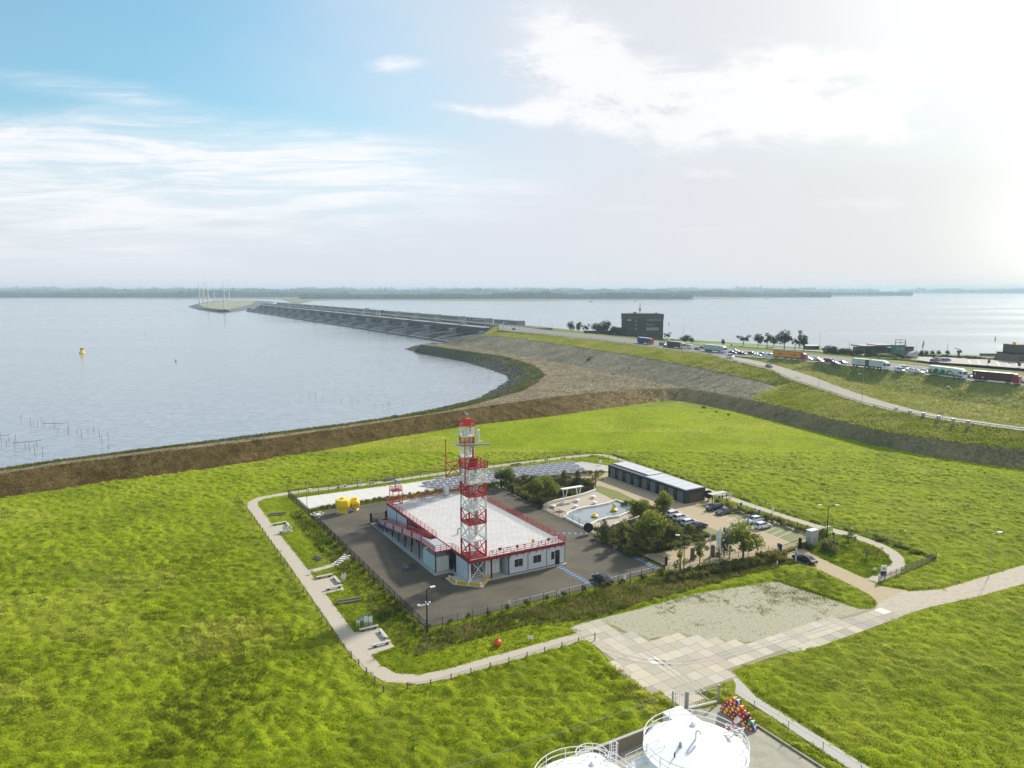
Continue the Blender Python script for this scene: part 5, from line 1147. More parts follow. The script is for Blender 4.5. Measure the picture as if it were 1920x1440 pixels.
cw(.02,.14,.70,.77); cw(.54,.98,.70,.77,mat('window_dim',(.16,.19,.20),.3),4); cw(.54,.76,.48,.55,MATS['window_dim'],2); cw(.54,.88,.24,.38,mat('window_mid',(.28,.31,.34),.3),5)
for z in (.66,.48,.30): cw(.24,.30,z,z+.04)
for x in (.645,.76,.88): cw(x,x+.012,.70,.77,WHITE)
B().box(-8,0,2,14,-3,6.5,BRK).build('annex', cb_); b = B(); b.tube((.40*sx_,6,hb2),(.40*sx_,6,hb2+9.5),.28,mat('mast_olive',(.18,.17,.08),.6)); b.build('aerial_mast', cb_)
B().box(.40*sx_-1,.40*sx_-.5,5.6,6.4,hb2+3,hb2+5.6,GREYP).box(.40*sx_+.5,.40*sx_+1,5.6,6.4,hb2+3,hb2+5.6,GREYP).build('panel_antenna', cb_); B().box(.22*sx_,.29*sx_,4,6,hb2+.5,hb2+2,DARK).build('plant_box', cb_); B().box(.82*sx_,.86*sx_,4,6,hb2+.5,hb2+1.6,mat('teal_box',(.12,.25,.27),.5)).build('plant_box', cb_)
rail([(0,0,hb2+.5),(sx_*.5,0,hb2+.5)],step=2,m=GALV,w=.12,wp=.12).build('railing', cb_)
gb = thing('green_tower_building', 'small green slab-like building with an open sloping roof frame by the harbour', 'building', P(1678,668,10), R(4)); w_ = P(1698,668,10).x-P(1678,668,10).x; TEAL = mat('teal_cladding',(.075,.17,.135),.6,var=.06)
B().box(0,w_,0,5,0,7.0,TEAL).build('wall', gb); b = B(); z0,z1=7.0,9.0
for u,v in (((0,0,z0),(2.8,5,z1+1)),((w_,0,z0),(w_+2.6,5,z1+1)),((0,0,z0),(w_,0,z0)),((2.8,5,z1+1),(w_+2.6,5,z1+1)),((w_*.5,0,z0),(w_*.5+2.7,5,z1+1)),((1.2,2.3,z0+1.4),(w_+1.2,2.3,z0+1.4)),((w_+2.6,5,0),(w_+2.6,5,z1+1)),((2.8,5,6),(2.8,5,z1+1))): b.bar(u,v,.3,mat('frame_brown',(.12,.09,.05),.7))
b.build('roof_frame', gb)
b = B(); PT = mat('pale_lettering',(.35,.45,.40),.6)
for k,x in enumerate((.8,1.35,1.8,2.25,3.8,4.35,4.8,5.25)): b.box(x,x+.3,-.05,-.02,4.6,5.6 if k%4==0 else 5.15,PT); 
b.box(.5,w_-.6,-.05,-.02,4.1,4.2,PT); b.build('lettering', gb)
hbld = thing('harbour_building', 'low dark flat-roofed harbour building behind the shrubs', 'building', P(1622,664,10), R(3)); w_ = P(1680,664,10).x-P(1622,664,10).x
B().box(0,w_,4,16,0,3.6,mat('harbour_wall',(.10,.10,.09),.8,var=.2)).build('wall', hbld); B().box(-1,w_+1,2,17,4.4,5.2,mat('harbour_roof',(.07,.075,.085),.6)).box(w_*.45,w_,3,16,5.2,5.7,MATS['harbour_roof']).build('roof', hbld); b = B(); [b.box(2+k*2.6,3.6+k*2.6,3.95,4.0,1,2.8,GLASS) for k in range(7)]; b.build('window', hbld)
hbl = thing('harbour_shed', 'small dark harbour shed left of the shrubs', 'building', P(1512,656,10)); w_ = 9; B().box(0,w_,0,6,0,2.6,mat('shed_wall',(.13,.14,.15),.7)).build('wall', hbl); B().prism([(-.3,-.3),(w_+.3,-.3),(w_+.3,6.3),(-.3,6.3)],2.6,3.0,GREYP).build('roof', hbl); B().box(1,3.5,-.05,0,.4,2.2,GLASS).box(5,8,-.05,0,.4,2.2,GLASS).build('window', hbl)
kio = thing('harbour_kiosk', 'small dark upright kiosk right of the green building', 'building', P(1706,667,10)); B().box(-2,2.2,0,4,0,5.2,mat('kiosk_dark',(.09,.10,.10),.7)).build('wall', kio); B().box(-2.3,2.5,-.3,4.3,5.2,5.7,DARK).build('roof', kio); B().box(-1.5,1.6,-.08,0,3.0,4.6,GLASS).build('window', kio); B().box(-2.6,2.6,-1.2,0,2.2,2.5,GREYP).build('canopy', kio)
fb_ = thing('quay_building', 'stepped brown building with a slanted side at the right edge of the picture', 'building', P(1892,681,9.5), R(2)); b = B(); Qm = mat('quay_brown',(.16,.13,.085),.85,var=.15)
b.hexa([(0,0,0),(40,0,0),(40,14,0),(0,14,0)],[(2.2,0,5.2),(40,0,5.2),(40,14,5.2),(2.2,14,5.2)],Qm); b.build('wall', fb_); B().box(4.2,40,2,12,5.2,10.5,mat('quay_brown_dark',(.10,.075,.06),.8)).build('upper_wall', fb_); B().box(2.0,41,-.3,14.3,5.2,5.6,DARK).build('roof', fb_); B().box(4.0,5.4,3,4,10.5,12.2,YEL).build('beacon', fb_); b = B(); [b.box(6+k*4,8.4+k*4,-.06,0,1.4,3.4,GLASS) for k in range(6)]; b.build('window', fb_)
cq = thing('quay_crane', 'small dark slewing crane on the meadow by the water', 'crane', P(1797,671,9.5)); B().tube((0,0,0),(0,0,4),.6,DWOOD).build('post', cq); B().bar((1.5,0,4.6),(-2.6,0,6.2),.35,DARK).box(-.8,1.4,-.8,.8,3.2,4.6,DWOOD).build('jib', cq)
q2 = thing('quay_shed', 'tiny low grey shed on the shoreline', 'building', P(1854,670,9.5)); B().box(-4,5,0,3,0,2,mat('qs',(.25,.24,.27),.7)).build('wall', q2); B().box(-4.3,5.3,-.2,3.2,2,2.3,DARK).build('roof', q2)
gar = thing('glass_greenhouse', 'pale sloping glass roof porch beside the kiosk', 'building', P(1709,671.5,10)); B().hexa([(-3,0,0),(4,0,0),(4,5,0),(-3,5,0)],[(1.0,1,3.2),(4.2,1,4.4),(4.2,5,4.4),(1.0,5,3.2)],mat('pale_glass',(.42,.42,.40),.25)).build('roof', gar); B().box(-3,4,-.2,0,0,.8,GREYP).build('wall', gar)
rb = thing('red_block_row', 'long low rust-red row of stacked blocks behind the highway queue', 'wall', P(1692,694,9.6)); v = P(1786,703,9.6)-P(1692,694,9.6); RBm = mat('rust_red',(.22,.065,.045),.85,var=.3,scale=.2,col2=(.25,.12,.08)); b = B(); rr = random.Random(4)
for k in range(14): s_, e_ = v*(k/14), v*((k+.97)/14); b.bar(s_+Vector((0,0,1.9)),e_+Vector((0,0,1.9)),2.6,RBm,3.8-.09*k+rr.random()*.3)
b.build('block_wall', rb)
lh = thing('harbour_mast', 'pale lantern-topped mast rising behind the dark trees', 'beacon', P(1499,653,9)); hh = (653-619)*P(1499,653,9).y/F_PX; B().lathe([(.8,0),(.6,hh-2.5)],10,GREYP).build('column', lh, True); B().lathe([(1.1,hh-2.5),(1.5,hh-1),(1.3,hh)],10,mat('lantern_olive',(.35,.36,.22),.6)).build('lantern', lh, True)
# ------------------------------------------------------------ things in the water
wb = thing('channel_mark', 'yellow lateral buoy with a dark top riding in the open water on the left', 'buoy', P(154,663,-1.6)); B().lathe([(1.2,-.4),(2.4,.1),(2.5,.8),(1.6,1.5),(1.3,1.6)],18,YEL).build('hull', wb, True); B().lathe([(1.3,1.6),(1.15,3.0),(1.1,3.6)],14,YEL).build('superstructure', wb, True); B().box(-1.2,1.2,-1.0,1.0,3.5,4.4,mat('buoy_dark',(.07,.06,.02),.6)).build('top_mark', wb)
ob = thing('marker_float', 'tiny orange float in the open water below the far dam', 'buoy', P(330,678,-1.6)); B().lathe([(.3,-.2),(.75,.3),(.6,1.2),(.3,1.5)],12,mat('float_orange',(.7,.3,.08),.5)).build('hull', ob, True); B().tube((0,0,1.5),(0,0,2.2),.12,DARK).build('top_mark', ob)
for x, y, s, l in ((247,600,1.2,'two'),(272,626,1.0,'one')):
    o = thing('water_bird_float', 'tiny dark float far out on the calm water, %s of the yellow buoy' % ('up and right' if l=='two' else 'right'), 'float', P(x,y,-1.55)); B().lathe([(.3*s,-.2),(.6*s,.2),(.2*s,.9*s)],8,DARK).build('hull', o, True)
for x, y, l, m in ((1732,645,'dark green spar buoy in the bright water above the harbour','dark'),(1730,650,'brown spar buoy just below the green one','b'),(1866,637,'small dark spar buoy in the glitter near the right edge','c'),(1254,609,'small dark spar buoy right of the control building','d')):
    o = thing('spar_buoy', l, 'buoy', P(x,y,-1.5)); c = mat('spar_'+m, (.05,.08,.04) if m!='b' else (.25,.13,.03), .6); B().lathe([(.8,0),(.7,.6),(.35,.8),(.3,3.4),(.05,4.2)],10,c).build('spar', o, True)
SKM = mat('stake_wood',(.13,.13,.10),.9,var=.2)
skp = thing('fishing_stake', 'thin leaning stake standing in the shallow water', 'stake', (0,0,0)); B().tube((0,0,-1),(.15,0,2.4),.09,SKM,5,.05).build('stake', skp)
S_ = [(39,788),(58,797),(64,797),(70,799),(77,789),(82,798),(102,801),(109,809),(129,803),(128,815),(145,813),(153,818),(165,811),(176,811),(187,820),(192,834),(203,825),(28,843),(17,827),(12,834),(29,825),(48,840),(70,838),(55,845),(66,851),(81,857),(2,829),(204,842),
      (717,679),(712,683),(738,675),(747,674),(732,697),(738,695),(764,695),(784,692),(822,690),(835,690),(848,689),(890,709),(916,707),(731,763),(718,762),(755,765),(727,760),(565,738),(580,742),(592,744),(605,750),(640,755),(660,752),(672,757),(690,750),(612,690),(703,762)]
rr = random.Random(3); LX = sorted(q for q in S_ if q[0] < 210); RX = sorted(q for q in S_ if q[0] >= 210)
for i, (x, y) in enumerate(S_):
    place(skp, P(x,y,-1.5), rr.uniform(0,6.28), ('thin leaning stake in the shallow water near the left edge, %s from the left' % ORD[LX.index((x,y))] if x < 210 else 'thin stake in the calm bay before the dam, %s from the left' % ORD[RX.index((x,y))]), 'stake', 'fishing stakes left' if x < 210 else 'fishing stakes in the bay', (1,1,rr.uniform(.45,1.25)*(1.15 if x < 210 else 1.0)))
skp.children[0].name = 'stake'
for (x0,y0,x1,y1,l) in ((82,798,122,799,'upper'),(24,835,78,831,'lower'),(0,822,18,820,'leftmost')):
    a, c = P(x0,y0,-1.5), P(x1,y1,-1.5); o = thing('stake_rail', 'horizontal pole lashed between stakes in the shallow water, the %s one' % l, 'pole', a); v = c-a; B().tube((0,0,.9),(v.x,v.y,.95),.09,SKM,6).build('pole', o)
for x, l in ((1592,'leftmost'),(1605,'second'),(1632,'third'),(1700,'by the kiosk'),(1776,'right')):
    o = thing('boat_mast', 'thin yacht mast above the harbour, '+l, 'mast', P(x,662,9)); B().tube((0,0,0),(0,0,rr.uniform(5,8)),.14,GREYP,6).build('mast', o)
for x, y, l in ((1108,566,'left of the aerial mast'),(1191,564.5,'right of the aerial mast'),(1437,561.3,'far right near the point')):
    o = thing('far_boat', 'tiny pale boat far off by the opposite shore, '+l, 'boat', P(x,y,-1.5)); B().hexa([(-9,-2,0),(8,-2,0),(8,2,0),(-9,2,0)],[(-11,-3,3),(11,-3,3),(11,3,3),(-11,3,3)],GREYP).build('hull', o); B().box(-5,0,-1.5,1.5,3,6,WHITE).build('cabin', o)
# ------------------------------------------------------------ vehicles
def cmat(n, c, r=.28): return mat('car_paint_'+n, c, r, .15, var=.03, spec=.6)
CP = dict(black=cmat('black',(.012,.012,.016)), white=cmat('white',(.75,.76,.78)), grey=cmat('grey',(.10,.11,.12)), silver=cmat('silver',(.42,.44,.46)), blue=cmat('blue',(.03,.07,.25)), red=cmat('red',(.42,.03,.05)), maroon=cmat('maroon',(.16,.02,.025)), cream=cmat('cream',(.60,.56,.44)), dgreen=cmat('dark_green',(.035,.05,.035)), orange=cmat('orange',(.72,.28,.015)), brown=cmat('brown',(.16,.06,.035)))
HL = mat('headlight_glass',(.75,.78,.8),.15,spec=1); TL = mat('tail_light',(.45,.02,.02),.3); PLATE = mat('number_plate',(.75,.6,.05),.5); CG = mat('car_glass',(.03,.04,.05),.06,var=0,spec=1.0)
def wheel(o, x, y, r, w=.22):
    t_ = B().tube((0,-w/2,0),(0,w/2,0),r,BLACK,14).build('wheel', o); t_.location = (x,y,r)
    B().tube((0,-w/2-.01,0),(0,w/2+.01,0),r*.6,GALV,10).build('rim', t_)
def loft(secs, m, name, par, closed=True, smooth_=True):
    """secs: list of cross-section point lists (same count), along x"""
    b = B(); n = len(secs[0]); vs = [p for s in secs for p in s]; fs = []
    for k in range(len(secs)-1):
        for i in range(n): fs.append((k*n+i, k*n+(i+1)%n, (k+1)*n+(i+1)%n, (k+1)*n+i))
    fs += [tuple(range(n)), tuple(range((len(secs)-1)*n, len(secs)*n))]; b.add(vs, fs, m); return b.build(name, par, smooth_)
def car(kind, L_=4.4, W_=1.8, H_=1.45):
    o = thing('parked_car', 'x', 'car', (0,0,0)); h, w = L_/2, W_/2; mb = CP['white']
    if kind == 'sedan': prof = [(-h,.38,.62,.8),(-h+.1,.28,.86,.95),(-h+.7,.24,.95,1),(-.2,.2,.97,1),(h*.42,.2,.95,1),(h-.45,.24,.82,.97),(h-.08,.28,.68,.86),(h,.36,.56,.72)]; cab = [(-h+.55,.95,.80),(-h+1.25,H_-.04,.62),(-.1,H_,.62),(h*.10,H_-.03,.62),(h*.47,.94,.82)]
    elif kind == 'hatch': prof = [(-h,.38,.78,.86),(-h+.12,.28,.98,.96),(-.6,.22,1.0,1),(h*.4,.22,.98,1),(h-.4,.26,.88,.96),(h-.06,.3,.7,.84),(h,.36,.56,.72)]; cab = [(-h+.06,.98,.84),(-h+.45,H_-.05,.66),(-.2,H_+.02,.66),(h*.08,H_,.66),(h*.52,.96,.84)]
    else: prof = [(-h,.4,1.05,.92),(-h+.1,.3,1.1,1),(0,.26,1.1,1),(h*.55,.26,1.08,1),(h-.3,.3,.98,.95),(h,.38,.7,.8)]; cab = [(-h+.03,1.1,.94),(-h+.1,H_-.06,.84),(-.2,H_,.84),(h*.38,H_-.04,.82),(h*.72,1.06,.88)]
    secs = [[(x,-w*k,z0+.12),(x,-w*k*.97,z1-.12),(x,-w*k*.86,z1),(x,w*k*.86,z1),(x,w*k*.97,z1-.12),(x,w*k,z0+.12),(x,w*k*.8,z0),(x,-w*k*.8,z0)] for x,z0,z1,k in prof]
    loft(secs, mb, 'body', o)
    # glasshouse: trapezoid sections between beltline and roof
    xs = cab; (xa,za,ka),(xb,zb,kb),(xm,zm,km),(xc,zc,kc),(xd,zd,kd) = xs
    lo = [(xa,-w*ka,za-.03),(xd,-w*kd,zd-.03),(xd,w*kd,zd-.03),(xa,w*ka,za-.03)]; hi = [(xb,-w*kb,zb-.04),(xc,-w*kc,zc-.04),(xc,w*kc,zc-.04),(xb,w*kb,zb-.04)]
    B().hexa(lo, hi, CG).build('window_glass', o)
    r_ = B().hexa([(xb-.04,-w*kb-.03,zb-.06),(xc+.04,-w*kc-.03,zc-.06),(xc+.04,w*kc+.03,zc-.06),(xb-.04,w*kb+.03,zb-.06)],[(xb+.05,-w*kb+.04,zb),(xc-.05,-w*kc+.04,zc),(xc-.05,w*kc-.04,zc),(xb+.05,w*kb-.04,zb)],mb)
    for s in (-1,1):
        r_.bar((xa,s*w*ka,za-.02),(xb,s*w*kb,zb-.04),.07,mb).bar((xd,s*w*kd,zd-.02),(xc,s*w*kc,zc-.04),.07,mb); xm2 = (xb+xc)/2-.1; r_.bar((xm2,s*w*(ka+.0),za),(xm2,s*w*kb,zb-.03),.06,mb)
        if kind == 'van': r_.hexa([(xa,s*w*ka,za),(xm2,s*w*ka,za),(xm2,s*w*ka-.02*s,za),(xa,s*w*ka-.02*s,za)],[(xb,s*w*kb+.03*s,zb-.05),(xm2,s*w*kb+.03*s,zb-.05),(xm2,s*w*kb,zb-.05),(xb,s*w*kb,zb-.05)],mb)
    if kind == 'van': r_.hexa([(xa-.02,-w*ka,za),(xa-.02,w*ka,za),(xa+.02,w*ka,za),(xa+.02,-w*ka,za)],[(xb-.04,-w*kb,zb-.05),(xb-.04,w*kb,zb-.05),(xb,w*kb,zb-.05),(xb,-w*kb,zb-.05)],mb)
    r_.build('roof', o)
    for x in (-L_*.3, L_*.31):
        for s in (-1,1): wheel(o, x, s*(w-.12), .33 if kind != 'van' else .35)
    for s in (-1,1):
        B().box(h-.14,h+.0,s*w*.62-.17,s*w*.62+.17,.58,.70,HL).build('headlight', o); B().box(-h-.01,-h+.1,s*w*.68-.14,s*w*.68+.14,.66,.82,TL).build('tail_light', o)
        B().box(h*.36,h*.36+.12,s*(w+.02)-.08,s*(w+.02)+.08,.93,1.06,mb).build('mirror', o)
    B().box(-h-.03,-h-.0,-.26,.26,.5,.62,PLATE).build('number_plate', o)
    return o
PR = dict(sedan=car('sedan',4.6,1.82,1.42), hatch=car('hatch',4.15,1.78,1.5), van=car('van',4.7,1.9,1.95))
def paint(o, m, names=('body','roof','mirror')):
    for c in o.children_recursive if False else [k for k in COL.objects if k.parent == o]:
        if c.name.split('.')[0] in names: c.material_slots[0].link = 'OBJECT'; c.material_slots[0].material = CP[m]
def putcar(kind, col, loc, rz, lab, group=None, scale=None, cat='car'):
    o = place(PR[kind], loc, rz, lab, cat, group, scale); paint(o, col); return o
BD = AL - R(90)   # heading towards the front fence
putcar('sedan','black', L(35.0,2.3,.06), BD+R(180), 'black car parked beside the front yard fence on the asphalt')
putcar('sedan','black', P(1508,1053,.03), BD+R(180), 'long black car waiting outside the entrance gate on the access road', None, (1.08,1.03,1))
putcar('hatch','black', P(1338,956,.05), AL+R(180), 'black hatchback in the parking bay nearest the garage block')
putcar('sedan','grey', P(1357,963,.05), AL+R(180), 'dark grey saloon next to the black hatchback in the bays')
putcar('hatch','white', P(1412,980,.05), AL+R(180), 'white car with open-looking dark windscreen facing left in the middle bays')
putcar('hatch','white', P(1430,990,.05), AL, 'white hatchback showing its rear, nearest of the pair in the middle bays')
putcar('hatch','white', P(1264,968,.05), AL, 'white car mostly hidden behind the big garden trees, farthest one',None); putcar('hatch','white', P(1277,975,.05), AL, 'white car half hidden by the garden tree, second from the back')
putcar('hatch','white', P(1293,984,.05), AL, 'white car beside the black one at the end of the garden trees'); putcar('sedan','black', P(1309,990,.05), AL, 'black saloon at the end of the row by the garden shrubs')
def hwy_dir(p):
    best = min(range(len(ROADN)-1), key=lambda i: (ROADN[i]-p).length); d = ROADN[best+1]-ROADN[best]; return math.atan2(d.y, d.x)
HC = [('van','grey',1242,649,'dark van behind the blue lorry'),('sedan','grey',1249,653,'dark grey car beside the dark van'),('sedan','grey',1308,657,'grey saloon between the caravan and the white lorry'),('sedan','black',1317,655,'dark saloon close behind the white lorry'),
 ('sedan','blue',1373,664.3,'blue saloon right of the white lorry'),('hatch','white',1380,661.5,'white car beyond the blue saloon'),('sedan','black',1391,665.8,'black saloon in the left part of the queue'),('hatch','grey',1410,666,'dark grey hatchback before the white saloon'),('sedan','white',1420,669,'white saloon in front of the dark hatchback'),('sedan','blue',1430,667.3,'dark blue saloon behind the white van'),
 ('van','white',1443,671,'white van behind the orange lorry'),('hatch','red',1451,669.5,'red car half hidden behind the white van'),('hatch','white',1516,676.5,'white hatchback ahead of the orange lorry'),('hatch','white',1533,677,'white hatchback beyond the crimson car'),('hatch','red',1537,681,'crimson hatchback on the near lane'),
 ('van','maroon',1555,681,'dark red van ahead of the crimson car'),('sedan','blue',1566,684.8,'navy saloon on the near lane'),('sedan','black',1580,683.5,'black saloon beyond the navy one'),('van','white',1687,698,'white van on the near lane before the two-part white lorry'),('van','white',1695,694.5,'white van on the far lane'),('hatch','white',1713,698.5,'white hatchback behind the white estate'),('sedan','white',1723,701,'white saloon close behind the livery lorry'),
 ('hatch','blue',1817,709.5,'small blue and white car ahead of the livery lorry'),('sedan','black',1914,720.5,'black car cut by the right edge'),('hatch','white',1735,700,'small white pick-up right behind the livery lorry'),('hatch','maroon',964,619.5,'small reddish car at the right end of the dam')]
for k, c, x, y, l in HC:
    p = P(x, y-1.2, 16.12); putcar(k, c, p, hwy_dir(p), l, 'cars queueing on the highway', 1.06)
def ramp_dir(p): i = min(range(len(rl)-1), key=lambda i: (rl[i]-p).length); d = rl[i+1]-rl[i]; return math.atan2(d.y, d.x)
for k,c,x,y,z,l in (('van','white',1369,670.8,16.0,'white van at the top of the exit ramp'),('sedan','grey',1442,688.5,14.15,'dark car driving down the exit ramp')):
    p = P(x,y,z); putcar(k,c,p,ramp_dir(p),l,None,1.1)
for k,c,x,y,l in (('van','grey',1757,676,'grey van in the harbour car park'),('hatch','grey',1752,678.5,'dark car beside the grey van in the harbour car park'),('hatch','silver',1763,677,'silver car between the dark cars in the harbour car park'),('hatch','blue',1775,677.3,'blue car on its own in the harbour car park'),('hatch','red',1551,663,'red car parked by the harbour shrubs')):
    putcar(k,c,P(x,y,10.45),.35,l,None,1.25 if k!='van' else 1.1)
def lorry(lab, x, y, kind, tr, cab, w=2.55, total=16.5, rev=False):
    """x, y: pixel of the middle of the near wheel line"""
    p = P(x, y, 16.12); o = thing('lorry', lab, 'lorry', p, hwy_dir(p)); h = total/2; top = 3.95; W2 = w/2
    boxes = [(-h, h-2.9)] if kind == 'artic' else [(-h, -.9), (.1, h-2.5)]
    for i, (x0, x1) in enumerate(boxes):
        t_ = B().box(x0,x1,-W2,W2,1.15,top,tr).box(x0,x1,-W2-.01,W2+.01,top,top+.06,WHITE if kind != 'tipper' else tr).build('trailer', o)
        B().box(x0+.2,x1-.1,-W2*.8,W2*.8,.75,1.14,DARK).build('chassis', o)
    c0 = h-2.4; B().hexa([(c0,-W2,.45),(h,-W2,.45),(h,W2,.45),(c0,W2,.45)],[(c0,-W2,3.45),(h-.25,-W2,3.2),(h-.25,W2,3.2),(c0,W2,3.45)],cab).hexa([(c0,-W2*.9,3.45),(h-.5,-W2*.9,3.25),(h-.5,W2*.9,3.25),(c0,W2*.9,3.45)],[(c0,-W2*.85,3.95),(h-1.2,-W2*.8,3.8),(h-1.2,W2*.8,3.8),(c0,W2*.85,3.95)],cab if kind!='w' else WHITE).build('cab', o)
    B().hexa([(h-.09,-W2*.92,1.75),(h-.06,-W2*.92,1.75),(h-.06,W2*.92,1.75),(h-.09,W2*.92,1.75)],[(h-.22,-W2*.9,2.95),(h-.18,-W2*.9,2.95),(h-.18,W2*.9,2.95),(h-.22,W2*.9,2.95)],CG).build('windscreen', o)
    for s in (-1,1): B().box(c0+.7,h-.5,s*W2-.02,s*W2+.02,1.9,2.9,CG).build('side_window', o); B().box(h-.02,h+.03,s*.95-.2,s*.95+.2,.7,.95,HL).build('headlight', o)
    ws = [h-1.3, h-4.2 if kind == 'artic' else h-4.6] + ([-h+1.4,-h+2.7,-h+4.0] if kind == 'artic' else [.8,-h+1.2,-2.0])
    for x_ in ws:
        for s in (-1,1): wheel(o, x_, s*(W2-.18), .5, .32)
    return o, h, W2, top
lorry('lorry with a dark blue curtain trailer and a red cab', 1210, 644.5, 'artic', mat('curtain_blue',(.025,.05,.22),.5), CP['red'])
lorry('lorry with a dark green trailer and a cream cab', 1268, 652.5, 'artic', mat('curtain_green',(.055,.06,.045),.5), CP['cream'])
lorry('lorry with a pale grey box trailer and a white cab', 1341, 660, 'artic', mat('box_grey',(.50,.52,.50),.5), CP['white'])
o, h, W2, top = lorry('orange two-part tipper lorry with a red cab', 1481, 674, 'tipper', CP['orange'], CP['red'], total=18)
for x0,x1 in ((-h,-.9),(.1,h-2.5)): B().box(x0+.1,x1-.1,-W2+.1,W2-.1,3.97,4.25,mat('tarp_dark',(.06,.055,.04),.9,bump=.5)).build('load', o); B().box((x0+x1)/2-1.2,(x0+x1)/2+1.2,-W2-.03,-W2-.01,2.5,2.9,DWOOD).build('lettering', o)
o, h, W2, top = lorry('two-part lorry with white stained boxes, grey rear end and a silver white cab', 1632, 690.5, 'wagon', mat('box_white_stained',(.62,.63,.60),.6,col2=(.45,.42,.33),scale=.12,mixr=(.55,.7)), CP['white'], total=18.5)
B().box(-1.9,-.85,-W2-.02,W2+.02,1.16,top+.02,mat('slate_panel',(.06,.08,.12),.5)).build('end_panel', o)
o, h, W2, top = lorry('long white lorry painted with green hills and ochre mounds over a green skirt', 1776, 706.5, 'artic', CP['white'], CP['white'], total=17)
b = B(); GH = mat('livery_green',(.03,.16,.07),.5); GH2 = mat('livery_pale_green',(.16,.30,.12),.5); OC = mat('livery_ochre',(.62,.42,.12),.5); yy = -W2-.02
for k,(x,r_,m) in enumerate(((-7.6,1.0,GH),(-6.4,1.0,OC),(-5.0,.85,mat('livery_yellow',(.72,.55,.05),.5)),(-4.4,1.5,GH),(-2.9,.9,OC),(-1.3,1.5,GH2),(-1.0,1.2,GH),(.6,.9,OC),(2.2,1.4,GH),(2.4,1.0,GREYP),(3.9,.9,OC))):
    n = 12; pts = [(x+r_*1.05*math.cos(R(180-180*i/n)), yy-.004*k, 1.35+r_*1.15*math.sin(R(180*i/n))) for i in range(n+1)]; b.add([(x,yy-.004*k,1.35)]+pts, [(0,i,i+1) for i in range(1,n+1)], m)
b.build('livery', o); B().box(-h,h-.1,-W2-.03,-W2+.05,.75,1.34,GH).build('side_skirt', o)
o, h, W2, top = lorry('lorry with a brown curtain trailer and a red cab near the right edge', 1868, 717, 'artic', mat('curtain_brown',(.12,.045,.03),.6), CP['red'])
B().prism([(-4.8,-W2-.03),(-4.1,-W2-.03),(-4.1,-W2-.01),(-4.8,-W2-.01)],1.4,1.9,GREYP).box(-7.4,-7.1,-W2-.03,-W2-.01,2.2,3.6,GREYP).build('lettering', o)
cv_ = thing('caravan', 'white touring caravan in the queue behind the grey saloon', 'caravan', P(1294,653.5,16.12), hwy_dir(P(1294,653.5,16.12))); B().hexa([(-2.6,-1.1,.45),(2.3,-1.1,.45),(2.3,1.1,.45),(-2.6,1.1,.45)],[(-2.3,-1.05,2.6),(1.9,-1.05,2.6),(1.9,1.05,2.6),(-2.3,1.05,2.6)],WHITE).build('body', cv_)
B().box(-1.9,-.9,-1.13,-1.1,1.4,2.1,CG).box(0,1.2,-1.13,-1.1,1.4,2.1,CG).build('window', cv_); B().bar((2.3,0,.5),(3.6,0,.5),.12,DARK).build('drawbar', cv_)
for s in (-1,1): wheel(cv_, -.1, s*1.0, .33)
# ------------------------------------------------------------ people
SKIN = mat('skin',(.50,.30,.22),.7,var=.03); HAIR = mat('hair_dark',(.03,.02,.015),.8)
def person(x, y, lab, top, trou, rz=0.0, hgt=1.76, walk=.12, arms=.2, hair=HAIR, prop=None):
    me = bpy.data.meshes.new('person'); s = hgt/1.76
    J = [(0,0,.95),(0,0,1.15),(0,0,1.38),(0,0,1.5),(0,0,1.6),(.02,0,1.7),(.03,.2,1.4),(.02,.27,1.12),(arms,.27,.9),(arms+.06,.27,.82),(.03,-.2,1.4),(.02,-.27,1.12),(-arms*.4,-.28,.88),(-arms*.3,-.28,.80),(0,.1,.88),(walk*.5,.11,.5),(walk*.3,.11,.1),(walk*.3+.16,.12,.04),(0,-.1,.88),(-walk*.4,-.11,.5),(-walk,-.11,.1),(-walk+.16,-.12,.04)]
    rad = [.15,.14,.17,.07,.10,.09,.075,.055,.04,.045,.075,.055,.04,.045,.10,.07,.05,.045,.10,.07,.05,.045]
    E2 = [(0,1),(1,2),(2,3),(3,4),(4,5),(2,6),(6,7),(7,8),(8,9),(2,10),(10,11),(11,12),(12,13),(0,14),(14,15),(15,16),(16,17),(0,18),(18,19),(19,20),(20,21)]
    me.from_pydata([tuple(c*s for c in j) for j in J], E2, []); ob_ = bpy.data.objects.new('tmp', me); COL.objects.link(ob_)
    sk = ob_.modifiers.new('skin','SKIN'); 
    for v, r_ in zip(me.skin_vertices[0].data, rad): v.radius = (r_*s, r_*s)
    me.skin_vertices[0].data[0].use_root = True
    ob_.modifiers.new('sub','SUBSURF').levels = 2; ob_.modifiers['sub'].render_levels = 2
    dg = bpy.context.evaluated_depsgraph_get(); m2 = bpy.data.meshes.new_from_object(ob_.evaluated_get(dg)); bpy.data.objects.remove(ob_)
    for m in (SKIN, top, trou, BLACK): m2.materials.append(m)
    for pz in m2.polygons:
        c = pz.center; z = c.z/s; pz.material_index = 3 if z < .09 else 2 if z < .96 and abs(c.y/s) < .23 else 1 if (z < 1.47 and z > 1.0) else 0; pz.use_smooth = True
    root = thing('person', lab, 'person', P(x,y,.05), rz); b_ = bpy.data.objects.new('body', m2); COL.objects.link(b_); b_.parent = root
    B().lathe([(.02,1.80*s),(.08,1.79*s),(.105,1.74*s),(.11,1.66*s),(.09,1.62*s)],12,hair,(-.0,0,0)).build('hair', root, True)
    if prop: prop(root)
    return root
tm = lambda n, c: mat('cloth_'+n, c, .9, var=.1)
person(1326,959,'person in a white shirt and dark trousers walking past the black hatchback', tm('white',(.7,.7,.7)), tm('dark',(.03,.03,.04)), -1.2, walk=.2)
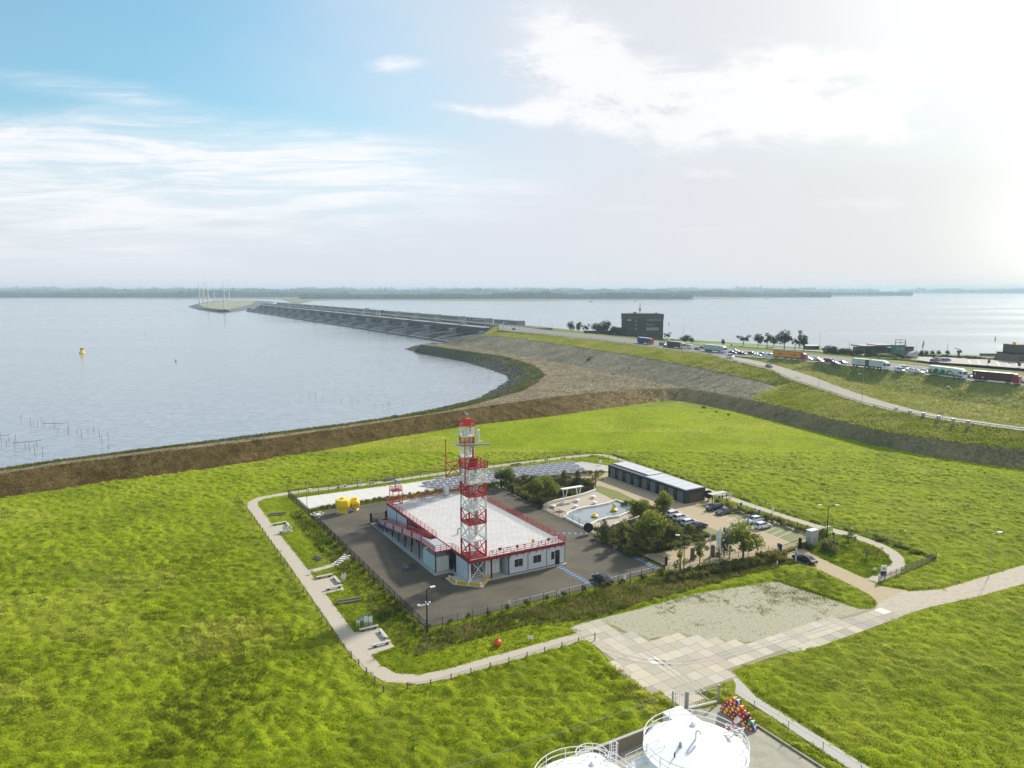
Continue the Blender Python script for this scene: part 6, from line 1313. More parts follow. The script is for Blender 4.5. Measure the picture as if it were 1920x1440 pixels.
person(1402,985,'person in grey leaning by the front of the first white car', tm('grey',(.25,.27,.28)), tm('grey2',(.12,.12,.13)), .3); person(1407,971,'person in black standing in the hedge gap behind the white cars', tm('black',(.02,.02,.02)), tm('dark',(.03,.03,.04)), -.6)
person(1411,969,'person in a dark jacket beside the one in black', tm('navy',(.03,.04,.07)), tm('dark',(.03,.03,.04)), 2.4); person(1416,968,'person in a white top at the right of the small group', tm('white',(.7,.7,.7)), tm('blue',(.1,.13,.25)), 2.9); person(1435,976,'person in grey-green walking behind the white hatchback', tm('olive',(.16,.17,.13)), tm('grey2',(.12,.12,.13)), 1.0)
# ------------------------------------------------------------ vegetation
LF = dict(mid=leafmat('leaf_mid',(.27,.30,.06),(.16,.19,.04)), dark=leafmat('leaf_dark',(.15,.18,.05),(.22,.24,.06)), pine=leafmat('needle',(.13,.15,.06),(.07,.09,.04),.35), warm=leafmat('leaf_autumn',(.30,.24,.07),(.22,.21,.06)), lime=leafmat('leaf_lime',(.22,.26,.04),(.15,.19,.03)), far=leafmat('leaf_far',(.09,.115,.055),(.06,.08,.04),.25,up=.3), olive=leafmat('leaf_olive',(.30,.31,.09),(.20,.21,.06)))
BARK = mat('bark',(.12,.10,.075),.95,var=.3,scale=3)
nrng = np.random.default_rng(4)
def leaf_mesh(name, centres, size, m, up=.8, aspect=.6):
    """one mesh of small leaf sprays (bent diamonds) round the given centres"""
    n = len(centres); u = nrng.normal(size=(n,3)); u[:,2] += up; u /= np.linalg.norm(u,axis=1)[:,None]; r = nrng.normal(size=(n,3)); v = np.cross(u,r); v /= np.linalg.norm(v,axis=1)[:,None]; w = np.cross(u,v)
    s = size*(.6+.8*nrng.random(n))[:,None]; c = centres
    vs = np.stack([c-v*s, c-w*s*aspect+u*s*.15, c+v*s, c+w*s*aspect+u*s*.15], 1).reshape(-1,3)
    me = bpy.data.meshes.new(name); me.vertices.add(4*n); me.vertices.foreach_set('co', vs.astype(np.float32).ravel()); me.loops.add(4*n); me.loops.foreach_set('vertex_index', np.arange(4*n)); me.polygons.add(n); me.polygons.foreach_set('loop_start', np.arange(n)*4)
    try: me.polygons.foreach_set('loop_total', np.full(n,4))
    except Exception: pass
    me.materials.append(m); me.update(calc_edges=True); return me
def crown_pts(kind, n, seed):
    g = np.random.default_rng(seed); out = []
    if kind == 'pine':
        for k in range(9):
            z = .25+.75*k/9; rad = .42*(1-k/9.5)+.04; m_ = max(6,int(n*(1-k/10)/5)); a = g.random(m_)*6.28; rr = rad*np.sqrt(g.random(m_)); z_ = z+g.normal(size=m_)*.03-rr*.15
            lob = 1+.35*np.sin(a*3+k*1.7); out.append(np.stack([np.cos(a)*rr*lob,np.sin(a)*rr*lob,z_],1))
    else:
        nl = {'round':11,'sparse':9,'bush':8,'tall':10}[kind]
        for k in range(nl):
            a = g.random()*6.28; e = g.random(); rr = {'round':.30,'sparse':.34,'bush':.36,'tall':.20}[kind]*math.sqrt(g.random())
            zc = {'round':.62,'sparse':.6,'bush':.42,'tall':.55}[kind]+(e-.5)*{'round':.42,'sparse':.55,'bush':.34,'tall':.7}[kind]; rs_ = {'round':.20,'sparse':.13,'bush':.22,'tall':.17}[kind]*(.7+.6*g.random())
            m_ = n//nl; d = g.normal(size=(m_,3)); d /= np.linalg.norm(d,axis=1)[:,None]; q = (.45+.6*g.random(m_))[:,None]
            out.append(np.array([math.cos(a)*rr,math.sin(a)*rr,zc])+d*q*rs_*np.array([1,1,.85]))
    p = np.concatenate(out); p[:,2] = np.maximum(p[:,2], .03); return p
TP = {}
def tree_proto(key, kind, leaf, n, size, seed, trunk=.28):
    o = thing('tree', 'x', 'tree', (0,0,-50)); me = leaf_mesh('crown', crown_pts(kind,n,seed), size, LF[leaf]); c = bpy.data.objects.new('crown', me); COL.objects.link(c); c.parent = o
    b = B(); g = random.Random(seed); b.tube((0,0,-.01),(.01,.01,.45),.028,BARK,7,.016); b.tube((.01,.01,.45),(.0,.02,.8),.016,BARK,6,.006)
    for k in range(6): a = g.random()*6.28; z = .22+k*.08; b.tube((.005,.005,z),(.22*math.cos(a),.22*math.sin(a),z+.22),.011,BARK,5,.004)
    b.build('trunk', o); TP[key] = o; return o
for s in range(2):
    tree_proto('round%d'%s,'round','mid',2600,.030,10+s); tree_proto('dark%d'%s,'round','dark',2800,.030,20+s); tree_proto('bush%d'%s,'bush','olive',1500,.04,30+s); tree_proto('dbush%d'%s,'bush','dark',1500,.04,35+s)
    tree_proto('warmb%d'%s,'bush','warm',1200,.035,38+s); tree_proto('pine%d'%s,'pine','pine',900,.035,40+s); tree_proto('far%d'%s,'round','far',1300,.036,50+s); tree_proto('fbush%d'%s,'bush','far',900,.045,55+s)
tree_proto('sparse0','sparse','warm',700,.03,60); tree_proto('sparse1','sparse','mid',800,.03,61); tree_proto('fsparse','sparse','far',700,.036,62); tree_proto('lime0','sparse','olive',1300,.03,63); tree_proto('limeb','bush','lime',1300,.04,64)
trn = random.Random(8)
def tree(key, x, y, wpx, hpx, lab, z=0.0, cat='tree', group=None, name=None):
    """x, y: foot of the trunk; wpx, hpx: crown width and height in photograph pixels"""
    p = P(x,y,z); sc_ = (p.y*math.cos(PITCH)+(CAM_H-z)*math.sin(PITCH))/F_PX; h = hpx*sc_*1.04; w = wpx*sc_
    kx = w/ {'pine':.84,'round':.86,'dark':.86,'bush':1.0,'dbush':1.0,'warmb':1.0,'far':.86,'fbush':1.0,'sparse':.84,'fsparse':.84,'lime':.84,'limeb':1.0}[key.rstrip('01')]
    o = place(TP[key], p, trn.random()*6.28, lab, cat, group, (kx,kx,h))
    if name: o.name = name
    return o
# near trees of the garden
for a in (('dark0',948,914,44,40,'dense dark round tree at the rear corner of the yard'),('round0',1003,946,46,52,'olive green tree left of the patio, the left of a close pair'),('round1',1030,942,50,48,'olive green tree left of the patio, touching the pergola side'),('pine0',1057,914,22,34,'small dark pine behind the patio trees'),('pine1',1083,912,22,32,'small pine nearest the solar tables edge'),
 ('sparse0',1117,914,34,34,'sparse yellowing birch at the end of the patio wall'),('pine0',1133,1016,32,44,'small dark pine behind the round black disc'),('lime0',1165,1026,44,52,'slender light green birch right of the small pine'),('round0',1201,985,46,56,'olive tree at the back of the big garden clump'),('round1',1244,975,36,56,'upright tree at the top right of the big garden clump'),
 ('round1',1222,1030,68,76,'biggest dark green tree in the garden clump'),('dark0',1258,1030,50,54,'dark tree leaning over the parked white cars'),('round0',1196,1038,48,44,'front tree of the garden clump facing the yard'),('sparse1',1275,1078,36,52,'sparse small birch by the forecourt lamp post'),('lime0',1312,1058,36,44,'small yellow green tree left of the flagpoles'),('pine1',1358,1044,32,56,'dark pine between the white and blue flags'),
 ('round1',1393,1052,74,68,'big round bushy tree beside the blue flag'),('warmb0',1449,1052,34,32,'warm brown green bush left of the entrance gate'),('sparse1',1590,1018,34,28,'twiggy young tree at the tip of the right-hand nook'),('bush0',1562,1033,46,34,'dark olive bush below the double lamp post'),('sparse0',1625,1048,22,24,'wiry sapling with a stake on the oval lawn'),('sparse0',1645,1044,20,20,'second wiry sapling on the oval lawn')): tree(*a)
tree('dbush0',1172,948,19,12,'clipped round dark bush on the dry lawn',0,'bush',None,'round_bush')
def shrubs(pts, w, h, keys, lab, group, z=0.0, jit=3):
    for i, (x, y) in enumerate(pts): tree(keys[i%len(keys)], x+trn.uniform(-jit,jit), y+trn.uniform(-jit,jit)*.5, w*trn.uniform(.75,1.25), h*trn.uniform(.75,1.25), lab + ', %s from the left' % ORD[i], z, 'shrub', group, 'shrub')
def along(p, q, n): return [(p[0]+(q[0]-p[0])*i/(n-1), p[1]+(q[1]-p[1])*i/(n-1)) for i in range(n)]
K = ['dbush0','bush0','dbush1','bush1']; KW = ['bush0','warmb0','dbush1','bush1','warmb1','dbush0']
shrubs(along((960,920),(1010,945),7),20,16,K,'low dark shrub at the foot of the patio tree pair','shrubs under the patio trees')
shrubs(along((1000,905),(1100,910),9),22,18,K,'low shrub in the bed between the solar field and the patio','shrubs behind the patio')
shrubs(along((1000,925),(1075,928),6),22,18,KW,'mixed shrub just behind the curved patio wall','shrubs behind the patio wall')
shrubs(along((1122,1012),(1185,1043),9),22,18,KW,'mixed shrub inside the yard fence below the pine','shrubs inside the yard fence'); shrubs(along((1185,1042),(1340,1010),14),19,13,K,'low dark shrub along the front edge of the garden clump','shrubs edging the garden clump')
shrubs(along((1150,1008),(1290,1000),8),24,20,K,'dark undergrowth shrub inside the garden clump','undergrowth of the garden clump'); shrubs(along((1170,1025),(1310,1012),7),22,18,K,'leafy shrub in the middle of the garden clump','middle shrubs of the garden clump')
shrubs(along((1255,1092),(1470,1050),20),22,17,KW,'bushy shrub on the bank in front of the forecourt fence','shrubs on the forecourt bank'); shrubs(along((1262,1082),(1440,1046),12),20,16,K,'dark shrub in the upper row of the forecourt bank','upper row on the forecourt bank')
shrubs(along((1345,950),(1540,1008),26),16,15,['dbush0','bush0','warmb1','dbush1','warmb0'],'hedge shrub behind the parking bays','hedge behind the parking bays'); shrubs([(1300,1048),(1350,1043)],14,10,K,'small dark shrub beside a mooring post','small shrubs by the mooring posts')
shrubs(along((806,1178),(1240,1078),13),13,15,['dbush0','dbush1'],'small round dark shrub planted along the front yard fence','young shrubs along the front yard fence',0,2)
shrubs(along((588,975),(790,1186),22),12,15,['dbush0','bush0'],'small dark shrub planted along the left yard fence','young shrubs along the left yard fence',0,2)
shrubs(along((592,958),(725,935),12),12,10,KW,'low shrub between the slab strip and the yard','shrubs between slab strip and yard',0,1); shrubs(along((770,928),(905,908),10),12,9,['warmb0','bush0','warmb1'],'low brownish shrub behind the building','shrubs behind the building',0,1)
shrubs(along((1060,893),(1130,888),7),14,11,K,'low shrub at the right end of the solar field','shrubs right of the solar field',0,1); shrubs(along((912,916),(985,899),7),16,12,K,'low shrub before the solar field','shrubs before the solar field',0,2)
shrubs(along((1640,1010),(1750,1050),12),18,10,['warmb0','bush1'],'dry scrub shrub on the field edge beyond the oval path','scrub beyond the oval path',0,3)
shrubs([(1505,1028),(1512,1026),(1520,1030),(1545,1025)],14,14,K,'small dark shrub beside the entrance fence','shrubs by the entrance fence')
# shoreline and slope bushes
for x,y,w,h,l in ((108,868,14,12,'leftmost'),(196,857,16,9,'second'),(276,845,8,6,'third'),(741,786,15,13,'fourth'),(811,773,16,9,'fifth'),(868,764,16,9,'sixth'),(455,822,10,7,'on the middle of the near dike'),(372,833,26,5,'by the low scrub'),(625,803,14,7,'halfway to the tower')): tree('bush0' if w>10 else 'dbush1',x,y,w,h,'green bush on the near shoreline, '+l,4.2,'bush','bushes on the shoreline')
for x,y,w,h,l in ((1112,675,22,10,'big left one'),(1104,677,10,8,'leftmost'),(1197,682,9,5,'middle'),(1222,692,8,5,'lower one of the middle right pair'),(1218,690,8,4,'upper one of the middle right pair'),(1252,697,6,5,'right'),(1180,692,5,5,'lower'),(1150,703,7,4,'lower left')): tree('dbush1',x,y,w,h,'small dark bush growing on the bare slope, '+l,7.5,'bush','bushes on the bare slope')
for x,y,w,h,l in ((1320,767,10,7,'first'),(1343,774,7,5,'second'),(1366,780,9,6,'third'),(1712,823,6,6,'far right')): tree('dbush0',x,y,w,h,'small dark bush at the foot of the right dike, '+l,1.0,'bush','bushes at the foot of the right dike')
# far trees
FT = [('far0',1070.5,627,15,24,'dark tree far left of the control building'),('far1',1083.5,627,14,24,'second dark tree left of the control building'),('fsparse',1097,628,17,22,'sparse tree third from the left by the dam road'),('far0',1118,630,24,24,'round dark tree left of the low red building'),('far1',1133,631,30,30,'tallest tree left of the control building'),('far0',1151,632,20,20,'small tree just left of the control building'),
 ('fbush0',1180,634,30,13,'bush at the left foot of the control building'),('fbush1',1203,636,30,13,'bush before the middle of the control building'),('fbush0',1165,632,18,16,'shrub beside the annex'),('fsparse',1250,640,16,18,'thin tree at the right corner of the control building'),('fbush1',1232,641,30,10,'low bush at the right foot of the control building'),('far1',1283,646,26,18,'round tree right of the green lorry'),('fbush0',1264,645,26,12,'bush behind the green lorry'),('far0',1296,646,12,13,'small tree end of the group'),
 ('far0',1355,651,8,15,'small lone dark tree on the meadow'),('fsparse',1371,652,5,8,'tiny pale sapling on the meadow'),('fsparse',1393,650,26,24,'sparse umbrella-shaped tree on the meadow'),('far0',1421,654,20,28,'dense dark tree, first of the big row'),('fsparse',1438,657,26,34,'open-crowned tree, second of the big row'),('far1',1450,653,18,24,'tree behind the open-crowned one'),('far0',1470,659,32,38,'largest dark tree of the big row'),('fsparse',1490,658,20,28,'loose tree in the gap of the big row'),('far1',1507,659,22,33,'last dark tree of the big row')]
for a in FT: tree(*a, 9.6)
shrubs(along((1552,664),(1606,668),7),22,16,['fbush0','fbush1'],'dark harbour shrub left of the low harbour building','harbour shrubs left',9.6,2); tree('far0',1612,671,24,19,'dense dark harbour tree before the low building',9.6); tree('far1',1560,666,26,18,'broad harbour tree beside the lamp',9.6); tree('far0',1626,669,16,20,'narrow dark harbour tree right of the dense one',9.6)
shrubs(along((1630,670),(1700,674),9),20,12,['fbush0','fbush1','bush0'],'harbour shrub in front of the low building and green building','harbour shrubs middle',9.6,2); shrubs(along((1722,669),(1890,678),18),16,8,['fbush1','fbush0'],'hedge shrub along the harbour car park','hedge of the harbour car park',9.6,1)
for x in (1728,1737,1748,1760,1776): tree('far%d'%(x%2),x,669,9,12,'small round tree in the harbour hedge, %s'%{1728:'leftmost',1737:'second',1748:'middle',1760:'fourth',1776:'last'}[x],9.6)
tree('far0',1854,686,6,12,'young tree in the car park, left one',9.8); tree('far1',1911,691,9,13,'young tree in the car park, right one',9.8)
low = thing('low_red_building', 'low dark red brick building under the trees left of the control building', 'building', P(1097,629,11), R(3)); B().box(0,26,0,8,0,3.4,mat('red_brick_dark',(.10,.045,.035),.85)).build('wall', low); B().box(-.4,26.4,-.4,8.4,3.4,3.9,DARK).build('roof', low); b = B(); [b.box(2+k*4,3.6+k*4,-.06,0,1,2.4,GLASS) for k in range(6)]; b.build('window', low)
# far woods: each row one mass
def woods(name, x0, x1, y, h, dens_, size, seed, lab, back=0.0, prof=None):
    g = np.random.default_rng(seed); a, c = P(x0,y,-.5), P(x1,y,-.5); n = int(dens_); t_ = g.random(n); X = a.x+(c.x-a.x)*t_; Y = a.y+(c.y-a.y)*t_+back+g.random(n)*260
    env = h*(.45+.75*vnoise(X,Y*0+seed,170,seed)*(.6+.6*vnoise(X,Y*0,45,seed+1)))
    Z = env*np.sqrt(g.random(n)); pts = np.stack([X,Y,Z],1); me = leaf_mesh(name, pts, size, LF['far'], .2, .7); o = bpy.data.objects.new(name, me); COL.objects.link(o); o['kind'] = 'stuff'; o['label'] = lab; return o
woods('far_wood',-500,640,557.6,30,9000,15,1,'bluish wood along the far left shore'); woods('far_wood',560,1300,560.5,26,8000,13,2,'bluish wood along the middle of the far shore'); woods('far_wood',1260,1560,556.8,28,3500,14,3,'hazy wood on the right part of the far shore'); woods('far_wood',1500,1712,554.0,26,2000,16,4,'faint wood at the end of the far shore')
woods('distant_wood',-600,1500,553,38,10000,24,6,'paler wood behind the first far shore trees'); woods('distant_wood',-800,1650,549.5,45,9000,38,7,'faintest wood near the horizon'); woods('distant_wood',1700,2300,549.2,40,1500,34,9,'faint coast line at the right horizon')
# ------------------------------------------------------------ grass
def tufts(name, X, Y, Z, S, Hh, colr, lab, blades=3, spread=1.0, m=None, kind='stuff'):
    n = len(X); k = blades; g = nrng; N = n*k
    bx_ = np.repeat(X,k)+g.normal(size=N)*np.repeat(S,k)*.35*spread; by_ = np.repeat(Y,k)+g.normal(size=N)*np.repeat(S,k)*.35*spread; bz = np.repeat(Z,k)-.02; w = np.repeat(S,k)*(.35+.3*g.random(N)); h = np.repeat(Hh,k)*(.6+.6*g.random(N)); a = g.random(N)*6.28
    dx, dy = np.cos(a)*w*.5, np.sin(a)*w*.5; lx, ly = g.normal(size=N)*h*.45, g.normal(size=N)*h*.45
    v = np.empty((N,3,3),np.float32); v[:,0] = np.stack([bx_-dx,by_-dy,bz],1); v[:,1] = np.stack([bx_+dx,by_+dy,bz],1); v[:,2] = np.stack([bx_+lx,by_+ly,bz+h],1)
    me = bpy.data.meshes.new(name); me.vertices.add(3*N); me.vertices.foreach_set('co', v.ravel()); me.loops.add(3*N); me.loops.foreach_set('vertex_index', np.arange(3*N)); me.polygons.add(N); me.polygons.foreach_set('loop_start', np.arange(N)*3)
    try: me.polygons.foreach_set('loop_total', np.full(N,3))
    except Exception: pass
    me.update(calc_edges=True)
    at = me.attributes.new('tint','FLOAT_COLOR','POINT'); c = np.repeat(np.repeat(colr,k,0)*(.8+.4*g.random(N))[:,None],3,0); c = np.c_[c,np.ones(len(c))].astype(np.float32); at.data.foreach_set('color', c.ravel())
    me.materials.append(m or leafmat('grass_blades',None,None,.42,attr=True)); o = bpy.data.objects.new(name, me); COL.objects.link(o); o['kind'] = kind; o['label'] = lab; return o
def polar(n, d0, d1, az, pw=1.55, seed=0):
    g = np.random.default_rng(seed); u = g.random(n); e = 2-pw; d = (d0**e+(d1**e-d0**e)*u)**(1/e); a = g.uniform(-az,az,n); return d*np.sin(a), d*np.cos(a), d
def onhard(X, Y, j=.9):
    X = X+(vnoise(X,Y,.8,301)-.5)*j; Y = Y+(vnoise(X,Y,.8,302)-.5)*j
    h = np.zeros(X.shape,bool)
    for q in HARD: h |= inpoly(X,Y,q)
    return h
FIELD = ln['L1']+near_edge[::-1]
X, Y, Dd = polar(480000, 58, 330, R(39), 1.5, 1); ok = inpoly(X,Y,FIELD) & ~onhard(X,Y); BK1 = Lq([(-5,-6.5),(-1,-.9),(50,-.9),(75,-3.8),(73,-9),(50,-8.5),(24,-9),(14,-6)]); ok &= ~(inpoly(X,Y,BK1)&(vnoise(X,Y,1.5,61)>.18)); X, Y, Dd = X[ok], Y[ok], Dd[ok]
compound = pxs([(480,936),(573,918),(1100,856),(1180,868),(1460,965),(1680,1045),(1630,1087),(1470,1045),(1250,1085),(1100,1190),(770,1268),(690,1232)])
def grasscol(X, Y, seed=0):
    a = vnoise(X,Y,26,1+seed); b_ = vnoise(X,Y,7,2+seed); c = vnoise(X,Y,2.0,3+seed); t_ = np.clip(.2*a+.16*b_+.42*c+.14,0,1)[:,None]
    c0 = np.array([.165,.225,.004]); c1 = np.array([.32,.39,.008]); return c0+(c1-c0)*t_
col = grasscol(X,Y); Ht = .16+.26*vnoise(X,Y,3.2,7)*vnoise(X,Y,14,8)*1.6; Sz = .30+.0022*np.maximum(Dd-60,0)
# clumps of taller duller weeds in the field
patch = np.zeros(X.shape)
for x,y,rx,ry in ((420,1170,5,6),(480,1195,5,3.5),(390,1220,4,4),(440,1260,4,7),(470,1300,4,4),(380,1340,4,5),(350,1380,4,3),(300,1150,2.5,2),(205,1125,1.6,2.5),(230,1088,1.5,1.5),(210,1225,1.2,1.0),(160,1210,2,1.5),(20,1275,3,2),(370,1055,5,5),(60,1330,3,2),(1180,1290,5,3),(1130,1280,3,2),(1240,1270,2,4),(1250,1300,2,2)):
    p = P(x,y); patch += np.exp(-(((X-p.x)/rx)**2+((Y-p.y)/(ry*1.3))**2))
patch = np.clip(patch*(-.35+2.0*vnoise(X,Y,2.5,12)),0,.5); col = col*(1-patch[:,None])+np.array([.115,.13,.014])*patch[:,None]; Ht += patch*.55
dry_glow = np.clip((vnoise(X,Y,9,21)*vnoise(X,Y,40,22)-.36)*4,0,1); right = np.clip((X-10)/40,0,1)*np.clip((150-Y)/30,0,1)*.55+np.clip((Y-140)/80,0,1)*np.clip((X-25)/50,0,1)*.6  # dryness; its far term also paints in low-angle grass glow
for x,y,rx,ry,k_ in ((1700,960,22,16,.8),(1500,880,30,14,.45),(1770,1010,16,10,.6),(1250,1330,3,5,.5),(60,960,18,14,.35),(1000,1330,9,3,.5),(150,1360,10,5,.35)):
    p = P(x,y); dry_glow = dry_glow+k_*np.exp(-(((X-p.x)/rx)**2+((Y-p.y)/ry)**2))*(.5+.8*vnoise(X,Y,3.5,24))
dry_glow = np.clip(dry_glow+right*vnoise(X,Y,12,23),0,.85)[:,None]; col = col*(1-dry_glow)+np.array([.38,.37,.07])*dry_glow
yel = (vnoise(X,Y,1.3,31) > .93)[:,None]&(vnoise(X,Y,.5,32) > .5)[:,None]; col = np.where(yel, np.array([.40,.42,.015]), col)
# a trodden darker strip beside the left footpath
la = (X-O0.x)*EA.x+(Y-O0.y)*EA.y; lb_ = (X-O0.x)*EB.x+(Y-O0.y)*EB.y
stripm = ((la > -15.6)&(la < -13.1)&(lb_ < 92)); col[stripm] = col[stripm]*.2+np.array([.10,.10,.018])*.8; Ht[stripm] *= .35
inc = inpoly(X,Y,compound); col[inc] = col[inc]*.9+np.array([.02,.03,0]); pav = inpoly(X,Y,pavp)
# hummocky turf: real relief, so that clumps catch and lose the sun
gs = .32; gx = np.arange(-150,160,gs); gy = np.arange(60,232,gs); GX, GY = np.meshgrid(gx, gy); hard_g = onhard(GX,GY,0)|~inpoly(GX,GY,FIELD)|(np.abs(np.arctan2(GX,GY)) > R(40))
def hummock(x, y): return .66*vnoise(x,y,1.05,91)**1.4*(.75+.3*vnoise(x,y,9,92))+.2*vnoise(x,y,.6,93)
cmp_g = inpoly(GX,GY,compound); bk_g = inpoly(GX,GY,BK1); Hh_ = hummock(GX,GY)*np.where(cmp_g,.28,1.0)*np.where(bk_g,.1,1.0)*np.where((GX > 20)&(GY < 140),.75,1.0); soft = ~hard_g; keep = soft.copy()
for _ in range(2):
    k2 = keep.copy(); k2[1:] &= keep[:-1]; k2[:-1] &= keep[1:]; k2[:,1:] &= keep[:,:-1]; k2[:,:-1] &= keep[:,1:]; keep = k2
GZ = np.where(keep, Hh_, -.06); ii_ = np.arange(GX.size).reshape(GX.shape); cell = soft[:-1,:-1]&soft[1:,:-1]&soft[:-1,1:]&soft[1:,1:]
qf = np.stack([ii_[:-1,:-1][cell], ii_[:-1,1:][cell], ii_[1:,1:][cell], ii_[1:,:-1][cell]],1)
me = bpy.data.meshes.new('turf'); usedv, inv = np.unique(qf, return_inverse=True); vv = np.stack([GX.ravel(),GY.ravel(),GZ.ravel()],1)[usedv]; nf = len(qf)
me.vertices.add(len(vv)); me.vertices.foreach_set('co', vv.astype(np.float32).ravel()); me.loops.add(nf*4); me.loops.foreach_set('vertex_index', inv.ravel().astype(np.int32)); me.polygons.add(nf); me.polygons.foreach_set('loop_start', np.arange(nf)*4)
try: me.polygons.foreach_set('loop_total', np.full(nf,4))
except Exception: pass
me.polygons.foreach_set('use_smooth', np.ones(nf,bool)); me.update(calc_edges=True); me.materials.append(GRASSG); o = bpy.data.objects.new('turf', me); COL.objects.link(o); o['kind'] = 'stuff'; o['label'] = 'hummocky turf of the meadow'
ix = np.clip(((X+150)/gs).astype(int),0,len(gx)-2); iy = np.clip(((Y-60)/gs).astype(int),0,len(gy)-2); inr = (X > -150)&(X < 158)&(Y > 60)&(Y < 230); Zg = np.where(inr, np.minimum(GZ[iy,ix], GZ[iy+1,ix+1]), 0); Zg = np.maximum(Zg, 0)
hm = hummock(X,Y)*np.where(inpoly(X,Y,compound),.6,1.0); lift = np.clip((hm-.18)*1.5,0,1)[:,None]; far_ = np.clip((Y-140)/70,0,1)[:,None]; base_ = col*(.62+.85*lift)+np.array([.16,.17,.015])*lift**2*.5; col = base_*1.5*(1-far_*.7)+(col*1.6+np.array([.17,.19,.01]))*far_*.7  # hollows darker, tops brighter, far field lightened: shading and glow put into colour
Ht = .09+.16*vnoise(X,Y,.9,7)+patch*.45; Ht[stripm] *= .35
for tr_, wd_ in (([(722,1302),(745,1340),(790,1390),(860,1445)],1.3),([(640,1330),(560,1310),(430,1345),(300,1445)],.8),([(1000,1240),(900,1330),(880,1445)],.9),([(1460,1290),(1640,1340),(1920,1400)],1.0),([(1560,1240),(1750,1230),(1920,1260)],.8),([(0,1090),(250,1060),(420,960),(450,930)],.9)):
    q = smooth([tuple(P(*p)) for p in tr_], 60); dmin = np.full(X.shape, 99.)
    for p in q: dmin = np.minimum(dmin, np.hypot(X-p[0],Y-p[1]))
    k_ = np.clip(1.3-dmin/wd_,0,1)*(.35+.9*vnoise(X,Y,5,303)); col = col*(1-.55*k_[:,None])+np.array([.22,.21,.05])*.5*k_[:,None]; Ht *= 1-.6*np.clip(k_,0,1)
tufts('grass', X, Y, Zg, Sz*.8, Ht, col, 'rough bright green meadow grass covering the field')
# bank vegetation round the yard fence
def bank(poly, n, hmin, hmax, c0, c1, lab, seed, mask=None, s=.35):
    g = np.random.default_rng(seed); q = np.array([(p[0],p[1]) for p in poly]); X = g.uniform(q[:,0].min(),q[:,0].max(),n); Y = g.uniform(q[:,1].min(),q[:,1].max(),n); ok = inpoly(X,Y,poly)
    if mask is not None: ok &= mask(X,Y)
    X, Y = X[ok], Y[ok]; t_ = np.clip(vnoise(X,Y,3.5,seed)*1.5-.25,0,1)[:,None]; t2 = vnoise(X,Y,1.1,seed+1); col = np.array(c0)*(1-t_)+np.array(c1)*t_
    return tufts('rough_growth', X, Y, np.zeros_like(X), np.full(len(X),s), hmin+(hmax-hmin)*t2, col, lab)
nh = lambda X, Y: ~onhard(X,Y)
bank(Lq([(-5,-6.5),(-1,-.9),(50,-.9),(75,-3.8),(73,-9),(50,-8.5),(24,-9),(14,-6)]),30000,.3,.95,(.12,.14,.024),(.25,.225,.07),'tall reedy rough growth on the bank below the front yard fence',41,nh)
bank(Lq([(-5.5,-6),(-.9,-.9),(-1.2,72),(-4.5,70),(-4.8,30)]),16000,.25,1.0,(.08,.11,.012),(.18,.17,.05),'rough growth on the bank along the left yard fence',43,nh)
bank(Lq([(.5,69.3),(49,68.9),(49,72),(.5,72.7)]),6000,.3,.9,(.09,.10,.025),(.20,.17,.07),'weedy strip between the slab strip and the yard',45)
for k, q in enumerate(([(934,905),(985,893),(1060,893),(1115,908),(1112,918),(1080,928),(1030,940),(1012,957),(985,940)], [(1108,990),(1150,988),(1196,966),(1204,946),(1250,955),(1300,985),(1332,1006),(1240,1037),(1186,1040),(1150,1018)])):
    bank(pxs(q),8000,.3,.9,(.05,.065,.018),(.12,.11,.04),('ground cover in the bed left of the patio','ground cover under the garden clump')[k],47+k)
bank(pavp,60000,.05,.16,(.15,.19,.02),(.22,.24,.06),'moss and grass growing through the block paving',51,lambda X,Y: (np.random.default_rng(5).random(X.shape) < np.clip((vnoise(X,Y,5,52)*.6+vnoise(X,Y,.9,53)*.4+np.clip((Y-116)/40,-.3,.5)-.42)*3,.02,.9))&~inpoly(X,Y,outl),.22)
bank(pxs([(1400,1078),(1462,1045),(1540,1072),(1630,1117),(1641,1133),(1620,1138),(1560,1122),(1460,1092)]),12000,.15,.45,(.12,.18,.012),(.2,.26,.02),'bright grass wedge between the block paving and the access road',54,lambda X,Y: ~inpoly(X,Y,HARD[3]))
bank(pxs([(1510,1035),(1545,1008),(1610,1012),(1650,1030),(1676,1050),(1664,1070),(1630,1086),(1560,1055)]),9000,.12,.4,(.13,.21,.01),(.22,.28,.02),'bright grass of the oval lawn',56,nh)
bank(pxs([(1302,949),(1318,943),(1375,959),(1445,980),(1520,1007.5),(1485,1018),(1415,990),(1380,972)]),5000,.04,.12,(.14,.17,.03),(.22,.23,.08),'grass in the parking bays',58,None,.2)
bank(Lq([(12,-37),(19,-36),(9,-31),(-12,-33),(-30,-37),(-30,-48),(4,-38.5)]),9000,.2,.7,(.14,.2,.01),(.28,.32,.02),'yellow-green growth by the tank court wall',60,nh)
bank(Lq([(24.9,-37),(27.5,-37.5),(26.8,-56),(24.9,-60)]),4000,.1,.35,(.10,.15,.015),(.18,.2,.03),'grass strip behind the drum stack',62,nh)
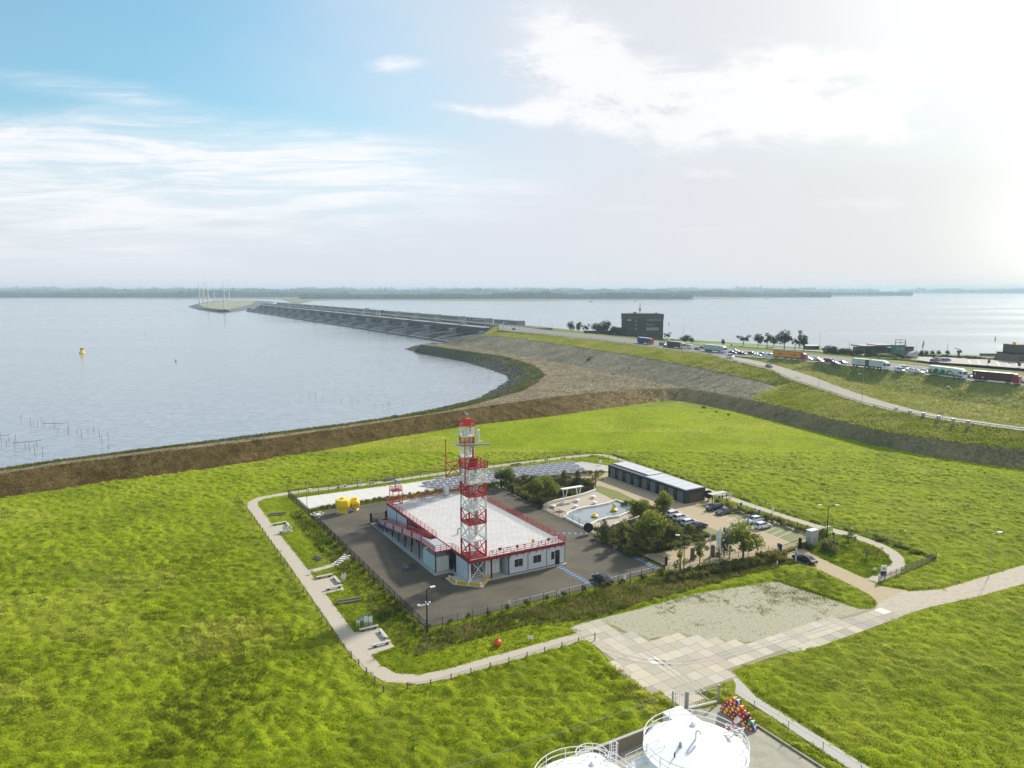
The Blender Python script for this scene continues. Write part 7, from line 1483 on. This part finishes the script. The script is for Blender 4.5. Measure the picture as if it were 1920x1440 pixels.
# growth and loose stones on the rocky shore, dike slopes
def on_tin(poly, n, seed, tri_owner):
    """random points on the triangles of one terrain object"""
    me = bpy.data.objects[tri_owner].data; g = np.random.default_rng(seed); vs = np.array([v.co[:] for v in me.vertices]); fs = [list(p.vertices) for p in me.polygons]; fs = [f for f in fs if len(f) == 3]
    A = vs[[f[0] for f in fs]]; B_ = vs[[f[1] for f in fs]]; C_ = vs[[f[2] for f in fs]]; ar = np.linalg.norm(np.cross(B_-A,C_-A),axis=1); cy_ = (A[:,1]+B_[:,1]+C_[:,1])/3; cx_ = (A[:,0]+B_[:,0]+C_[:,0])/3
    wgt = ar/np.maximum(np.hypot(cx_,cy_),60)**1.2*(np.abs(np.arctan2(cx_,cy_)) < R(42)); i = g.choice(len(fs), n, p=wgt/wgt.sum()); u, v = g.random(n), g.random(n); f = u+v > 1; u[f], v[f] = 1-u[f], 1-v[f]
    return A[i]+(B_[i]-A[i])*u[:,None]+(C_[i]-A[i])*v[:,None]
q = on_tin(None, 16000, 70, 'rocky_shore'); q = q[(q[:,2] > .2)&(vnoise(q[:,0],q[:,1],7,71)+.08*q[:,2] > .62)]
t_ = vnoise(q[:,0],q[:,1],4,72)[:,None]; tufts('shore_growth', q[:,0],q[:,1],q[:,2], np.full(len(q),.9), np.full(len(q),.8), np.array([.08,.10,.015])*(1-t_)+np.array([.2,.2,.05])*t_, 'low green growth over the rocky shore')
q = on_tin(None, 9000, 73, 'rocky_shore'); q = q[q[:,2] < 2.6]; n = len(q); g = np.random.default_rng(74); ico = np.array([(1,0,0),(-1,0,0),(0,1,0),(0,-1,0),(0,0,1),(0,0,-1)],float); tri = [(0,2,4),(2,1,4),(1,3,4),(3,0,4),(2,0,5),(1,2,5),(3,1,5),(0,3,5)]
s = (.35+.7*g.random(n))[:,None,None]; vv = q[:,None,:]+ico[None]*s*(.6+.6*g.random((n,6,1)))*np.array([1,1,.7]); me = bpy.data.meshes.new('shore_stones'); fs = (np.array(tri)[None]+np.arange(n)[:,None,None]*6).reshape(-1,3)
me.from_pydata(vv.reshape(-1,3).tolist(), [], fs.tolist()); me.materials.append(mat('shore_stone',(.10,.095,.085),.9,var=.4,scale=1)); o = bpy.data.objects.new('shore_stones', me); COL.objects.link(o); o['kind'] = 'stuff'; o['label'] = 'loose dark stones along the waterline'
q = on_tin(None, 30000, 75, 'embankment'); t_ = np.clip(vnoise(q[:,0],q[:,1],14,76)*.6+vnoise(q[:,0],q[:,1],4,77)*.6-.1,0,1)[:,None]; dist_ = np.hypot(q[:,0],q[:,1])
tufts('dike_grass', q[:,0],q[:,1],q[:,2], .5+dist_*.0012, .35+.5*vnoise(q[:,0],q[:,1],3,78), np.array([.30,.34,.03])*(1-t_)+np.array([.52,.49,.14])*t_, 'dry yellowish grass on the dike embankment')
for nm_, n_, sd_, ca_, cb_2, lb2 in (('dike_slope',42000,90,(.13,.085,.022),(.34,.27,.11),'short dry stubble on the dike slope'),('bare_slope',16000,92,(.17,.155,.10),(.40,.36,.27),'thin grey stubble on the bare slope'),('dike_track',14000,94,(.17,.14,.08),(.38,.33,.21),'sparse dry stubble on the track')):
    q2 = q = on_tin(None, n_, sd_, nm_); t_ = np.clip(vnoise(q[:,0],q[:,1],6,sd_)*.5+vnoise(q[:,0],q[:,1],1.6,sd_+1)*.8-.15,0,1)[:,None]; dq = np.hypot(q[:,0],q[:,1]); rr_ = np.clip((q[:,0]-10)/80,0,1)[:,None]*(nm_ == 'dike_slope')
    cq_ = (np.array(ca_)*(1-t_)+np.array(cb_2)*t_)*(1-rr_*.8)+(np.array([.26,.20,.10])*(1-t_)+np.array([.48,.39,.22])*t_)*rr_*.8
    tufts('dry_stubble', q[:,0],q[:,1],q[:,2], .35+dq*.001, .12+.22*vnoise(q[:,0],q[:,1],2,sd_+2), cq_, lb2)
q = on_tin(None, 22000, 79, 'verge'); t_ = np.clip(vnoise(q[:,0],q[:,1],14,80)*.6+vnoise(q[:,0],q[:,1],4,81)*.6-.1,0,1)[:,None]; dist_ = np.hypot(q[:,0],q[:,1])
def near_strip(q, A_, B2): return inpoly(q[:,0],q[:,1],A_+B2[::-1])
ok = ~near_strip(q,ROADN,ROADF)&~near_strip(q,rl,ru); q, t_, dist_ = q[ok], t_[ok], dist_[ok]
tufts('verge_grass', q[:,0],q[:,1],q[:,2], .5+dist_*.0012, .35+.5*vnoise(q[:,0],q[:,1],3,82), np.array([.30,.33,.04])*(1-t_)+np.array([.46,.42,.14])*t_, 'dry grass between the highway and the ramp')

for o in list(TP.values())+list(DR.values())+list(PR.values()):
    if o.get('label','x') == 'x':
        for c in [k for k in COL.objects if k.parent == o]:
            for d in [k for k in COL.objects if k.parent == c]: bpy.data.objects.remove(d)
            bpy.data.objects.remove(c)
        bpy.data.objects.remove(o)
for o in USED:
    if o.get('placed'): del o['placed']
# ------------------------------------------------------------ haze
hz = bpy.data.materials.new('haze'); hz.use_nodes = True; t = NT(hz.node_tree); t.n.clear()
o = t.new('ShaderNodeOutputMaterial'); pv = t.new('ShaderNodeVolumePrincipled')
pv.inputs['Color'].default_value = (.68, .88, 1.0, 1); pv.inputs['Density'].default_value = 1.25e-4; pv.inputs['Anisotropy'].default_value = .1
t.l.new(pv.outputs[0], o.inputs['Volume'])
hb = B().box(-15000, 15000, -900, 26000, -42, 78, hz).build('haze'); hb['kind'] = 'stuff'
